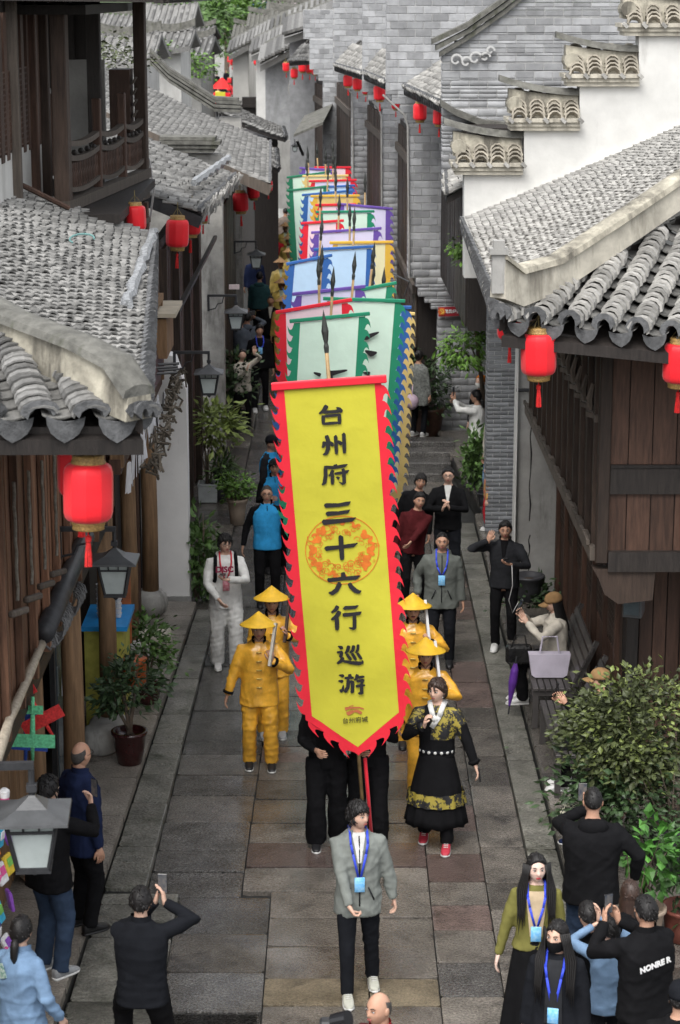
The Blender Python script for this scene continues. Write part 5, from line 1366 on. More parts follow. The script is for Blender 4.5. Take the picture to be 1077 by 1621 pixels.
    # lanyards, bags
    for e in extras:
        if e[0] == 'lanyard':
            zb = e[3] if len(e) > 3 else .22; z0 = zb + .06
            mb = MB()
            for sx in (-1, 1):
                pts = [(sx * .07, .045, .565), (sx * .072, -.055, .545), (sx * .07, fronty(.46) - .016, .46), (sx * .055, fronty(.38) - .018, .38), (sx * .012, fronty(z0) - .02, z0)]
                for p0, p1 in zip(pts[:-1], pts[1:]): mb.beam(T(*p0, 1), T(*p1, 1), .019, .004, up=(0, -1, .01))
            ly = child(mb, 'lanyard', e[1])
            mb = MB(); mb.box((0, 0, 0), (.085, .006, .13), bev=.002); mb.v = [tuple(T(v[0], v[1] + fronty(zb) - .024, v[2] + zb - .01, 1)) for v in mb.v]; child(mb, 'badge', e[2])
        elif e[0] == 'straps':
            mb = MB()
            for sx in (-1, 1):
                pts = [(sx * .12, .06, .53), (sx * .125, -.05, .53), (sx * .13, fronty(.42) - .01, .42), (sx * .135, fronty(.25) - .006, .25), (sx * .17, -.02, .12)]
                for p0, p1 in zip(pts[:-1], pts[1:]): mb.beam(T(*p0, 1), T(*p1, 1), .045, .012, up=(0, -1, .01))
            child(mb, 'backpack_strap', e[1])
        elif e[0] == 'strap':      # one diagonal strap across the back or the front
            sg = e[2]; mb = MB(); pts = [(-.13, -sg * .02, .53), (-.09, sg * (pr(.45)[1] * lo + .015), .45), (.0, sg * (pr(.3)[1] * lo + .018), .28), (.12, sg * (pr(.1)[1] * lo + .005), .08), (.19, sg * .03, -.02)]
            for p0, p1 in zip(pts[:-1], pts[1:]): mb.beam(T(*p0, .8), T(*p1, .8), .035, .01, up=(0, -1, .01))
            child(mb, 'shoulder_strap', e[1])
        elif e[0] == 'fn': e[1](MB, T, child, fronty, dict(hc=hc, RH=RH, la=la, ra=ra, el=el, er=er, kl=kl, kr=kr, pr=pr, lo=lo, pv=pv, TR=TR))
    body.location = root_loc; body.rotation_euler = (0, 0, R(yaw))
    rt = Matrix.Rotation(R(yaw), 3, 'Z')
    W = lambda v: root_loc + rt @ (Vector(v) * s)
    info = dict(body=body, W=W, R=rt, la=W(la), ra=W(ra), hc=W(hc), el=W(el), er=W(er), T=lambda x, y, z: W(T(x, y, z, 1)), dl=rt @ dl.normalized(), dr=rt @ dr.normalized(), s=s)
    PEOPLE[label] = info
    return info

def finalize_people():
    for p in PEND:
        o = p['o']; m = o.modifiers.new('r', 'REMESH'); m.mode = 'VOXEL'; m.voxel_size = p['vox']; m.use_smooth_shade = True
        if p['it']: sm = o.modifiers.new('s', 'SMOOTH'); sm.factor = .5; sm.iterations = p['it']
    dg = bpy.context.evaluated_depsgraph_get()
    res = [bpy.data.meshes.new_from_object(p['o'].evaluated_get(dg)) for p in PEND]
    for p, me in zip(PEND, res):
        o = p['o']; old = o.data
        n = len(me.vertices); co = np.empty(n * 3); me.vertices.foreach_get('co', co); co = co.reshape(-1, 3)
        if p['amp']:
            no = np.empty(n * 3); me.vertices.foreach_get('normal', no); no = no.reshape(-1, 3)
            r = np.random.default_rng(int(p['seed'] * 1000)); d = np.zeros(n)
            for i in range(7):
                k = r.normal(size=3); k /= np.linalg.norm(k)
                if p.get('kind') == 'leg': k = k * np.array([.8, .8, 1.2])
                else: k = k * (np.array([1, 1, .35]) if i % 2 else np.array([.5, .5, 1.2]))
                k *= math.pi / r.uniform(.07, .2)
                k2 = r.normal(size=3) * 9
                d += 1.5 * (1 - np.abs(np.sin(co @ k + r.uniform(0, 6) + 1.5 * np.sin(co @ k2 + r.uniform(0, 6))))) ** 2.6 * (.5 + .5 * np.sin(co @ (k2 * .6) + r.uniform(0, 6))) - .2
            co = co + no * (d * p['amp'] * .55)[:, None]
            me.vertices.foreach_set('co', co.reshape(-1))
        if p['extra'] is not None:
            ex = p['extra']; fs = [tuple(q.vertices) for q in me.polygons]; k = len(co)
            nm = bpy.data.meshes.new('person'); nm.from_pydata([tuple(v) for v in co] + ex.v, [], fs + [tuple(i + k for i in f) for f in ex.f])
            nm.polygons.foreach_set('material_index', [0] * len(fs) + ex.mi); bm = bmesh.new(); bm.from_mesh(nm); bmesh.ops.recalc_face_normals(bm, faces=bm.faces); bm.to_mesh(nm); bm.free(); me = nm
        me.polygons.foreach_set('use_smooth', [True] * len(me.polygons))
        if p['extra'] is None: me.materials.clear()
        for m in p['mats']: me.materials.append(m)
        if p.get('post'): p['post'](me, o)
        me.name = o.name; me.update()
        o.modifiers.clear(); o.data = me; bpy.data.meshes.remove(old)
    PEND.clear()

def held(info, side, what, label, cat, size=(.075, .008, .155), mats=None, off=(0, 0, .06), rot=None, name=None):
    """a phone or the like gripped in a hand; stays top-level"""
    w = info[side]; d = info['dl' if side == 'la' else 'dr']
    c = w + d * .085 + info['R'] @ Vector(off)
    b = MB(); rt = info['R'] @ (rot if rot is not None else Matrix.Identity(3))
    b.box(c, size, rt, 0, .004)
    t = thing(name or what, label, cat, c)
    b.build('case', m_phone, t)
    b = MB(); b.box(c + rt @ Vector((0, size[1] / 2 + .001, 0)), (size[0] * .9, .002, size[2] * .93), rt); b.build('screen', m_screen, t)
    b = MB(); b.box(c + rt @ Vector((-.018, -size[1] / 2 - .003, size[2] * .33)), (.028, .006, .03), rt); b.build("camera_bump", m_phone, t)
    return t
# ================================================================== LANTERNS AND LAMPS
m_lred = mat('lantern_red', (.78, .012, .022), .5, .06, 3, .08, 40, spec=.35, sheen=.2)
m_lgold = mat('lantern_gold_band', (.34, .21, .07), .5, .45, 60, .3, 120)
m_tassel = mat('tassel_red', (.62, .02, .02), .7, .25, 40, .4, 90)
m_cord = mat('lantern_cord', (.20, .16, .07), .8, .2, 30, 0)
def lantern_tree():
    t = thing('red_lantern', 'x', 'lantern')
    b = MB(); n = 10
    prof = [(.108, .195), (.138, .185), (.156, .165), (.165, .13), (.166, .05), (.166, -.05), (.165, -.13), (.156, -.165), (.138, -.185), (.108, -.195)]
    for k in range(n):
        a0, a1 = 2 * math.pi * k / n, 2 * math.pi * (k + 1) / n; vs = []
        for r, z in prof:
            for q in range(3):
                a = a0 + (a1 - a0) * q / 2; rr = r * (.985 if q == 1 else 1.0); vs.append((math.cos(a) * rr, math.sin(a) * rr, z))
        b.add(vs, [(j * 3 + q, j * 3 + q + 1, (j + 1) * 3 + q + 1, (j + 1) * 3 + q) for j in range(9) for q in range(2)])
    b.build('lantern_body', m_lred, t, True)
    for sz in (1, -1):
        b = MB(); b.lathe([(.112, sz * .188), (.116, sz * .20), (.110, sz * .21), (.105, sz * .225), (.107, sz * .245), (.095, sz * .25)], (0, 0, 0), 20); b.build('gold_band', m_lgold, t, True)
    b = MB(); b.tube([(0, 0, .24), (0, 0, .44)], .006, 5); 
    for k in range(4): a = k * math.pi / 2; b.tube([(math.cos(a) * .1, math.sin(a) * .1, .24), (0, 0, .36)], .003, 4)
    b.build('cord', m_cord, t)
    b = MB(); b.tube([(0, 0, -.24), (0, 0, -.30)], .005, 5); b.lathe([(.008, -.29), (.022, -.30), (.02, -.33), (.014, -.34)], (0, 0, 0), 8)
    for k in range(9): a = k * .7; b.tube([(math.cos(a) * .010, math.sin(a) * .010, -.33), (math.cos(a) * .018, math.sin(a) * .018, -.42), (math.cos(a) * .021, math.sin(a) * .021, -.50)], .006, 4)
    b.build('tassel', m_tassel, t)
    return t
LT = lantern_tree(); LK = collect(LT); used_l = [0]
def lantern(px, py, Y, w, label, group=None):
    c = P(px, py, Y); d = proj(c)[2]; s = w / FPX * d / .332
    o = LT if not used_l[0] else copy_tree(LT, LK)
    used_l[0] = 1
    o.location = c; o.scale = (s, s, s); o.rotation_euler = (R(random.uniform(-3, 3)), R(random.uniform(-3, 3)), random.uniform(0, 3)); o['label'] = label
    if group: o['group'] = group
    return o
GL = 'red lanterns under the eaves'
for px, py, Y, w, lab in ((140, 779, 14.25, 80, 'big red lantern in front at the corner of the timber house'), (128, 742, 14.9, 74, 'red lantern half hidden behind the big front one'),
    (215, 345, 24.7, 33, 'red lantern peeking up between the tiled roof and the carved veranda'), (281, 369, 29.3, 37, 'largest red lantern below the ragged silver eave'), (303, 352, 30.8, 32, 'red lantern tucked behind the largest one under the ragged eave'), (322, 337, 33.5, 22, 'small red lantern at the outer corner of the ragged eave'),
    (381, 320, 42, 25, 'red lantern hanging free beside the grey pillar wall'), (401, 302, 46, 20, 'dim red lantern deep under the broad grey roof'), (425, 294, 47, 14, 'tiny red lantern at the outer corner of the broad grey roof'),
    (853, 560, 19.6, 57, 'red lantern at the hip roof corner, its tassel before the brackets'), (1076, 574, 19.6, 54, 'red lantern cut off by the right edge of the picture'), (808, 512, 20.6, 42, 'red lantern half hidden behind the corner tiles of the hip roof'),
    (665, 177, 37.8, 22, 'red lantern in front of the upper dark brick pier'), (696, 185, 36.3, 21, 'red lantern right under the gable corner beside the cloud ornament'), (719, 196, 34.8, 18, 'red lantern sliver left of the lowest stepped coping'),
    (601, 147, 44.5, 19, 'red lantern under the eave between the plaque pier and second pier'), (627, 164, 42.5, 14, 'half hidden red lantern at the curved corbel of the dark pier'), (566, 133, 51, 15, 'red lantern under the eave between second and third piers'), (551, 128, 53, 15, 'red lantern just left of another one by the third pier'), (580, 141, 49.5, 13, 'red lantern overlapped by the second brick pier'),
    (468, 107, 68, 13, 'red lantern first in the row over the round crest'), (479, 106, 67, 13, 'red lantern second in the row over the round crest'), (490, 108, 66, 12, 'red lantern third in the row over the round crest'), (466, 116, 66, 12, 'lowest red lantern over the round crest'), (499, 112, 64, 10, 'red lantern in the shadow of the slim far brick pier'),
    (453, 106, 71, 11, 'red lantern last in the row at the low dark eave'), (406, 97, 86, 9, 'red lantern at the corner of the narrow grey far wall'), (427, 105, 80, 9, 'red lantern at the top of the far white wall')):
    lantern(px, py, Y, w, lab, GL)

def lamp_tree():
    """iron wall lantern: flat pyramid roof over a tapered glazed box, hung from an arm"""
    t = thing('street_lamp', 'x', 'street lamp')
    b = MB(); b.lathe([(.36, 0), (.355, .018), (.15, .075), (.045, .135), (.03, .15)], (0, 0, 0), 4, ph=math.pi / 4); b.build('lamp_roof', m_metal, t)
    b = MB()
    def sq(r, z): return [Vector((sx * r, sy * r, z)) for sx, sy in ((-1, -1), (1, -1), (1, 1), (-1, 1))]
    T_, B_ = sq(.17, -.005), sq(.105, -.36); M_ = sq(.158, -.07)
    for i in range(4):
        b.beam(T_[i], B_[i], .022, .022); j = (i + 1) % 4
        b.beam(B_[i], B_[j], .024, .03); b.beam(T_[i], T_[j], .024, .02); b.beam(M_[i], M_[j], .018, .018)
        for q in (.33, .66): b.beam(T_[i].lerp(T_[j], q), M_[i].lerp(M_[j], q), .012, .012)
    b.box((0, 0, -.375), (.24, .24, .02)); b.lathe([(.05, -.38), (.03, -.42), (.012, -.44)], (0, 0, 0), 8); b.build('lamp_frame', m_iron, t)
    b = MB(); b.rings([sq(.150, -.02), sq(.098, -.355)]); b.build('frosted_glass', mat('frosted_glass', (.42, .47, .46), .35, .12, 5, 0, spec=.5), t)
    b = MB(); b.tube([(0, 0, .14), (0, 0, .34)], .022, 8); b.box((0, 0, .2), (.07, .07, .05)); b.build('hanger', m_iron, t)
    b = MB(); b.beam((.02, 0, .36), (-.62, .0, .36), .05, .05); b.beam((-.6, 0, .36), (-.6, 0, .02), .05, .05)
    b.tube([(-.58, 0, .05), (-.45, 0, .08), (-.4, 0, .18), (-.3, 0, .2), (-.27, 0, .33)], .014, 6); b.build('arm', m_iron, t)
    return t
LP = lamp_tree(); LPK = collect(LP); used_p = [0]
for px, py, Y, w, rot, lab in ((52, 1290, 13.6, 118, 4, 'big black street lamp beside the phone taking boy, nearest of the lamps'), (182, 888, 18.4, 74, 0, 'street lamp under the big front lantern beside the painted signboard'), (331, 590, 27.6, 46, 0, 'street lamp on the arm in front of the grey pillar wall'),
    (374, 494, 33.0, 37, 0, 'street lamp beside the tiny white notice on the left'), (406, 403, 42, 29, 0, 'dim street lamp against the dark wooden door on the left'), (467, 230, 66, 13, 90, 'tiny far street lamp near the bend of the lane')):
    c = P(px, py, Y); d = proj(c)[2]; s = w / FPX * d / .51
    o = LP if not used_p[0] else copy_tree(LP, LPK); used_p[0] = 1
    o.location = c; o.scale = (s, s, s); o.rotation_euler = (0, 0, R(rot)); o['label'] = lab; o['group'] = 'iron street lamps'

# ================================================================== BANNERS
BC = {k: mat('banner_' + k, v, .65, .05, 2.5, .3, 2.6, spec=.3, sheen=.2, bdist=.06) for k, v in dict(yellow=(.53, .49, .038), red=(.70, .016, .035), mint=(.62, .80, .68), green=(.015, .24, .13), blue=(.03, .12, .38), sky=(.48, .66, .86), lavender=(.68, .64, .84), purple=(.14, .075, .36), cream=(.76, .71, .44), tan=(.68, .50, .18), pink=(.82, .62, .68), orange=(.70, .42, .05), dgreen=(.02, .19, .10)).items()}
m_ink = mat('banner_ink', (.018, .017, .02), .8, .1, 10, 0)
m_spear = mat('spear_metal', (.07, .075, .07), .35, .25, 15, .1, metal=.6)
m_pole = mat('bamboo_staff', (.30, .2, .09), .5, .3, 10, .1)
TOOTH = [(0, 0), (.28, .06), (.56, .2), (.80, .48), (1.0, .98), (.80, .76), (.62, .62), (.44, .57), (.28, .62), (.16, .74), (.09, .9), (0, 1.0)]
def banner(label, TL, TR, BL, field, border, tip=.36, bs=.085, tw=.085, tp=.155, spear=True, group='procession banners', wave=.012, sx=.5, long=None, barw=.05, teeth_m=None):
    TL, TR, BL = Vector(TL), Vector(TR), Vector(BL); W = (TR - TL).length; L = (BL - TL).length
    ux, uy = (TR - TL).normalized(), (BL - TL).normalized(); nn = uy.cross(ux).normalized()
    if nn.y > 0: nn = -nn
    s0 = random.random() * 9
    def pos(x, y, o=0):
        f = min(1, max(0, y / L)); 
        return TL + ux * x + uy * y + nn * (o + wave * f * (math.sin(x * 4.1 + y * 1.3 + s0) + .6 * math.sin(y * 3.7 - x * 2 + s0) + .35 * math.sin(x * 11 + y * 7 + s0)))
    t = thing('banner', label, 'banner', (TL + TR) / 2, group)
    b = MB(); nx, ny = 10, 34
    def yb(x): return L + tip * (1 - abs(2 * x / W - 1))
    vs = [pos(W * i / nx, yb(W * i / nx) * j / ny) for j in range(ny + 1) for i in range(nx + 1)]
    b.add(vs, [(j * (nx + 1) + i, j * (nx + 1) + i + 1, (j + 1) * (nx + 1) + i + 1, (j + 1) * (nx + 1) + i) for j in range(ny) for i in range(nx)])
    b.build('banner_field', BC[field], t, True)
    b = MB()
    for sd in (0, 1):
        x0 = 0 if sd == 0 else W; sg = -1 if sd == 0 else 1
        n = 30
        vs = [pos(x0 + sg * bs * k, L * 1.0 * j / n + (0 if k == 0 else bs * .3 * j / n), .004) for j in range(n + 1) for k in (0, 1)]
        b.add(vs, [(2 * j, 2 * j + 1, 2 * j + 3, 2 * j + 2) for j in range(n)])
        m = int((L + .05) / tp)
        for j in range(m):
            y0 = .02 + j * tp
            pts = [(o, v) for o, v in TOOTH]
            if sd == 0: pts = [(o, 1 - v) for o, v in pts]
            b.add([pos(x0 + sg * (bs + o * tw * 1.0), y0 + v * tp, .004) for o, v in pts], [tuple(range(len(pts)))])
        # lower slanting edges
        xm = W / 2; E0 = Vector((x0, L)); E1 = Vector((xm, L + tip)); dd = (E1 - E0); ll_ = dd.length; dn = dd.normalized(); on = Vector((-dn.y, dn.x)) if sd == 1 else Vector((dn.y, -dn.x)); on = on if on.y > 0 else -on
        pr_ = lambda a, o: pos(E0.x + dn.x * a + on.x * o, E0.y + dn.y * a + on.y * o, .004)
        k2 = 8; st_ = -bs * .55
        vs = [pr_(st_ + (ll_ - st_ + (bs * .9 if q else 0)) * i / k2 if True else 0, bs * 1.0 * q) for i in range(k2 + 1) for q in (0, 1)]
        b.add(vs, [(2 * i, 2 * i + 1, 2 * i + 3, 2 * i + 2) for i in range(k2)])
        m = int(ll_ / tp)
        for j in range(m):
            b.add([pr_(.0 + j * ll_ / m + v * ll_ / m, bs + o * tw) for o, v in TOOTH], [tuple(range(len(TOOTH)))])
    bm = bmesh.new(); me = bpy.data.meshes.new('banner_border'); me.from_pydata([tuple(v) for v in b.v], [], b.f); bm.from_mesh(me); bmesh.ops.triangulate(bm, faces=[f for f in bm.faces if len(f.verts) > 4]); bm.to_mesh(me); bm.free()
    me.materials.append(BC[border]); o = bpy.data.objects.new('banner_border', me); COL.objects.link(o); o.parent = t
    me.transform(Matrix.Translation(-t.location))
    b = MB(); b.beam(pos(-bs - tw * .7, -.03, 0), pos(W + bs + tw * .7, -.03, 0), barw, barw * .9, up=nn, bev=.008); b.build('cross_bar', BC[border], t)
    if spear:
        xs = W * sx; p0 = pos(xs, .0, -.045); up = -uy
        b = MB(); b.tube([p0 + uy * ((p0.z - .06) / -uy.z), p0 + up * .30], .018, 8); b.build('banner_staff', m_pole, t, True)
        q = p0 + up * .30
        b = MB(); b.tube([q, q + up * .06, q + up * .09, q + up * .13, q + up * .20, q + up * .40], [.020, .024, .016, .024, .034, .002], 6, sq=(1, .6)); b.build('spear_head', m_spear, t)
    return t, pos, W, L, nn
YB = 19.45
YBt = 19.42
tlp, trp, blp = P(450, 616, YBt), P(593, 606, YBt), P(494, 1136, YB)
fb_, pos, Wb, Lb, nb = banner('big yellow red edged banner with black characters leading the procession', tlp, trp, blp, 'yellow', 'red', tip=.33, bs=.062, tw=.075, tp=.150, wave=.028, sx=.5, group=None, barw=.07)
uxb, uyb = (trp - tlp).normalized(), (blp - tlp).normalized(); G_ = None
def onb(px, py, o=.012):
    d = ray(px, py); n0 = uyb.cross(uxb); t_ = (tlp - CAMP).dot(n0) / d.dot(n0); q = CAMP + d * t_ - tlp
    # components in the cloth's own axes
    a11, a12, a22 = 1.0, uxb.dot(uyb), 1.0; b1, b2 = q.dot(uxb), q.dot(uyb); det = a11 * a22 - a12 * a12
    return pos((b1 * a22 - b2 * a12) / det, (b2 * a11 - b1 * a12) / det, o)
Z1, Z2, Z3 = (490, 630, 10.81), (490, 780, 9.536), (510, 940, 9.533)
CHARS = [
 (Z1, [[(300,120,70),(240,220,60),(165,265,25)],[(240,240,50),(420,228,50),(520,215,55)],[(460,155,20),(510,185,60),(540,215,60),(530,245,30)],[(235,290,60),(240,450,50)],[(240,310,45),(510,280,45)],[(515,260,55),(515,440,55)],[(240,435,45),(500,415,45)]]),
 (Z1, [[(255,735,55),(250,800,55),(220,845,30)],[(290,630,60),(320,720,65),(320,860,65),(290,940,55),(230,965,20)],[(340,745,40),(390,780,55),(395,820,40)],[(430,640,50),(450,660,55),(465,955,55)],[(480,730,40),(535,765,55),(535,800,35)],[(570,600,50),(590,620,55),(600,940,60)]]),
 (Z1, [[(440,1130,60),(450,1165,60)],[(250,1175,50),(420,1185,50),(600,1155,50),(655,1130,15)],[(275,1170,60),(280,1320,60),(260,1440,60),(215,1485,20)],[(405,1225,60),(370,1300,45),(330,1330,25)],[(395,1280,55),(395,1475,55)],[(430,1290,40),(560,1275,45),(640,1255,50),(680,1230,12)],[(570,1200,50),(590,1260,55),(595,1440,55),(570,1465,35),(505,1430,12)],[(460,1345,20),(515,1375,55)]]),
 (Z2, [[(240,160,15),(250,190,65),(440,185,50),(580,160,55),(625,128,8)],[(270,285,20),(275,315,65),(440,305,50),(570,285,50),(615,252,8)],[(215,400,15),(220,445,75),(440,425,58),(640,405,58),(705,372,8)]]),
 (Z2, [[(250,810,20),(255,840,65),(480,820,50),(660,800,55),(733,762,8)],[(440,665,30),(475,670,65),(485,850,65),(495,1020,60)]]),
 (Z2, [[(505,1205,50),(515,1260,65),(515,1290,60)],[(290,1285,20),(295,1320,55),(515,1300,50),(700,1285,55),(770,1252,8)],[(425,1360,30),(455,1385,65),(410,1470,60),(350,1515,60),(290,1510,20)],[(600,1365,55),(630,1420,60),(700,1480,60),(750,1495,50),(785,1475,10)]]),
 (Z3, [[(240,180,55),(205,240,50),(140,285,25)],[(270,260,60),(220,340,60),(140,390,30)],[(225,350,60),(228,545,58)],[(330,200,50),(340,210,50),(500,198,45),(550,170,15)],[(310,315,55),(440,305,48),(560,290,50),(597,265,10)],[(490,310,50),(490,510,50),(460,520,35),(405,505,12)]]),
 (Z3, [[(240,790,15),(290,810,50),(300,840,40)],[(225,885,35),(300,880,35),(310,870,30)],[(300,880,45),(285,940,45),(270,965,30)],[(320,960,45),(290,1020,50),(225,1060,30)],[(300,1015,35),(440,1045,45),(560,1050,55),(615,1035,30),(612,1000,15)],[(405,780,50),(385,860,45),(345,905,25)],[(370,905,40),(440,1005,45)],[(480,775,45),(465,850,45),(420,895,25)],[(450,895,40),(515,1000,45)],[(545,760,40),(540,840,40),(505,895,25)],[(530,890,40),(600,985,40)]]),
 (Z3, [[(255,1240,15),(310,1250,45),(325,1270,35)],[(245,1330,15),(300,1335,45),(315,1350,35)],[(325,1390,15),(310,1470,40),(270,1490,50)],[(415,1220,50),(430,1280,45)],[(340,1285,40),(480,1270,35)],[(400,1300,45),(390,1420,50),(345,1500,45)],[(410,1340,35),(460,1335,50),(460,1480,45),(430,1490,30)],[(535,1215,45),(520,1280,40),(485,1310,20)],[(540,1265,40),(640,1240,30)],[(520,1320,35),(620,1300,45),(640,1295,25)],[(620,1310,30),(590,1350,40)],[(510,1395,45),(650,1370,30)],[(595,1340,40),(600,1490,50),(545,1500,25)]])]
def brush(b, pts, place):
    """one brush stroke of changing width as a flat ribbon with rounded ends"""
    P2 = []
    for i in range(len(pts) - 1):
        for q in range(4):
            t = q / 4; P2.append([pts[i][k] + (pts[i + 1][k] - pts[i][k]) * t for k in range(3)])
    P2.append(list(pts[-1]))
    L_, R_ = [], []
    for i, (x, y, w) in enumerate(P2):
        x0, y0, _ = P2[max(0, i - 1)]; x1, y1, _ = P2[min(len(P2) - 1, i + 1)]; l = math.hypot(x1 - x0, y1 - y0) or 1
        nx, ny = -(y1 - y0) / l, (x1 - x0) / l
        if i in (0, len(P2) - 1): w = w * .7
        L_.append((x + nx * w / 2, y + ny * w / 2)); R_.append((x - nx * w / 2, y - ny * w / 2))
    n = len(P2); vs = [place(*p) for p in L_] + [place(*p) for p in R_]
    b.add(vs, [(i, i + 1, n + i + 1, n + i) for i in range(n - 1)])
for (ox, oy, sc), strokes in CHARS:
    b = MB()
    for k, st_ in enumerate(strokes): brush(b, [(x, y, w * 1.15) for x, y, w in st_], lambda x, y, k=k: onb(ox + x / sc, oy + y / sc, .011 + .0008 * k))
    b.build('character', m_ink, fb_, fix=False)
# orange roundel of curls
m_or = mat('roundel_orange', (.66, .17, .02), .7, .15, 12, 0)
rr_ = random.Random(5); b = MB()
rc = (542, 871)
def curl(cx, cy, r, a0, turns, w, sg=1):
    pts = []
    for i in range(int(14 * turns)):
        t = i / (14 * turns - 1); a = a0 + sg * t * turns * 2 * math.pi; q = r * (1 - .82 * t); pts.append((cx + math.cos(a) * q, cy + math.sin(a) * q * .93, w * (1 - .5 * t)))
    brush(b, pts, lambda x, y: onb(x, y, .006))
for k in range(64):
    a0 = k * 2 * math.pi / 64; brush(b, [(rc[0] + math.cos(a0 + .098 * q / 4) * 58, rc[1] + math.sin(a0 + .098 * q / 4) * 54, 1.3) for q in range(5)], lambda x, y: onb(x, y, .006))
for i in range(95):
    a = rr_.uniform(0, 2 * math.pi); q = rr_.uniform(27, 54); curl(rc[0] + math.cos(a) * q, rc[1] + math.sin(a) * q * .93, rr_.uniform(2.5, 7), rr_.uniform(0, 6), rr_.uniform(.8, 1.6), rr_.uniform(.7, 1.4), rr_.choice((-1, 1)))
for a_, q0 in ((170, 47), (150, 50), (195, 44), (215, 46), (205, 50), (135, 46), (-8, 46), (-28, 48), (-45, 44), (12, 42), (25, 46), (100, 44), (75, 47), (-100, 48), (-75, 47)):
    a = R(a_); pts = []
    for i in range(8): aa = a + .05 * i; pts.append((rc[0] + math.cos(aa) * (q0 + 4 * math.sin(i * 1.3)), rc[1] + math.sin(aa) * (q0 + 4 * math.sin(i * 1.3)) * .93, (9 if q0 < 48 and abs(a_) not in (75, 100) else 5) * math.sin(math.pi * (i + .6) / 8.2)))
    brush(b, pts, lambda x, y: onb(x, y, .005))
o = b.build('roundel', m_or, fb_, fix=False); o['kind'] = 'stuff'
m_lg = mat('gate_logo', (.46, .14, .05), .8, .1, 10, 0)
b = MB(); lz = (530, 1105, 15.385)
for st_ in ([(290, 345, 20), (330, 390, 95), (470, 320, 80)], [(470, 320, 60), (560, 320, 80), (660, 380, 75)], [(250, 285, 95), (330, 260, 60), (480, 240, 45), (600, 235, 40), (715, 270, 40)], [(345, 225, 22), (460, 180, 20)]): brush(b, st_, lambda x, y: onb(lz[0] + x / lz[2], lz[1] + y / lz[2], .008))
b.build('gate_logo', m_lg, fb_, fix=False)
c0 = onb(562.5, 1140.5, .012); rb = frame(uxb, nb * -1, -uyb)
me_rot = frame(uxb, -uyb, nb)
lettering('台州府城', .062, m_ink, c0, me_rot, fb_)
# the banners behind: (left, right ends of the bar), distance from a bar height of about 4 m
def back_banner(label, x0, y0, x1, y1, field, border, z=4.0, L=2.7, slant=0.0, **k):
    Y = G((x0 + x1) / 2, (y0 + y1) / 2, z).y
    a, c = P(x0, y0, Y), P(x1, y1, Y); u = (c - a).normalized(); Wt = (c - a).length
    m = .13 * min(1, Wt)
    dn = Vector((slant - u.z * .6, -.02, -1)).normalized()
    return banner(label, a + u * m, c - u * m, a + u * m + dn * L, field, border, **k)
gz = []
for lab, x0, y0, x1, y1, f, bo, kw in (
    ('mint banner with green edge right behind the big yellow one', 460, 512, 584, 500, 'mint', 'green', dict(sx=.52)),
    ('widest mint banner with green bar and large black glyph', 513, 476, 640, 480, 'mint', 'green', dict(sx=.3, slant=-.09)),
    ('pink banner with red bar peeking out at the left', 438, 498, 556, 478, 'pink', 'red', dict(sx=.6, slant=.12)),
    ('blue edged pale blue banner at the right end of the front rows', 540, 486, 650, 490, 'sky', 'blue', dict(slant=-.10, sx=.4, z=3.7)),
    ('cream banner whose edge shows right of the blue edged one', 556, 492, 655, 500, 'cream', 'tan', dict(slant=-.09, sx=.5, z=3.45)),
    ('lavender banner with purple bar above the front mint banners', 464, 469, 577, 457, 'lavender', 'purple', dict(sx=.33)),
    ('mint banner with thin green bar behind the lavender one', 548, 466, 622, 452, 'mint', 'green', dict(sx=.5)),
    ('bright blue banner with dark blue bar in the middle of the row', 498, 398, 593, 393, 'sky', 'blue', dict(sx=.7, z=4.05)),
    ('pale blue banner left of the bright blue one', 459, 420, 520, 408, 'sky', 'blue', dict(sx=.85, slant=.03)),
    ('pale yellow banner behind the bright blue one', 523, 387, 622, 386, 'cream', 'orange', dict(sx=.25, teeth_m=None)),
    ('pale lavender banner with long purple bar', 494, 371, 603, 364, 'lavender', 'purple', dict(sx=.35)),
    ('pink banner with red bar left of the pale lavender one', 481, 356, 540, 352, 'pink', 'red', dict(sx=.4)),
    ('mint banner with straight green bar in the middle of the row', 501, 338, 592, 337, 'mint', 'green', dict(sx=.55)),
    ('lavender banner with purple bar sticking out at the right', 535, 325, 621, 333, 'lavender', 'purple', dict(slant=-.06)),
    ('pink banner with red bar half behind the lavender one', 503, 327, 560, 326, 'pink', 'red', dict()),
    ('tan banner with orange edge in the far rows', 493, 313, 569, 312, 'tan', 'orange', dict()),
    ('blue banner with dark bar left of the tan one', 479, 311, 557, 304, 'sky', 'blue', dict()),
    ('blue bar banner behind the red edged one in the far rows', 500, 299, 560, 296, 'sky', 'blue', dict()),
    ('lavender banner with red edge in the far rows', 490, 289, 564, 287, 'lavender', 'red', dict()),
    ('cream banner with tan bar in the far rows', 480, 281, 551, 280, 'cream', 'tan', dict()),
    ('tall mint banner with green edge at the far left of the row', 455, 283, 523, 274, 'mint', 'dgreen', dict(slant=.12)),
    ('mint banner with green bar just below the tall far left one', 456, 304, 520, 297, 'mint', 'dgreen', dict(slant=.12)),
    ('farthest lavender banner with purple bar', 477, 268, 530, 272, 'lavender', 'purple', dict()),
    ('farthest pink banner with bright red bar', 500, 267, 554, 267, 'pink', 'red', dict())):
    r_ = back_banner(lab, x0, y0, x1, y1, f, bo, **kw); gz.append(r_)
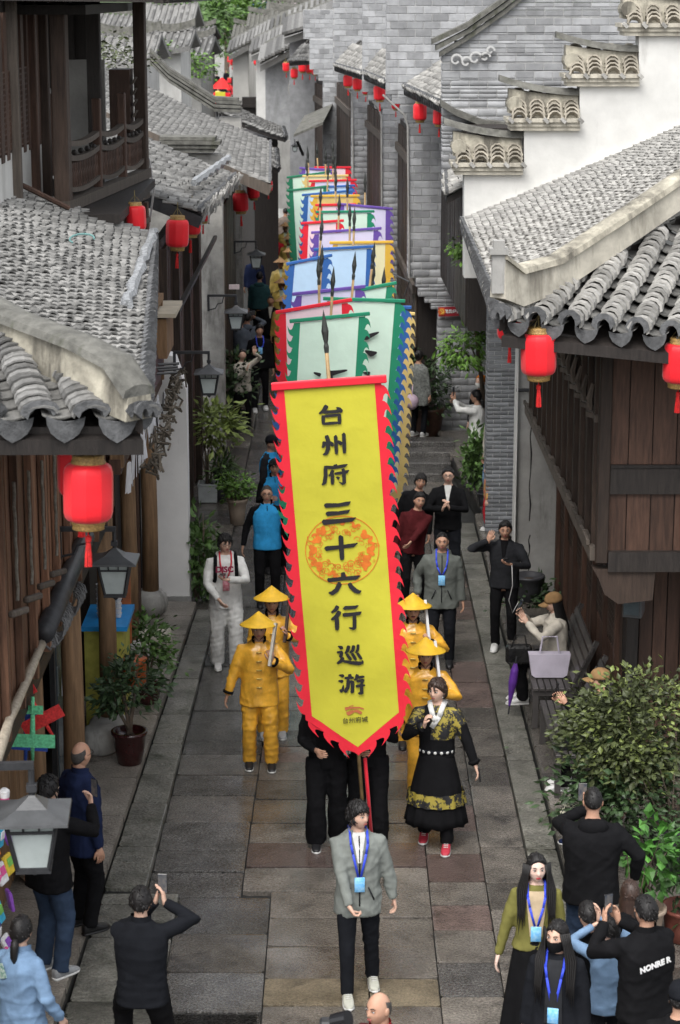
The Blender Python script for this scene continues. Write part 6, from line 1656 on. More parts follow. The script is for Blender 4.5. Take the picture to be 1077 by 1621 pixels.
# fragments of glyphs that show on two of them
for idx, frs in ((1, [[(566, 536, 3), (580, 534, 9), (600, 526, 3)], [(578, 555, 3), (588, 560, 10), (597, 558, 3)], [(575, 590, 3), (586, 592, 8)]]), (0, [[(497, 590, 3), (508, 594, 7)], [(520, 592, 10), (535, 589, 6), (550, 586, 3)], [(520, 587, 9), (524, 600, 9)]])):
    t, ps, W_, L_, n_ = gz[idx]; b = MB(); Yq = t.location.y - .05
    for st_ in frs: brush(b, st_, lambda x, y: P(x, y, Yq))
    b.build('glyph', m_ink, t, fix=False)
# ================================================================== PLANTS
LEAF = {k: mat('leaf_' + k, c, .5, .35, 3, .0, rnd=.45, spec=.4) for k, c in dict(lime=(.22, .28, .075), dark=(.035, .065, .024), mid=(.065, .125, .03), bright=(.10, .20, .03), yellow=(.12, .15, .04), olive=(.05, .062, .022), fresh=(.06, .17, .03)).items()}
m_bark = mat('bark', (.13, .10, .075), .9, .35, 10, .4, 30)
m_pot_m = mat('maroon_glaze', (.035, .008, .008), .18, .3, 5, .05, spec=.6)
m_pot_t = mat('clay_pot', (.30, .235, .18), .7, .2, 5, .2)
m_pot_d = mat('dark_pot', (.04, .04, .045), .45, .3, 6, .1)
m_pot_o = mat('orange_pot', (.40, .09, .02), .45, .2, 6, .1)
m_pot_g = mat('grey_planter', (.33, .35, .35), .6, .15, 6, .1)
def leaves(c, rad, n, size, elong=1.7, shell=.55, seed=1, drop=.0, clumps=14, spread=.33):
    r = random.Random(seed); vs = []; fs = []
    c = Vector(c); cl = []
    for i in range(clumps):
        v = Vector((r.gauss(0, 1), r.gauss(0, 1), r.gauss(0, 1))).normalized() * r.uniform(shell, 1.0); cl.append(Vector((v.x * rad[0], v.y * rad[1], v.z * rad[2])))
    for i in range(n):
        k = r.choice(cl); g = spread
        p = c + k + Vector((r.gauss(0, g) * rad[0], r.gauss(0, g) * rad[1], r.gauss(0, g) * rad[2]))
        d = (p - c); d = Vector((d.x + r.gauss(0, .5) * rad[0], d.y + r.gauss(0, .5) * rad[1], d.z * .6 + r.gauss(0, .5) * rad[2] - drop)); d = d.normalized() if d.length > 1e-4 else Vector((1, 0, 0))
        up = Vector((r.gauss(0, .5), r.gauss(0, .5), 1)).normalized(); x = d.cross(up)
        if x.length < .05: continue
        x.normalize(); nz = x.cross(d); s = size * r.uniform(.6, 1.35); L = s * elong
        a = len(vs)
        vs += [p, p + d * L * .45 + x * s * .5 - nz * s * .1, p + d * L - nz * s * .22, p + d * L * .45 - x * s * .5 - nz * s * .1, p + d * L * .5 + nz * s * .06]
        fs += [(a, a + 1, a + 4), (a + 1, a + 2, a + 4), (a + 2, a + 3, a + 4), (a + 3, a, a + 4)]
    return vs, fs
def foliage(t, c, rad, n, size, m, name='foliage', **k):
    b = MB(); v, f = leaves(c, rad, n, size, **k); b.add(v, f); o = b.build(name, m, t, fix=False); o['kind'] = 'stuff'; return o
def stems(t, base, c, rad, n, r0, seed=1):
    r = random.Random(seed); b = MB(); base = Vector(base); c = Vector(c)
    for i in range(n):
        e = c + Vector((r.uniform(-.75, .75) * rad[0], r.uniform(-.75, .75) * rad[1], r.uniform(-.5, .8) * rad[2])); m_ = base.lerp(e, .5) + Vector((r.uniform(-.06, .06), r.uniform(-.06, .06), .05))
        b.tube([base + Vector((r.uniform(-.03, .03), r.uniform(-.03, .03), 0)), base.lerp(m_, .5) + Vector((0, 0, .02)), m_, e], [r0, r0 * .8, r0 * .55, r0 * .2], 6)
    return b.build('stem', m_bark, t, True)
def pot(t, base, r, h, m, taper=.75, rim=.02, belly=0, n=24, square=False):
    x, y, z = base; b = MB()
    prof = [(r * taper * .9, 0), (r * taper, .01), (r * (taper + 1) / 2 + belly, h * .5), (r * .98 + belly * .4, h * .85), (r + rim, h * .92), (r + rim, h), (r - .01, h), (r - .02, h - .05)]
    b.lathe(prof, (x, y, z), 4 if square else n, ph=math.pi / 4 if square else 0); p = b.build('pot', m, t, not square)
    b = MB(); b.lathe([(r - .015, h - .06), (.01, h - .045)], (x, y, z), 4 if square else n, ph=math.pi / 4 if square else 0); b.build('soil', m_soil, p)
    return p
# camellia in the maroon pot
c = G(206, 1208, .2); t = thing('potted_camellia', 'glossy leaved little tree in a dark maroon glazed pot on the left pavement', 'plant', c)
pot(t, c, .175, .37, m_pot_m, .72, .02, .012); q = c + Vector((-.01, 0, .86)); stems(t, c + Vector((0, 0, .33)), q, (.3, .3, .25), 7, .018, 2); foliage(t, q, (.29, .28, .25), 700, .055, LEAF['dark'], seed=3, spread=.3)
c = G(236, 1112, .2); t = thing('potted_shrub', 'small mid green shrub behind the camellia on the left pavement', 'plant', c)
pot(t, c, .15, .22, m_pot_m); q = c + Vector((-.04, .1, .62)); stems(t, c + Vector((0, 0, .2)), q, (.25, .25, .25), 6, .014, 4); foliage(t, q, (.27, .25, .28), 560, .05, LEAF['mid'], seed=5)
for (px, py, r, h, m, lab) in ((160, 1190, .2, .3, m_conc, 'pale round stone stool beside the maroon pot'), (240, 1030, .16, .3, m_cream, 'pale stone roll lying on the left pavement')):
    c = G(px, py, .2); b = MB()
    if 'roll' in lab: b.lathe([(.08, -.26), (.14, -.24), (.155, 0), (.14, .24), (.08, .26)], (0, 0, 0), 16); b.v = [tuple(c + Vector((v[2], v[1], v[0] + .15))) for v in b.v]
    else: b.lathe([(.15, 0), (.19, .04), (.21, .15), (.19, .26), (.13, .3)], c, 18)
    tag(b.build('drum_stone', m, None, True), lab, 'stone')
c = Vector((-1.98, 28.6, .05)); t = thing('broadleaf_bush', 'dark broadleaf bush against the white end wall', 'plant', c)
stems(t, c, c + Vector((.05, 0, .8)), (.25, .3, .6), 8, .02, 6); foliage(t, c + Vector((.04, .05, .6)), (.22, .36, .55), 650, .07, LEAF['mid'], seed=8, elong=1.9, clumps=24)
c = G(340, 800, .05) + Vector((-.12, .3, 0)); t = thing('loquat_tree', 'yellow green young tree rising from a grey planter on the left', 'plant', c)
pot(t, c, .22, .32, m_pot_g, .95, .01, square=True); q = c + Vector((.14, 0, 1.25)); stems(t, c + Vector((0, 0, .3)), q, (.4, .3, .4), 9, .018, 7); foliage(t, q, (.34, .3, .3), 460, .075, LEAF['lime'], seed=9, elong=2.1, clumps=22)
t = thing('fern_tub', 'spiky green fern beside the grey planter', 'plant', c + Vector((.2, -.2, 0))); pot(t, c + Vector((.22, .1, 0)), .17, .3, m_pot_d); foliage(t, c + Vector((.22, .1, .5)), (.2, .2, .2), 320, .03, LEAF['mid'], seed=11, elong=5, clumps=30)
c = G(376, 830, 0); t = thing('tan_potted_shrub', 'rounded grey green shrub in a tall tan clay pot', 'plant', c)
pot(t, c, .155, .42, m_pot_t, .7); foliage(t, c + Vector((-.03, 0, .62)), (.23, .22, .2), 620, .045, LEAF['bright'], seed=12); stems(t, c + Vector((0, 0, .35)), c + Vector((0, 0, .6)), (.2, .2, .2), 5, .012)
c = G(352, 775, .03); t = thing('black_pot', 'empty looking dark planter pot by the tan one', 'pot', c); pot(t, c, .15, .34, m_pot_d); foliage(t, c + Vector((0, 0, .4)), (.14, .14, .1), 120, .04, LEAF['dark'], seed=13)
c = P(345, 645, 38); c.z = .05; t = thing('dark_bush', 'dark shrub in shadow behind the waving woman', 'plant', (-2.0, 40.5, 0)); pot(t, Vector((-2.0, 40.5, .0)), .2, .4, m_pot_d); foliage(t, Vector((-1.98, 40.5, 1.0)), (.3, .3, .45), 500, .07, LEAF['dark'], seed=14)
# right side greenery
t = thing('maple_sapling', 'bright maple sapling reaching over the lane beside the plaque', 'tree', (2.35, 34.5, .34))
r9 = random.Random(9); stm = MB(); stm.tube([(2.4, 34.6, .34), (2.36, 34.5, 1.6), (2.2, 34.2, 2.8), (2.05, 34.1, 3.6)], [.045, .04, .03, .015], 8); 
for px, py, dy in ((740, 550, 0), (715, 560, .1), (765, 530, 0), (770, 470, .2), (745, 390, .3), (735, 575, 0)): q = P(px, py, 34 + dy); stm.tube([(2.22, 34.25, 2.4), q.lerp(Vector((2.22, 34.25, 2.4)), .4) + Vector((0, 0, .1)), q], [.02, .014, .006], 5)
stm.build('trunk', m_bark, t, True)
b = MB()
for i, (px, py, rx, rz, n) in enumerate(((742, 548, .36, .24, 420), (712, 556, .2, .16, 160), (768, 520, .16, .16, 120), (772, 470, .16, .28, 120), (748, 398, .24, .24, 230), (758, 425, .12, .1, 60), (720, 388, .12, .1, 60), (730, 576, .24, .1, 120))):
    v, f = leaves(P(px, py, 34.0), (rx, .35, rz), n, .045, elong=2.6, seed=20 + i, clumps=20, spread=.3, drop=.1); b.add(v, f)
o = b.build('foliage', LEAF['bright'], t, fix=False); o['kind'] = 'stuff'
c = G(676, 688, .05); c = Vector((1.62, 39.0, 0.2)); t = thing('potted_ficus', 'dark bushy plant in a big brown pot before the brick pier', 'plant', c); pot(t, c, .3, .55, mat('brown_pot', (.06, .03, .02), .5, .3, 6, .1), .8); foliage(t, c + Vector((-.05, 0, .95)), (.42, .35, .42), 900, .06, LEAF['dark'], seed=31)
c = Vector((2.3, 33.0, .34)); t = thing('green_shrub', 'leafy green shrub beside the man at the brick pillar edge', 'plant', c); pot(t, c, .14, .2, m_pot_d); foliage(t, P(752, 728, 33.0), (.16, .2, .42), 420, .065, LEAF['mid'], seed=32, elong=1.8, clumps=24)
c = Vector((2.55, 28.0, .2)); t = thing('camellia_bush', 'dark round camellia bush beneath the stained plaster wall', 'plant', c); pot(t, c, .2, .35, m_pot_d); foliage(t, P(838, 965, 28.0), (.34, .3, .36), 800, .06, LEAF['dark'], seed=33)
c = Vector((3.0, 18.6, .2)); t = thing('big_shrub', 'big olive green shrub crowding the benches on the right', 'plant', c)
pot(t, c + Vector((.2, .3, 0)), .3, .45, m_pot_d); stems(t, c + Vector((.1, .2, .3)), c + Vector((-.05, .2, 1.1)), (.55, .5, .6), 22, .016, 8)
foliage(t, P(1003, 1165, 19.0), (.62, .55, .52), 4200, .045, LEAF['olive'], seed=34, elong=1.6, clumps=90, spread=.17); foliage(t, P(1010, 1150, 19.0), (.60, .52, .5), 900, .042, LEAF['yellow'], name='young_leaves', seed=35, elong=1.6, clumps=40, spread=.16, shell=.9)
foliage(t, P(985, 1255, 18.9), (.5, .45, .42), 1800, .05, LEAF['dark'], name='inner_leaves', seed=36, clumps=50)
c = G(1030, 1455, .2); c = Vector((2.62, 17.15, .2)); t = thing('bright_leaf_plant', 'fresh glossy green plant with large leaves in a tan pot at right', 'plant', c)
pot(t, c, .17, .36, m_pot_t, .75); stems(t, c + Vector((0, 0, .3)), c + Vector((0, 0, .8)), (.25, .2, .4), 8, .012, 9)
lv, lf = leaves(P(1032, 1350, 17.2), (.24, .22, .36), 150, .088, elong=1.5, seed=37, clumps=40, spread=.12)
lmes = []
for i in range(0, len(lv) // 5):
    p = lv[i * 5]; me = bpy.data.meshes.new('leaf'); me.from_pydata([tuple(v - p) for v in lv[i * 5:i * 5 + 5]], [], [(0, 1, 4), (1, 2, 4), (2, 3, 4), (3, 0, 4)]); me.materials.append(LEAF['fresh'])
    o = bpy.data.objects.new('leaf', me); COL.objects.link(o); o.parent = t; o.location = p - t.location
c = Vector((3.0, 17.3, .2)); t = thing('red_brown_planter', 'red brown planter at the right edge beside the glossy plant', 'pot', c); pot(t, c, .2, .3, mat('red_clay', (.16, .05, .035), .6, .2, 6, .1), .85); foliage(t, c + Vector((0, 0, .7)), (.25, .25, .35), 260, .06, LEAF['dark'], seed=38)
# weeds on the far roofs, trees on the hill
for i, (px, py, Y, rx, ry, rz, n, m, lab) in enumerate(((232, 72, 73.5, .8, .6, .2, 200, 'bright', 'green weeds on the roof of the white gabled house'), (305, 97, 83, .9, .8, .45, 400, 'bright', 'light green weeds sprouting on the low far roof'), (352, 80, 100, .5, .4, .25, 160, 'mid', 'small green tuft over the red decorated lane end'), (158, 68, 34, .5, .6, .2, 200, 'olive', 'straggly weeds along the roof between the veranda posts'), (200, 95, 36, .5, .6, .16, 200, 'olive', 'straggly weeds beside the farthest veranda post'))):
    c = P(px, py, Y); t = thing('weeds', lab, 'weeds', c); foliage(t, c, (rx, ry, rz), n, .10 if Y > 60 else .05, LEAF[m], seed=40 + i)
for i, (px, py, Y, rx, rz, lab) in enumerate(((358, 22, 200, 2.2, 2.2, 'bright green tree standing before the pinkish far block'), (318, 30, 190, 3.2, 1.6, 'low spreading far tree left of the bright one'), (290, 38, 170, 2.0, 1.2, 'small pale far tree over the grey ridge'), (338, 6, 240, 5, 2.5, 'hazy tall far tree at the top of the picture'), (440, -2, 250, 4, 2.0, 'far tree behind the stacked dark roofs'))):
    c = P(px, py, Y); g = Vector((c.x, c.y, 0)); t = thing('far_tree', lab, 'tree', g)
    b = MB(); b.tube([g, c + Vector((0, 0, -rz * .3)), c + Vector((.2, 0, rz * .4))], [.25, .16, .05], 7); b.build('trunk', m_bark, t)
    foliage(t, c, (rx, rx * .8, rz), 1100, .32, LEAF['bright' if i == 0 else 'mid'], name='crown', seed=50 + i, clumps=26, spread=.25)

# ================================================================== BENCHES
m_bench = mat('bench_wood', (.055, .050, .048), .42, .25, 5, .2, 40, rnd=.25, spec=.5, rvar=.12)
def bench(x0, x1, y0, y1, lab):
    t = thing('bench', lab, 'bench', ((x0 + x1) / 2, (y0 + y1) / 2, .2), 'dark slatted benches')
    for i in range(6):
        x = x0 + (x1 - x0) * (i + .5) / 6; b = MB(); b.box((x, (y0 + y1) / 2, .66), ((x1 - x0) / 6 - .012, y1 - y0, .035), bev=.004); b.build('seat_slat', m_bench, t)
    for i in range(5):
        b = MB(); b.box((x1 + .03 + .045 * i, (y0 + y1) / 2, .78 + .085 * i), (.025, y1 - y0, .072), Matrix.Rotation(R(24), 3, 'Y')); b.build('back_slat', m_bench, t)
    for y in (y0 + .06, y1 - .06):
        for x in (x0 + .04, x1 - .02): b = MB(); b.box((x, y, .42), (.06, .07, .44)); b.build('leg', m_bench, t)
        b = MB(); b.box(((x0 + x1) / 2, y, .61), (x1 - x0, .06, .06)); b.build('seat_rail', m_bench, t)
        b = MB(); b.beam((x1, y, .6), (x1 + .27, y, 1.2), .06, .05); b.build('back_post', m_bench, t)
bench(2.18, 2.62, 20.6, 22.35, 'nearer dark slatted bench partly hidden by the olive shrub')
bench(2.14, 2.58, 22.75, 24.4, 'farther dark slatted bench with the woman in a cap on it')

# ================================================================== GOODS AND SIGNS ON THE LEFT
def glider(lab, cx, cy, Y, m, m2, rot):
    c = P(cx, cy, Y); t = thing('toy_glider', lab, 'toy', c); rt = Matrix.Rotation(R(rot), 3, 'Y')
    b = MB(); b.tube([c + rt @ Vector(v) for v in ((0, 0, .30), (0, -.01, .0), (0, 0, -.24))], [.014, .022, .012], 8); b.build('body', m, t, True)
    for z, w, ch in ((-.06, .36, .11), (.2, .17, .07)):
        b = MB(); b.rings([[c + rt @ Vector((x, -.02 + .02 * abs(x) - (.008 if q else 0), z + dz)) for q, dz in ((0, -ch / 2), (0, ch / 2), (1, ch / 2), (1, -ch / 2))] for x in (-w / 2, -w / 4, 0, w / 4, w / 2)]); b.build('wing', m, t)
    b = MB(); b.prism([c + rt @ Vector(v) for v in ((0, -.02, .2), (0, -.02, .29), (0, -.1, .29), (0, -.07, .2))], rt @ Vector((.008, 0, 0))); b.build('tail_fin', m2, t)
mfoam = lambda n, c: mat('foam_' + n, c, .7, .35, 60, .2, 120)
glider('green foam glider hanging from the bamboo pole, in front of the red one', 52, 1160, 16.2, mfoam('green', (.12, .48, .25)), mfoam('green', (.12, .48, .25)), 2)
glider('red foam glider hanging behind the green one', 62, 1128, 16.5, mfoam('red', (.55, .03, .03)), mfoam('red', (.55, .03, .03)), -28)
glider('blue foam glider mostly hidden by the green and red ones', 42, 1165, 16.6, mfoam('blue', (.02, .06, .3)), mfoam('blue', (.02, .06, .3)), 4)
m_toys = [mat('toy_' + n, c, .5, .2, 30, 0) for n, c in (('pink', (.7, .1, .3)), ('cyan', (.05, .4, .6)), ('yellow', (.7, .5, .05)), ('green', (.2, .5, .1)), ('orange', (.6, .2, .04)), ('white', (.7, .7, .7)), ('violet', (.25, .08, .45)), ('navy', (.03, .06, .25)))]
rk = thing('toy_rack', 'wire rack of colourful packaged toys behind the nearest street lamp', 'rack', (-2.72, 15.3, .2))
b = MB()
for y in (14.6, 15.9): b.tube([(-2.75, y, .2), (-2.75, y, 2.1)], .016, 6)
for z in (.7, 1.0, 1.3, 1.6, 1.9): b.tube([(-2.75, 14.6, z), (-2.75, 15.9, z)], .008, 5)
b.build('rack_frame', m_iron, rk)
k = 0; r7 = random.Random(11)
for zi, z in enumerate((.62, .9, 1.2, 1.5, 1.8)):
    for yi in range(7):
        cn1, cn2 = ('pink', 'cyan', 'yellow', 'green', 'orange', 'white', 'violet', 'navy')[(k * 5 + zi) % 8], ('pink', 'cyan', 'yellow', 'green', 'orange', 'white', 'violet', 'navy')[(k * 3 + 2) % 8]
        y = 14.66 + yi * .19; c = Vector((-2.66 + r7.uniform(-.02, .05), y, z + r7.uniform(-.03, .03))); t = thing('toy_pack', '%s packaged toy with %s card, %s row and %s column of the wire rack' % (cn1, cn2, ('bottom', 'second', 'middle', 'fourth', 'top')[zi], ('first', 'second', 'third', 'fourth', 'fifth', 'sixth', 'seventh')[yi]), 'toy', c, 'packaged toys on the wire rack')
        b = MB(); rt = Matrix.Rotation(R(r7.uniform(-25, 25)), 3, 'Y') @ Matrix.Rotation(R(r7.uniform(-30, 30)), 3, 'Z')
        b.box(c, (.03, .12, .17), rt, bev=.008); b.build('packet', m_toys[(k * 5 + zi) % 8], t); b = MB(); b.box(c + rt @ Vector((.018, .01, .02)), (.012, .07, .07), rt, bev=.004); b.build('print_card', m_toys[(k * 3 + 2) % 8], t); k += 1
t = thing('skirt_charm', 'pink and white doll dress hanging at the far left edge', 'toy', P(8, 1280, 15.0)); c = P(8, 1268, 15.0)
b = MB(); b.lathe([(.03, .03), (.035, 0), (.07, -.06), (.085, -.1)], c, 12); b.build('skirt', m_toys[0], t); b = MB(); b.lathe([(.02, .1), (.04, .08), (.035, .03)], c, 12); b.build('bodice', m_toys[5], t)
t = thing('painted_signboard', 'orange brown upright signboard with black calligraphy by the far post', 'sign', P(184, 960, 23.5)); c = P(184, 955, 23.5)
b = MB(); b.box(c, (.34, .05, .95), bev=.008); b.build('board', mat('sign_orange', (.33, .10, .035), .6, .2, 5, .15), t)
for i, chx in enumerate('有艺术'): lettering(chx, .2, m_ink, c + Vector((.02, -.03, .28 - .26 * i)), Matrix.Rotation(R(90), 3, 'X'), t, .004)
t = thing('blue_topped_stall', 'yellow stall cabinet with a bright blue top and stacked cups', 'stall', (-2.55, 23.0, .2))
b = MB(); b.box((-2.6, 23.0, .85), (.42, .8, 1.1)); b.build('cabinet', mat('stall_yellow', (.42, .40, .08), .7, .25, 6, .1), t)
b = MB(); b.box((-2.58, 22.98, 1.43), (.5, .9, .05)); b.build('counter_top', mat('stall_blue', (.02, .26, .62), .4, .1, 6, 0), t)
for i in range(3): 
    cp = thing('cup_stack', '%s stack of clear plastic cups on the blue topped stall' % ('left', 'middle', 'right')[i], 'cups', (-2.66 + .1 * i, 22.9, 1.46), 'cup stacks on the stall'); b = MB()
    for j in range(7): b.lathe([(.03, 0), (.042, .05), (.045, .052)], (-2.66 + .1 * i, 22.9, 1.46 + .055 * j), 10)
    b.build('cups', m_pipe, cp)
tag(MB().lathe([(.11, 0), (.14, .05), (.15, .3), (.16, .32)], (-2.28, 22.6, .75), 16).build('orange_bucket', m_pot_o, None, True), 'orange red bucket beside the old post', 'bucket')
b = MB(); b.rings([[P(x, y, 20.6) + Vector((0, dy, 0)) for x, y, dy in ((98, yy, 0), (116 - 3 * j, yy, 0), (116 - 3 * j, yy, .1), (98, yy, .1))] for j, yy in enumerate((1060, 1080, 1102))]); tag(b.build('plastic_bag', mat('white_plastic', (.62, .62, .63), .4, .1, 10, .2)), 'white plastic bag tied to the dark post', 'bag')
tag(MB().box(P(12, 805, 16.6), (.06, .9, .62), bev=.02).build('black_speaker', m_phone), 'flat black speaker box high on the timber wall at left edge', 'speaker')
b = MB(); c = P(343, 418, 37.5)
t = thing('white_notice', 'tiny white notice on the dark door at left', 'sign', P(371, 454, 35)); b.box(P(371, 454, 35), (.17, .02, .08)); b.build('notice_board', mat('notice_pink', (.6, .5, .5), .7, .1, 30, 0), t)
b = MB(); b.tube([G(150, 955, .3) + Vector((-.1, .0, 0)), G(300, 965, .25), G(285, 952, .3)], .008, 5); 
# far lane: red decorations and festival float
rd = random.Random(21)
for i in range(14):
    sgn = -1 if i % 2 else 1; Y = 105 + i * 3.2; px = (368 if sgn > 0 else 332) + rd.uniform(-7, 7); py = 98 + rd.uniform(-6, 46) if sgn > 0 else 112 + rd.uniform(0, 40)
    lantern(px, py, Y, rd.uniform(5, 8), 'tiny red lantern strung along the far crowded lane end', 'far tiny lanterns')
ft = thing('festival_float', 'red and gold festival float among the far crowd', 'float', P(352, 160, 112))
b = MB(); b.box(P(352, 157, 112), (.9, .8, .7), bev=.05); b.build('base', m_lred, ft); b = MB(); b.lathe([(.6, 0), (.5, .12), (.2, .4), (.03, .55)], P(352, 140, 112), 8); b.build('canopy', m_tassel, ft); b = MB(); b.box(P(349, 151, 111), (.5, .05, .35)); b.build('yellow_panel', BC['yellow'], ft)
# spare clutter: air conditioner brackets and wires along the walls
for i, pts in enumerate((((620, 432, 38.5), (648, 446, 38.2), (640, 470, 38.3)), ((236, 250, 28.5), (244, 300, 29), (236, 360, 29.5)))):
    b = MB(); b.tube([P(*p) for p in pts], .014, 6); tag(b.build('loose_cable', m_pipe if i else m_metal), ('grey bracket cable low on the dark brick pier', 'loose pale cable dangling from the veranda corner')[i], 'cable')
# ================================================================== WHO IS IN THE STREET
def headat(px, py, h, z0=0.0):
    c = G(px, py, z0 + h * 1.005); return (c.x, c.y, z0)
def foot(px, py, z=0): return tuple(G(px, py, z))
GOLD = dict(m=C['gold'], collar=C['black'], buttons=C['goldy'], loose=1.16, arm=1.12, fold=.008, hem=-.2, hemf=1.05)
GOLDB = dict(m=C['gold'], loose=1.15, flare=1.1)
LY = ('lanyard', m_lany, m_badge)
LYL = ('lanyard', m_lany, m_badge, .12)
S_W = dict(m=C['shoe_w'], sole=C['sole'], lace=True); S_G = dict(m=C['shoe_g'], sole=C['sole'], lace=True); S_B = dict(m=C['shoe_b'], sole=C['shoe_b']); S_R = dict(m=C['shoe_r'], sole=C['sole'], lace=True); S_BW = dict(m=C['shoe_b'], sole=C['sole'])
def staff(info, side, lab, up=.62, dn=.35, tilt=(.0, .25), m=None):
    w = info[side] + info['dl' if side == 'la' else 'dr'] * .07; d = Vector((tilt[0], tilt[1], 1)).normalized()
    return tag(MB().beam(w - d * dn, w + d * up, .028, .05).build('wooden_clapper', m or mat('pale_staff', (.45, .42, .36), .6, .2, 10, .1)), lab, 'staff')
cuffs = None
def cuffband(MBc, T, child, fronty, D):
    for e, w in ((D['el'], D['la']), (D['er'], D['ra'])):
        b = MBc(); d = (w - e).normalized(); b.tube([w - d * .05, w - d * .02], .060, 12); child(b, 'cuff', C['black'])
# gold robed men
i = person('man in shiny gold suit and yellow conical hat at left of the big banner', foot(412, 1215), 2, 1.70, 'mid', top=dict(GOLD), bottom=dict(GOLDB), hat=('cone', C['hat_y'], .92), hair='buzz', la=(.14, -.22, 1.32), le=(.8, .1, -.8), lhand=(-.1, -.3, 1), lpalm=(-.6, 1, 0), lcurl=1.1, ll=(.13, -.02, .085), rl=(-.12, .04, .085), shoes=S_BW, extras=[('fn', cuffband)], ra=(-.36, -.05, .86))
staff(i, 'la', 'pale wooden stave on the shoulder of the front left gold man', .35, .12, (.15, .5))
i = person('second man in gold suit just behind the front left one', foot(432, 1165), 4, 1.70, 'mid', top=dict(GOLD), bottom=dict(GOLDB), hat=('cone', C['hat_y'], .92), hair='buzz', la=(.16, -.2, 1.28), le=(.8, .1, -.8), lhand=(-.1, -.2, 1), lcurl=1.1, shoes=dict(m=C['shoe_g'], sole=C['sole']), extras=[('fn', cuffband)], beard=False)
staff(i, 'la', 'brown wooden stave on the shoulder of the second left gold man', .42, .14, (.12, .5), m_wood_r)
i = person('gold suited man in yellow conical hat right behind the embroidered robe', foot(672, 1262), -4, 1.68, 'mid', top=dict(GOLD), bottom=dict(GOLDB), hat=('cone', C['hat_y'], .95), hair='buzz', la=(.17, -.24, 1.28), le=(.8, .1, -.8), lhand=(-.1, -.2, 1), lcurl=1.1, extras=[('fn', cuffband)])
staff(i, 'la', 'white stave on the shoulder of the nearer right gold man', .48, .12, (-.12, .55), m_pipe)
i = person('mustached gold suited man with yellow conical hat beside the red banner edge', foot(652, 1180), 0, 1.70, 'mid', top=dict(GOLD), bottom=dict(GOLDB), hat=('cone', C['hat_y'], .95), hair='buzz', beard=True, la=(.18, -.22, 1.3), le=(.8, .1, -.8), lhand=(-.1, -.2, 1), lcurl=1.1, extras=[('fn', cuffband)])
staff(i, 'la', 'white stave on the shoulder of the mustached gold man', .42, .12, (-.1, .55), m_pipe)
# the young man in the black and gold robe
m_embr = mat('black_gold_brocade', (.014, .014, .016), .6, .3, 7, .2, 30, col2=(.30, .24, .04), stain=None)
rp_ = m_embr.node_tree.nodes
for nd in rp_:
    if nd.type == 'MAP_RANGE' and abs(nd.inputs['From Min'].default_value - .32) < .01: nd.inputs['From Min'].default_value = .50; nd.inputs['From Max'].default_value = .54
    if nd.type == 'TEX_NOISE' and abs(nd.inputs['Scale'].default_value - 7) < .1: nd.inputs['Scale'].default_value = 13; nd.inputs['Roughness'].default_value = .75
def brocade_top(me, o):
    me.materials.append(m_embr); s_ = 1.0
    for p in me.polygons:
        c = p.center
        if (c.z > 1.14 and c.y < .02 and c.x > -.05 and c.x < .24 and c.z > 1.13 + .2 * max(0, -c.x)) or (c.z > 1.30 and abs(c.x) > .12): p.material_index = 1
def hanfu(MBc, T, child, fronty, D):
    for sg in (1, -1):
        b = MBc(); pts = [(sg * .075, .02, .555), (sg * .06, -.075, .53), (sg * .03, fronty(.44) - .012, .44), (-.04 if sg > 0 else .0, fronty(.33) - .016, .33 if sg > 0 else .40)]
        for p0, p1 in zip(pts[:-1], pts[1:]): b.beam(T(*p0, 1), T(*p1, 1), .05, .012 + .002 * sg, up=(0, -1, .05))
        child(b, 'white_collar', C['white'])
    b = MBc(); b.rings([ell(T(0, .006, z), .178, .136, 20, D['TR'](.3)) for z in (.045, .085)]); child(b, 'belt', C['ink'])
    for k in range(7):
        a = -1.1 + k * .36; b = MBc(); b.lathe([(.016, -.006), (.016, .006)], (0, 0, 0), 8); rx = Matrix.Rotation(a, 3, 'Z') @ Matrix.Rotation(R(90), 3, 'X')
        c = T(math.sin(a) * .178, -math.cos(a) * .14 + .004, .065); b.v = [tuple(c + rx @ Vector(v)) for v in b.v]; child(b, 'belt_stud', C['white'])
    b = MBc(); n = 60; rr = []
    for z, r_ in ((.60, .268), (.53, .281), (.47, .293)):
        rr.append([Vector((r_ * (1 + .04 * math.cos(14 * 2 * math.pi * k / n)) * math.cos(2 * math.pi * k / n), .83 * r_ * (1 + .05 * math.cos(14 * 2 * math.pi * k / n)) * math.sin(2 * math.pi * k / n), z)) for k in range(n)])
    b.add([p for r_ in rr for p in r_], [(j * n + k, j * n + (k + 1) % n, (j + 1) * n + (k + 1) % n, (j + 1) * n + k) for j in range(2) for k in range(n)]); child(b, 'gold_band', m_embr)
i = person('young man in black robe with gold brocade walking beside the banner', foot(690, 1338), -8, 1.74, 'fair', head=(-22, 2), hair='mop', hairm=m_hair_b, top=dict(m=C['black'], name='robe', loose=1.0, hem=.0, fold=.004, post=brocade_top), bottom=dict(kind='skirt', m=C['black'], top=1.02, hem=.26, r=.31, pleats=14), ra=(-.10, -.26, 1.34), re=(-.7, 0, -.8), rhand=(.2, -.1, 1), rcurl=1.0, la=(.40, -.08, .86), ll=(.12, -.12, .085), rl=(-.13, .16, .085), shoes=S_R, extras=[('fn', hanfu), ('fn', cuffband)])
w = i['la'] + i['dl'] * .09; tag(MB().beam(w + Vector((0, 0, .06)), w - Vector((-.02, 0, .08)), .03, .02).build('walkie_talkie', m_phone), 'small black handset in the lowered hand of the robed man', 'handset')
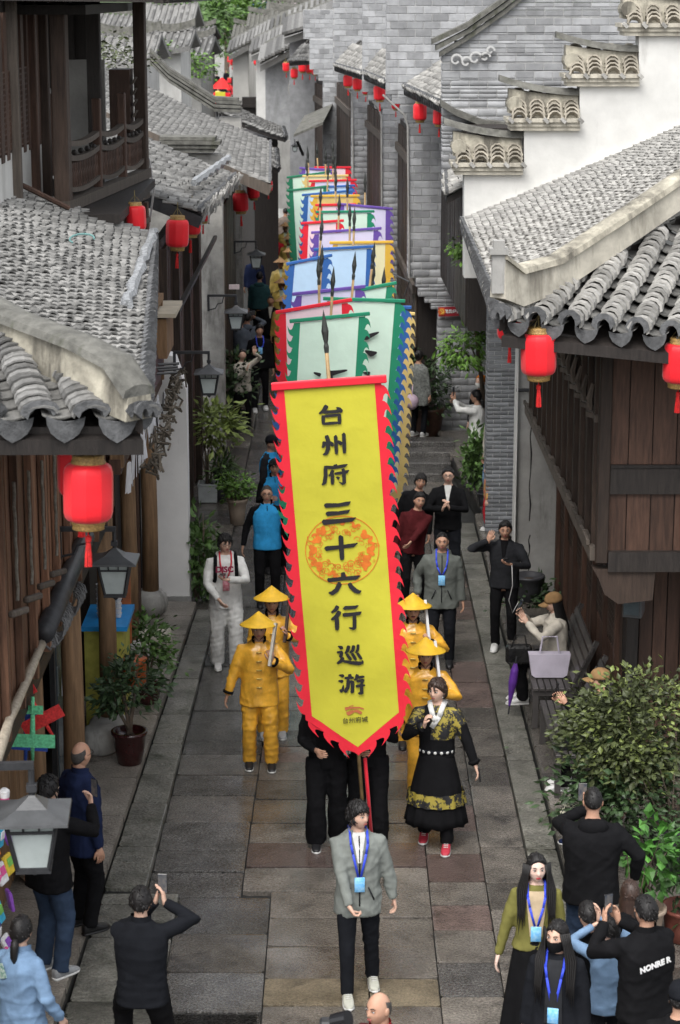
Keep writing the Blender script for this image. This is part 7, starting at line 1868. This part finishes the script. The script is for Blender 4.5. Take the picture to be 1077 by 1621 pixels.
# bearers of the big banner (only their dark legs show below it)
person('banner bearer in black whose legs show under the left of the big banner', foot(517, 1338), 0, 1.72, 'mid', top=dict(m=C['black']), bottom=dict(m=C['black'], loose=1.3, flare=1.3), la=(.1, -.25, 1.3), ra=(-.1, -.25, 1.1), shoes=S_BW, ll=(.12, .1, .085), rl=(-.1, -.05, .085))
person('banner bearer in black whose legs show under the tip of the big banner', foot(583, 1335), 0, 1.72, 'mid', top=dict(m=C['black']), bottom=dict(m=C['black'], loose=1.3, flare=1.3), la=(.1, -.25, 1.3), ra=(-.1, -.25, 1.1), shoes=S_BW, ll=(.1, -.08, .085), rl=(-.12, .1, .085))
tag(MB().tube([P(578, 1200, 19.62), P(588, 1318, 19.66)], .018, 8).build('red_pole', BC['red'], None, True), 'lower end of the red pole below the big yellow banner', 'pole')
# the official in front
i = person('young official in light grey jacket striding in front of the banner', foot(566, 1574), 6, 1.74, 'fair', head=(38, 0), hair='mop', top=dict(m=C['grey'], pockets=True, loose=1.06, arm=1.02, collar=True, hem=-.2, inner=C['white'], inner_z=(.55, .30, .055, .015), zip=True, fold=.009), bottom=dict(m=C['ink']), extras=[LYL], ll=(.15, .18, .085), rl=(-.10, -.12, .085), shoes=dict(m=mat('pale_grey_shoe', (.42, .42, .36), .6, .15, 12, .1), sole=C['sole'], lace=True), la=(.31, .02, .84), ra=(-.10, -.28, .92), re=(-.9, .4, -.2), lcurl=.7, rcurl=1.35, rhand=(.5, -.3, -.8))
person('solid man in olive grey jacket watching from the right of the lane', foot(698, 1052), -3, 1.72, 'mid', top=dict(m=C['olive_grey'], pockets=True, loose=1.14, arm=1.1, hood=True, zip=True, hem=-.18, fold=.008), bottom=dict(m=C['ink'], loose=1.05), extras=[LY], build=1.04, hair='buzz', shoes=S_B, ra=(-.30, -.02, .92))
person('bespectacled man in black cardigan clasping his hands', foot(708, 928), -6, 1.74, 'fair', glasses=True, top=dict(m=C['black'], inner=C['white'], loose=1.08), bottom=dict(m=C['ink'], loose=1.1), la=(.03, -.27, 1.22), ra=(-.06, -.28, 1.20), le=(.9, .2, -.6), re=(-.9, .2, -.6), lhand=(-.4, -.2, 1), rhand=(.4, -.2, 1), hair='short', shoes=S_B)
person('bearer in maroon sweater leaning out behind the banner edge', (.98, 28.2, 0), 10, 1.66, 'mid', side=8, top=dict(m=C['maroon']), bottom=dict(m=C['black']), hair='short', la=(-.1, -.35, 1.1))
person('dark haired boy peeking out above the maroon sweater', (1.02, 29.4, 0), 0, 1.66, 'mid', side=10, top=dict(m=C['black']), hair='mop')
i = person('man in black with white earphone cable checking his phone', foot(797, 1028, .05), -12, 1.70, 'mid', head=(8, 6), top=dict(m=C['charcoal'], loose=1.08, inner=C['black'], collar=True), bottom=dict(m=C['black']), hair='short', shoes=S_W, ra=(-.20, -.16, 1.50), re=(-.9, -.1, -.3), rhand=(.35, .2, 1), rpalm=(0, 1, 0), la=(.12, -.30, 1.24), le=(.8, .2, -.6), lpalm=(0, 0, 1))
held(i, 'la', 'phone', 'black phone with white cable held by the earphone man', 'phone', rot=Matrix.Rotation(R(70), 3, 'X'))
b = MB(); p0 = i['la'] + Vector((0, -.12, .02)); b.tube([p0, p0 + Vector((.01, -.03, -.25)), p0 + Vector((-.03, 0, -.45)), p0 + Vector((.02, .02, -.62)), p0 + Vector((.1, .1, -.5))], .005, 5); tag(b.build('earphone_cable', m_pipe, None, True), 'thin white earphone cable dangling in front of dark trousers', 'cable')
# seated on the benches
SEAT = dict(pel=(0, .0, -.27))
def sit(lab, x, y, yaw, **k):
    return person(lab, (x, y, .2), yaw, pel=(0, .02, -.40), ll=k.pop('ll', (.10, -.38, .085)), rl=k.pop('rl', (-.09, -.34, .085)), **k)
i = sit('woman in tan cap and cream jacket sitting on the farther bench', 2.46, 23.75, -84, h=1.68, sk='fair', female=True, hair='long', hat=('cap', C['cap_tan']), top=dict(m=C['cream'], loose=1.15, arm=1.15, collar=True, fold=.009), bottom=dict(m=C['black'], loose=1.15), la=(.10, -.34, 1.02), ra=(-.06, -.36, 1.06), lhand=(-.3, -.5, .7), rhand=(.2, -.5, .8), head=(0, 12), shoes=dict(m=C['shoe_w'], sole=C['sole'], lace=True))
held(i, 'ra', 'phone', 'white cased phone raised by the woman in the tan cap', 'phone', rot=Matrix.Rotation(R(-25), 3, 'X'))
t = thing('tote_bag', 'pale lilac tote bag resting against the seated woman in the cap', 'bag', (2.38, 22.98, .68)); b = MB()
b.rings([[Vector((x, 23.1 + dy, z)) for x, dy in ((2.16 - sp, 0), (2.56 + sp, 0), (2.56 + sp, .14), (2.16 - sp, .14))] for z, sp in ((.69, -.04), (.72, 0), (.96, .035))]); b.build('bag_body', mat('lilac_leather', (.50, .46, .54), .45, .1, 6, .1), t)
b = MB(); b.tube([(2.25, 23.14, .95), (2.28, 23.14, 1.16), (2.44, 23.14, 1.16), (2.47, 23.14, .95)], .012, 6); b.build('handle', MATS['lilac_leather'], t)
t = thing('black_handbag', 'black handbag on the lap of the seated woman', 'bag', (2.05, 23.4, .85)); b = MB(); b.box((2.04, 23.45, .86), (.3, .14, .22), bev=.03); b.build('bag_body', mat('black_leather', (.012, .012, .012), .25, .3, 9, .3, 30), t); b = MB(); b.tube([(1.95, 23.4, .95), (2.0, 23.4, 1.1), (2.1, 23.4, 1.1), (2.13, 23.4, .95)], .01, 6); b.build('handle', MATS['black_leather'], t)
t = thing('purple_umbrella', 'folded purple umbrella leaning at the knees of the seated woman', 'umbrella', (1.93, 23.1, .2)); b = MB(); b.lathe([(.012, 0), (.05, .28), (.045, .42), (.02, .5)], (0, 0, 0), 12); b.v = [(v[0] + 1.92 + .12 * v[2], v[1] + 23.15, v[2] + .34) for v in b.v]; b.build('canopy', mat('purple_nylon', (.10, .03, .24), .35, .2, 12, .2), t); b = MB(); b.tube([(1.91, 23.15, .24), (1.98, 23.15, .84), (1.99, 23.15, .92)], .009, 6); b.build('shaft', m_iron, t)
i = sit('seated person in tan cap mostly hidden behind the olive shrub', 2.66, 20.95, -88, h=1.66, sk='mid', top=dict(m=C['black'], loose=1.1), bottom=dict(m=C['black'], loose=1.15), hat=('cap', C['cap_tan']), hair='short', la=(.12, -.38, 1.0), ra=(-.05, -.42, .98), shoes=S_W, lhand=(-.2, -.5, .8), rhand=(.2, -.5, .8))
held(i, 'ra', 'phone', 'black phone held in front of the shrub by a seated person', 'phone', rot=Matrix.Rotation(R(-15), 3, 'X'))
m_check = mat('houndstooth', (.5, .48, .4), .8, .1, 10, 0); nt = m_check.node_tree; ck = nt.nodes.new('ShaderNodeTexChecker'); ck.inputs['Scale'].default_value = 42; ck.inputs['Color1'].default_value = (.55, .53, .42, 1); ck.inputs['Color2'].default_value = (.03, .03, .03, 1); g_ = [n for n in nt.nodes if n.type == 'NEW_GEOMETRY'][0]; nt.links.new(g_.outputs['Position'], ck.inputs['Vector']); nt.links.new(ck.outputs['Color'], nt.nodes['Principled BSDF'].inputs['Base Color'])
i = sit('seated person in black with houndstooth bag by the big shrub', 2.70, 19.55, -92, h=1.66, sk='fair', female=True, top=dict(m=C['white'], loose=1.05), bottom=dict(m=C['black'], loose=1.3, flare=1.3), hair='long', ll=(.16, -.42, .085), rl=(-.12, -.38, .085), shoes=dict(m=C['navy'], sole=C['sole'], lace=True))
t = thing('houndstooth_hat', 'black and cream houndstooth bucket hat on a seated lap', 'hat', P(905, 1345, 19.2)); c = P(905, 1285, 19.1); b = MB(); b.lathe([(.02, .12), (.09, .11), (.10, .03), (.15, -.02), (.145, -.025), (.09, .01)], c, 20); b.build('crown_and_brim', m_check, t)
# left side walkers
def hoodie_print(MBc, T, child, fronty, D): pass
i = person('student in white hoodie and backpack looking at his phone', foot(359, 1058), 6, 1.74, 'fair', head=(12, 4), glasses=True, hair='mop', top=dict(m=C['white'], loose=1.12, arm=1.1, hood=True, hem=-.14, fold=.008), bottom=dict(m=C['white'], loose=1.25, flare=1.2), shoes=S_W, extras=[('straps', C['black']), ('lanyard', m_lanyr, m_badger, .18)], la=(.02, -.32, 1.24), ra=(-.10, -.28, .98), le=(.9, .3, -.4), re=(-.9, .3, -.3), lpalm=(0, 0, 1), ll=(.12, -.06, .085), rl=(-.11, .06, .085))
held(i, 'la', 'phone', 'black phone looked at by the student in white', 'phone', rot=Matrix.Rotation(R(65), 3, 'X'))
INFO_ST = i
# mat('print_maroon', (.25, .02, .06), .8, .1, 10, 0), i['T'](-.03, -.19, .30), Matrix.Rotation(R(90), 3, 'X'), None, .006)
VEST = dict(m=C['black'], vest=C['blue_vest'], zip=C['ink'], collar=C['black'])
i = person('bespectacled elder in bright blue vest walking along the left of the banner', foot(424, 958), 4, 1.70, 'mid', glasses=True, hair='buzz', hairm=m_hair_g, top=dict(VEST), bottom=dict(m=C['black'], loose=1.1), shoes=S_B, ra=(-.34, -.02, .88), la=(.32, -.12, .90))
i = person('dark haired volunteer in blue vest behind the elder', foot(436, 905), 6, 1.68, 'mid', hair='mop', top=dict(VEST), bottom=dict(m=C['black']), ra=(-.1, -.28, 1.2), la=(.3, -.15, .9))
i = person('volunteer in blue vest and black cap turned to the side', foot(430, 862), 60, 1.70, 'mid', hair='buzz', hat=('cap', C['ink']), top=dict(m=C['charcoal'], vest=C['blue_vest']), bottom=dict(m=C['black']), la=(.2, -.3, 1.1))
i = person('man in black jacket and dark cap strolling far on the left', foot(412, 650), 8, 1.76, 'mid', hair='mop', top=dict(m=C['black'], loose=1.12), bottom=dict(m=C['black']), shoes=S_W, extras=[('lanyard', m_lany, m_badge, .3)], ll=(.12, .1, .085), rl=(-.12, -.14, .085), lod=0)
i = person('woman behind the wooden post waving one hand', (-1.86, 40.4, .0), 10, 1.62, 'fair', female=True, hair='bun', top=dict(m=C['cream'], loose=1.1), bottom=dict(m=C['black']), la=(.22, -.22, 1.68), lhand=(0, 0, 1), lpalm=(0, -1, 0), lcurl=.1, ra=(.05, -.3, 1.35), rhand=(.3, 0, 1), rcurl=.2, lod=0)
i = person('photographer in grey hoodie seen from behind with a raised camera', foot(393, 622), 172, 1.70, 'mid', hair='short', top=dict(m=C['greyblue'], loose=1.12, hood=True), bottom=dict(m=C['ink']), la=(.1, -.32, 1.6), ra=(-.12, -.32, 1.6), lod=0, extras=[('strap', C['black'], 1)])
held(i, 'ra', 'camera', 'small camera raised by the grey hooded photographer', 'camera', (.13, .07, .09))
person('man in open black coat and pale scarf beside the grey hooded photographer', foot(430, 588), -6, 1.70, 'tan', hair='buzz', top=dict(m=C['black'], inner=C['cream'], loose=1.15), bottom=dict(m=C['black']), lod=0)
person('onlooker in teal jacket turned away down the lane', foot(412, 545), 175, 1.74, 'mid', hair='short', top=dict(m=C['teal'], loose=1.15, hood=True), bottom=dict(m=C['black']), lod=0)
person('onlooker in navy jacket farther down, turned away', foot(404, 508), 170, 1.76, 'mid', hair='short', top=dict(m=C['navy'], loose=1.15), bottom=dict(m=C['black']), lod=0)
person('onlooker with white bag squeezed against the left wall', (-2.05, 44.5, 0), 150, 1.66, 'mid', female=True, hair='tail', top=dict(m=C['greyblue'], loose=1.1), bottom=dict(m=C['black']), lod=0)
person('bearded man in black by the tail of the gold bearers', foot(455, 590), 0, 1.70, 'tan', hair='buzz', top=dict(m=C['black']), bottom=dict(m=C['black']), lod=0)
gl = 'pale gold robed hat wearers far along the left'
for k, (px, py, z, lab) in enumerate(((448, 470, 1.7, 'foremost pale gold robed man in rattan hat far on the left'), (446, 440, 1.72, 'pale gold robed man in rattan hat directly behind the foremost one'), (444, 408, 1.72, 'third pale gold robed man in rattan hat in the far file'), (457, 372, 1.72, 'fourth pale gold robed man, with a peaked orange rattan hat'), (458, 392, 1.72, 'fifth pale gold robed man, closest to the mint banner edge'), (431, 385, 1.72, 'pale gold robed man at the outer side of the far file'), (464, 425, 1.72, 'pale gold robed man right against the pale blue banner'), (452, 352, 1.72, 'hindmost pale gold robed man in the far file'))):
    c = G(px, py, z); person(lab, (c.x, c.y, 0), random.uniform(-8, 8), 1.68, 'tan', top=dict(m=C['goldy'], inner=mat('cloth_mintish', (.42, .48, .36), .8, .1, 9, 0), loose=1.25), bottom=dict(m=C['goldy'], loose=1.3), hat=('cone', C['hat_r'], .85), hair='buzz', lod=0, la=(.2, -.25, 1.3), lhand=(0, -.2, 1), group=gl)
person('person in bright red top among the far gold robes', tuple(G(437, 372, 1.6).xy) + (0,), 10, 1.66, 'mid', top=dict(m=C['red'], loose=1.2), hair='short', lod=0)
person('hatless person in taupe coat far down the lane', tuple(G(452, 330, 1.7).xy) + (0,), 180, 1.72, 'tan', top=dict(m=C['taupe'], loose=1.25), hair='buzz', lod=0)
person('person in white jacket far down the lane by the red lantern', tuple(G(443, 306, 1.7).xy) + (0,), 170, 1.72, 'mid', top=dict(m=C['white'], loose=1.2), hair='short', lod=0)
person('person in dark blue coat at the far bend', tuple(G(430, 268, 1.7).xy) + (0,), 170, 1.72, 'mid', top=dict(m=C['navy'], loose=1.25), hair='short', lod=0)
person('performer in red top and white cap at the far end of banners', tuple(G(505, 245, 1.7).xy) + (0,), 0, 1.72, 'mid', top=dict(m=C['red'], loose=1.2), hat=('cap', C['white']), hair='short', lod=0)
# right side, middle distance
i = person('child in purple top and yellow cap by the dark doorway', (1.62, 40.6, .35), -20, 1.25, 'fair', female=True, hair='long', hat=('cap', C['yellow']), top=dict(m=C['purple'], loose=1.1), bottom=dict(m=C['ink']), la=(.1, -.25, 1.35), lod=0)
i = person('woman in mottled grey coat with white shoes on the steps', (1.42, 38.3, .35), 150, 1.58, 'mid', female=True, hair='bun', top=dict(m=mat('mottled_coat', (.16, .17, .16), .85, .5, 25, .2), loose=1.2, hem=-.3), bottom=dict(m=C['ink']), shoes=S_W, lod=0)
b = MB(); c = P(652, 636, 37.9); b.sphere(c, .13, 10, 8, 0, (1, .8, 1.1)); b.tube([c + Vector((0, 0, .1)), c + Vector((.02, .1, .3))], .012, 5); tag(b.build('pink_carrier_bag', mat('pink_plastic', (.55, .42, .52), .4, .2, 12, .2), None, True), 'pale pink carrier bag dangling by the stone steps', 'bag')
person('orange haired person behind the doorway post', (2.36, 35.4, .34), -40, 1.66, 'fair', female=True, hair='bun', hairm=C['orange'], top=dict(m=C['black']), mask=C['white'], lod=0)
i = person('person in white puffy jacket holding up a phone by the doorway', (2.22, 34.2, .34), -110, 1.62, 'mid', female=True, hair='tail', top=dict(m=C['white'], loose=1.1, arm=1.2, sleeve=1), bottom=dict(m=C['black']), la=(.05, -.4, 1.55), ra=(-.05, -.4, 1.5), lhand=(0, -.2, 1), lod=0)
held(i, 'la', 'phone', 'phone raised by the person in the white jacket', 'phone')
i = person('man in white shirt half hidden by the brick pillar', (2.40, 32.6, .34), -60, 1.72, 'mid', hair='short', top=dict(m=C['cream'], loose=1.15), bottom=dict(m=C['light_denim']), lod=1)
i = person('small child in bright patterned vest beside the white shirt man', (2.26, 31.9, .2), -100, 1.0, 'fair', hair='short', top=dict(m=mat('cloth_bright', (.55, .5, .06), .8, .2, 20, .1, col2=(.5, .05, .12))), bottom=dict(m=C['red']), shoes=S_W, lod=0)
# foreground left
i = person('balding man in navy jacket looking down the street', headat(124, 1173, 1.74, .2), 128, 1.74, 'mid', hair='rim', hairm=m_hair_g, glasses=True, top=dict(m=C['navy'], loose=1.2, arm=1.15, collar=True, hem=-.2, fold=.008), bottom=dict(m=C['black'], loose=1.1), shoes=S_B, head=(15, 0))
i = person('young man in black jacket and jeans filming with his phone', headat(72, 1227, 1.76, .2), 138, 1.76, 'fair', hair='mop', top=dict(m=C['black'], loose=1.16, arm=1.1, hem=-.16, fold=.008), bottom=dict(m=C['denim'], loose=1.15), shoes=S_G, ra=(-.16, -.34, 1.44), re=(-.9, -.2, -.6), rhand=(.1, -.05, 1), rpalm=(.4, 1, 0), rcurl=.8)
held(i, 'ra', 'phone', 'phone showing a lit screen held by the young man in jeans', 'phone', off=(-.03, -.02, .07))
i = person('ponytailed girl in pale denim jacket at the lower left', headat(30, 1450, 1.62, .2), 148, 1.62, 'fair', female=True, hair='tail', top=dict(m=C['light_denim'], loose=1.12, arm=1.1, collar=True, hem=-.12, fold=.009), bottom=dict(m=C['ink']), head=(14, 4), ra=(-.28, -.12, .92))
c = i['T'](.06, .155, .40); t = tag(MB().box(c, (.055, .012, .11), i['R'] @ Matrix.Rotation(R(20), 3, 'Y')).build('jacket_patch', mat('patch_green', (.03, .16, .12), .8, .5, 60, 0, col2=(.5, .55, .5))), 'green lettered patch on the back of the denim jacket', 'patch')
i = person('kneeling photographer in black seen from behind at lower left', headat(222, 1404, 1.62), 176, 1.74, 'fair', hair='short', top=dict(m=C['ink'], loose=1.1, arm=1.05, collar=True, hem=-.14, fold=.006), bottom=dict(m=C['black'], loose=1.15), la=(-.07, -.27, 1.40), ra=(-.15, -.22, 1.42), le=(.7, -.2, -.8), re=(-1, .1, -.5), lhand=(-.3, -.2, 1), rhand=(0.2, -.2, 1), pel=(0, 0, -.12), ll=(.20, -.34, .085), rl=(-.12, .12, .085), lk=(.5, -1, 0))
held(i, 'ra', 'phone', 'black phone held sideways above the photographer in black', 'phone', size=(.075, .01, .16), off=(.0, -.01, .06))
i = person('person in white shirt cut off at the left edge beside the toys', (-2.95, 15.9, .2), 70, 1.66, 'mid', top=dict(m=C['white'], loose=1.15), bottom=dict(m=C['ink']), hair='short')
# foreground right
i = person('man in black hoodie seen from behind photographing the parade', headat(940, 1246, 1.76, .2), 178, 1.76, 'mid', hair='buzz', top=dict(m=C['black'], loose=1.16, arm=1.1, hood=True, hem=-.16, fold=.007), bottom=dict(m=C['denim'], loose=1.1), build=1.08, la=(.02, -.3, 1.46), re=(-.8, .3, -.5), le=(1, 0, -.5), ra=(-.36, -.08, .95), lhand=(0, -.3, 1), lpalm=(0, 1, 0))
PHN = held(i, 'la', 'phone', 'phone held out by the man in the black hoodie', 'phone', off=(0.04, 0, .05))
i = person('long haired woman in olive cardigan with blue lanyard and badge', headat(850, 1348, 1.68), -2, 1.68, 'pale', female=True, head=(8, 0), hair='waist', lips=mat('red_lip', (.35, .03, .04), .4, .1, 10, 0), top=dict(m=C['olive'], loose=1.02, arm=1.0, inner=C['tan'], inner_z=(.50, .12, .085, .05), hem=-.02, hemf=1.1, fold=.006), bottom=dict(kind='skirt', m=C['black'], top=1.04, hem=.15, r=.28, pleats=9), extras=[('lanyard', m_lany, m_badge, .16)], ra=(-.30, -.04, .86))
i = person('masked woman in black jacket with blue lanyard at the bottom', headat(884, 1453, 1.66), -14, 1.66, 'fair', female=True, head=(-20, 4), hair='waist', mask=C['black'], top=dict(m=C['ink'], loose=1.16, arm=1.1, inner=C['charcoal'], inner_z=(.5, .0, .06, .07), hem=-.14), bottom=dict(m=C['black']), extras=[('lanyard', m_lany, m_badge, .08)])
i = person('boy in black piped jacket lifting a toy among the crowd', headat(934, 1424, 1.45), -160, 1.42, 'fair', hair='short', top=dict(m=C['black'], loose=1.1), bottom=dict(m=C['light_denim']), headscale=1.12)
i = person('man in black lettered jacket taking a phone photo', headat(1026, 1418, 1.72, .1), -152, 1.72, 'mid', hair='short', top=dict(m=C['black'], loose=1.2, arm=1.15, collar=True, hem=-.16, fold=.007), bottom=dict(m=C['black']), ra=(-.0, -.36, 1.42), la=(.14, -.34, 1.44), re=(-.9, 0, -.6), le=(.9, 0, -.7), lhand=(-.2, -.3, 1), rhand=(.2, -.3, 1), lpalm=(-1, .3, 0), rpalm=(1, .3, 0))
held(i, 'la', 'phone', 'phone held up by the man in the lettered jacket', 'phone', off=(-.03, 0, .05))
NR = i
i = person('brown haired woman crouched between the phone takers', headat(1000, 1394, 1.5, .1), -165, 1.50, 'fair', female=True, hair='long', hairm=m_hair_b, top=dict(m=C['black']), bottom=dict(m=C['black']))
i = person('person in pale denim reaching up beside the boy', headat(968, 1452, 1.45), -165, 1.45, 'fair', female=True, hair='short', top=dict(m=C['light_denim'], loose=1.1), bottom=dict(m=C['ink']), ra=(.0, -.3, 1.62), la=(.05, -.3, 1.55), rhand=(0, 0, 1))
i = person('figure in black at the lower right corner', headat(1078, 1555, 1.66), 165, 1.66, 'mid', hair='short', top=dict(m=C['black'], loose=1.2), bottom=dict(m=C['denim']), hat=('cap', C['ink']))
i = person('balding man at the bottom edge turning his head', headat(604, 1567, 1.70), -48, 1.70, 'mid', hair='rim', hairm=m_hair_g, top=dict(m=C['maroon'], collar=C['red'], loose=1.1), bottom=dict(m=C['ink']), la=(-.2, -.35, 1.35))
t = thing('camera', 'black camera lens poking in at the bottom edge', 'camera', P(540, 1615, 12.6)); b = MB(); b.tube([P(528, 1617, 12.6), P(552, 1612, 12.55)], [.05, .055], 14); b.build('lens', m_phone, t); b = MB(); b.box(P(522, 1625, 12.7), (.13, .1, .1), bev=.015); b.build('camera_body', m_iron, t)
# the far crowd under the red lanterns
for k in range(20):
    px = rd.uniform(328, 374); py = 127 + rd.uniform(-18, 24); c = G(px, py, 1.7)
    person('tiny figure in the packed crowd at the lane end', (c.x, c.y, 0), rd.choice((0, 180)), 1.7, 'mid', top=dict(m=rd.choice((C['red'], C['ink'], C['black'], C['goldy'], C['maroon'], C['white'])), loose=1.3), hair='short', lod=0, eyes=False, group='far crowd at the lane end')
finalize_people()
# lettering on clothes becomes part of the wearer
def on_body(info, body, size, m, at, yaw, bold=.003, roll=0):
    b_ = info['body']; rt = Matrix.Rotation(R(yaw), 3, 'Z') @ Matrix.Rotation(R(90), 3, 'X') @ Matrix.Rotation(R(roll), 3, 'Z')
    me = text_mesh(body, size, bold); me.materials.clear(); me.materials.append(m); o = bpy.data.objects.new('lettering', me); COL.objects.link(o); o.parent = b_
    o.matrix_basis = TRS(at, rt)
on_body(INFO_ST, 'DISC', .10, mat('print_maroon', (.25, .02, .06), .8, .1, 10, 0), (-.02, -.205, 1.33), 0, .005)
on_body(NR, 'NONRE R', .062, m_lw, (.05, .186, 1.27), 180, .003, 8)
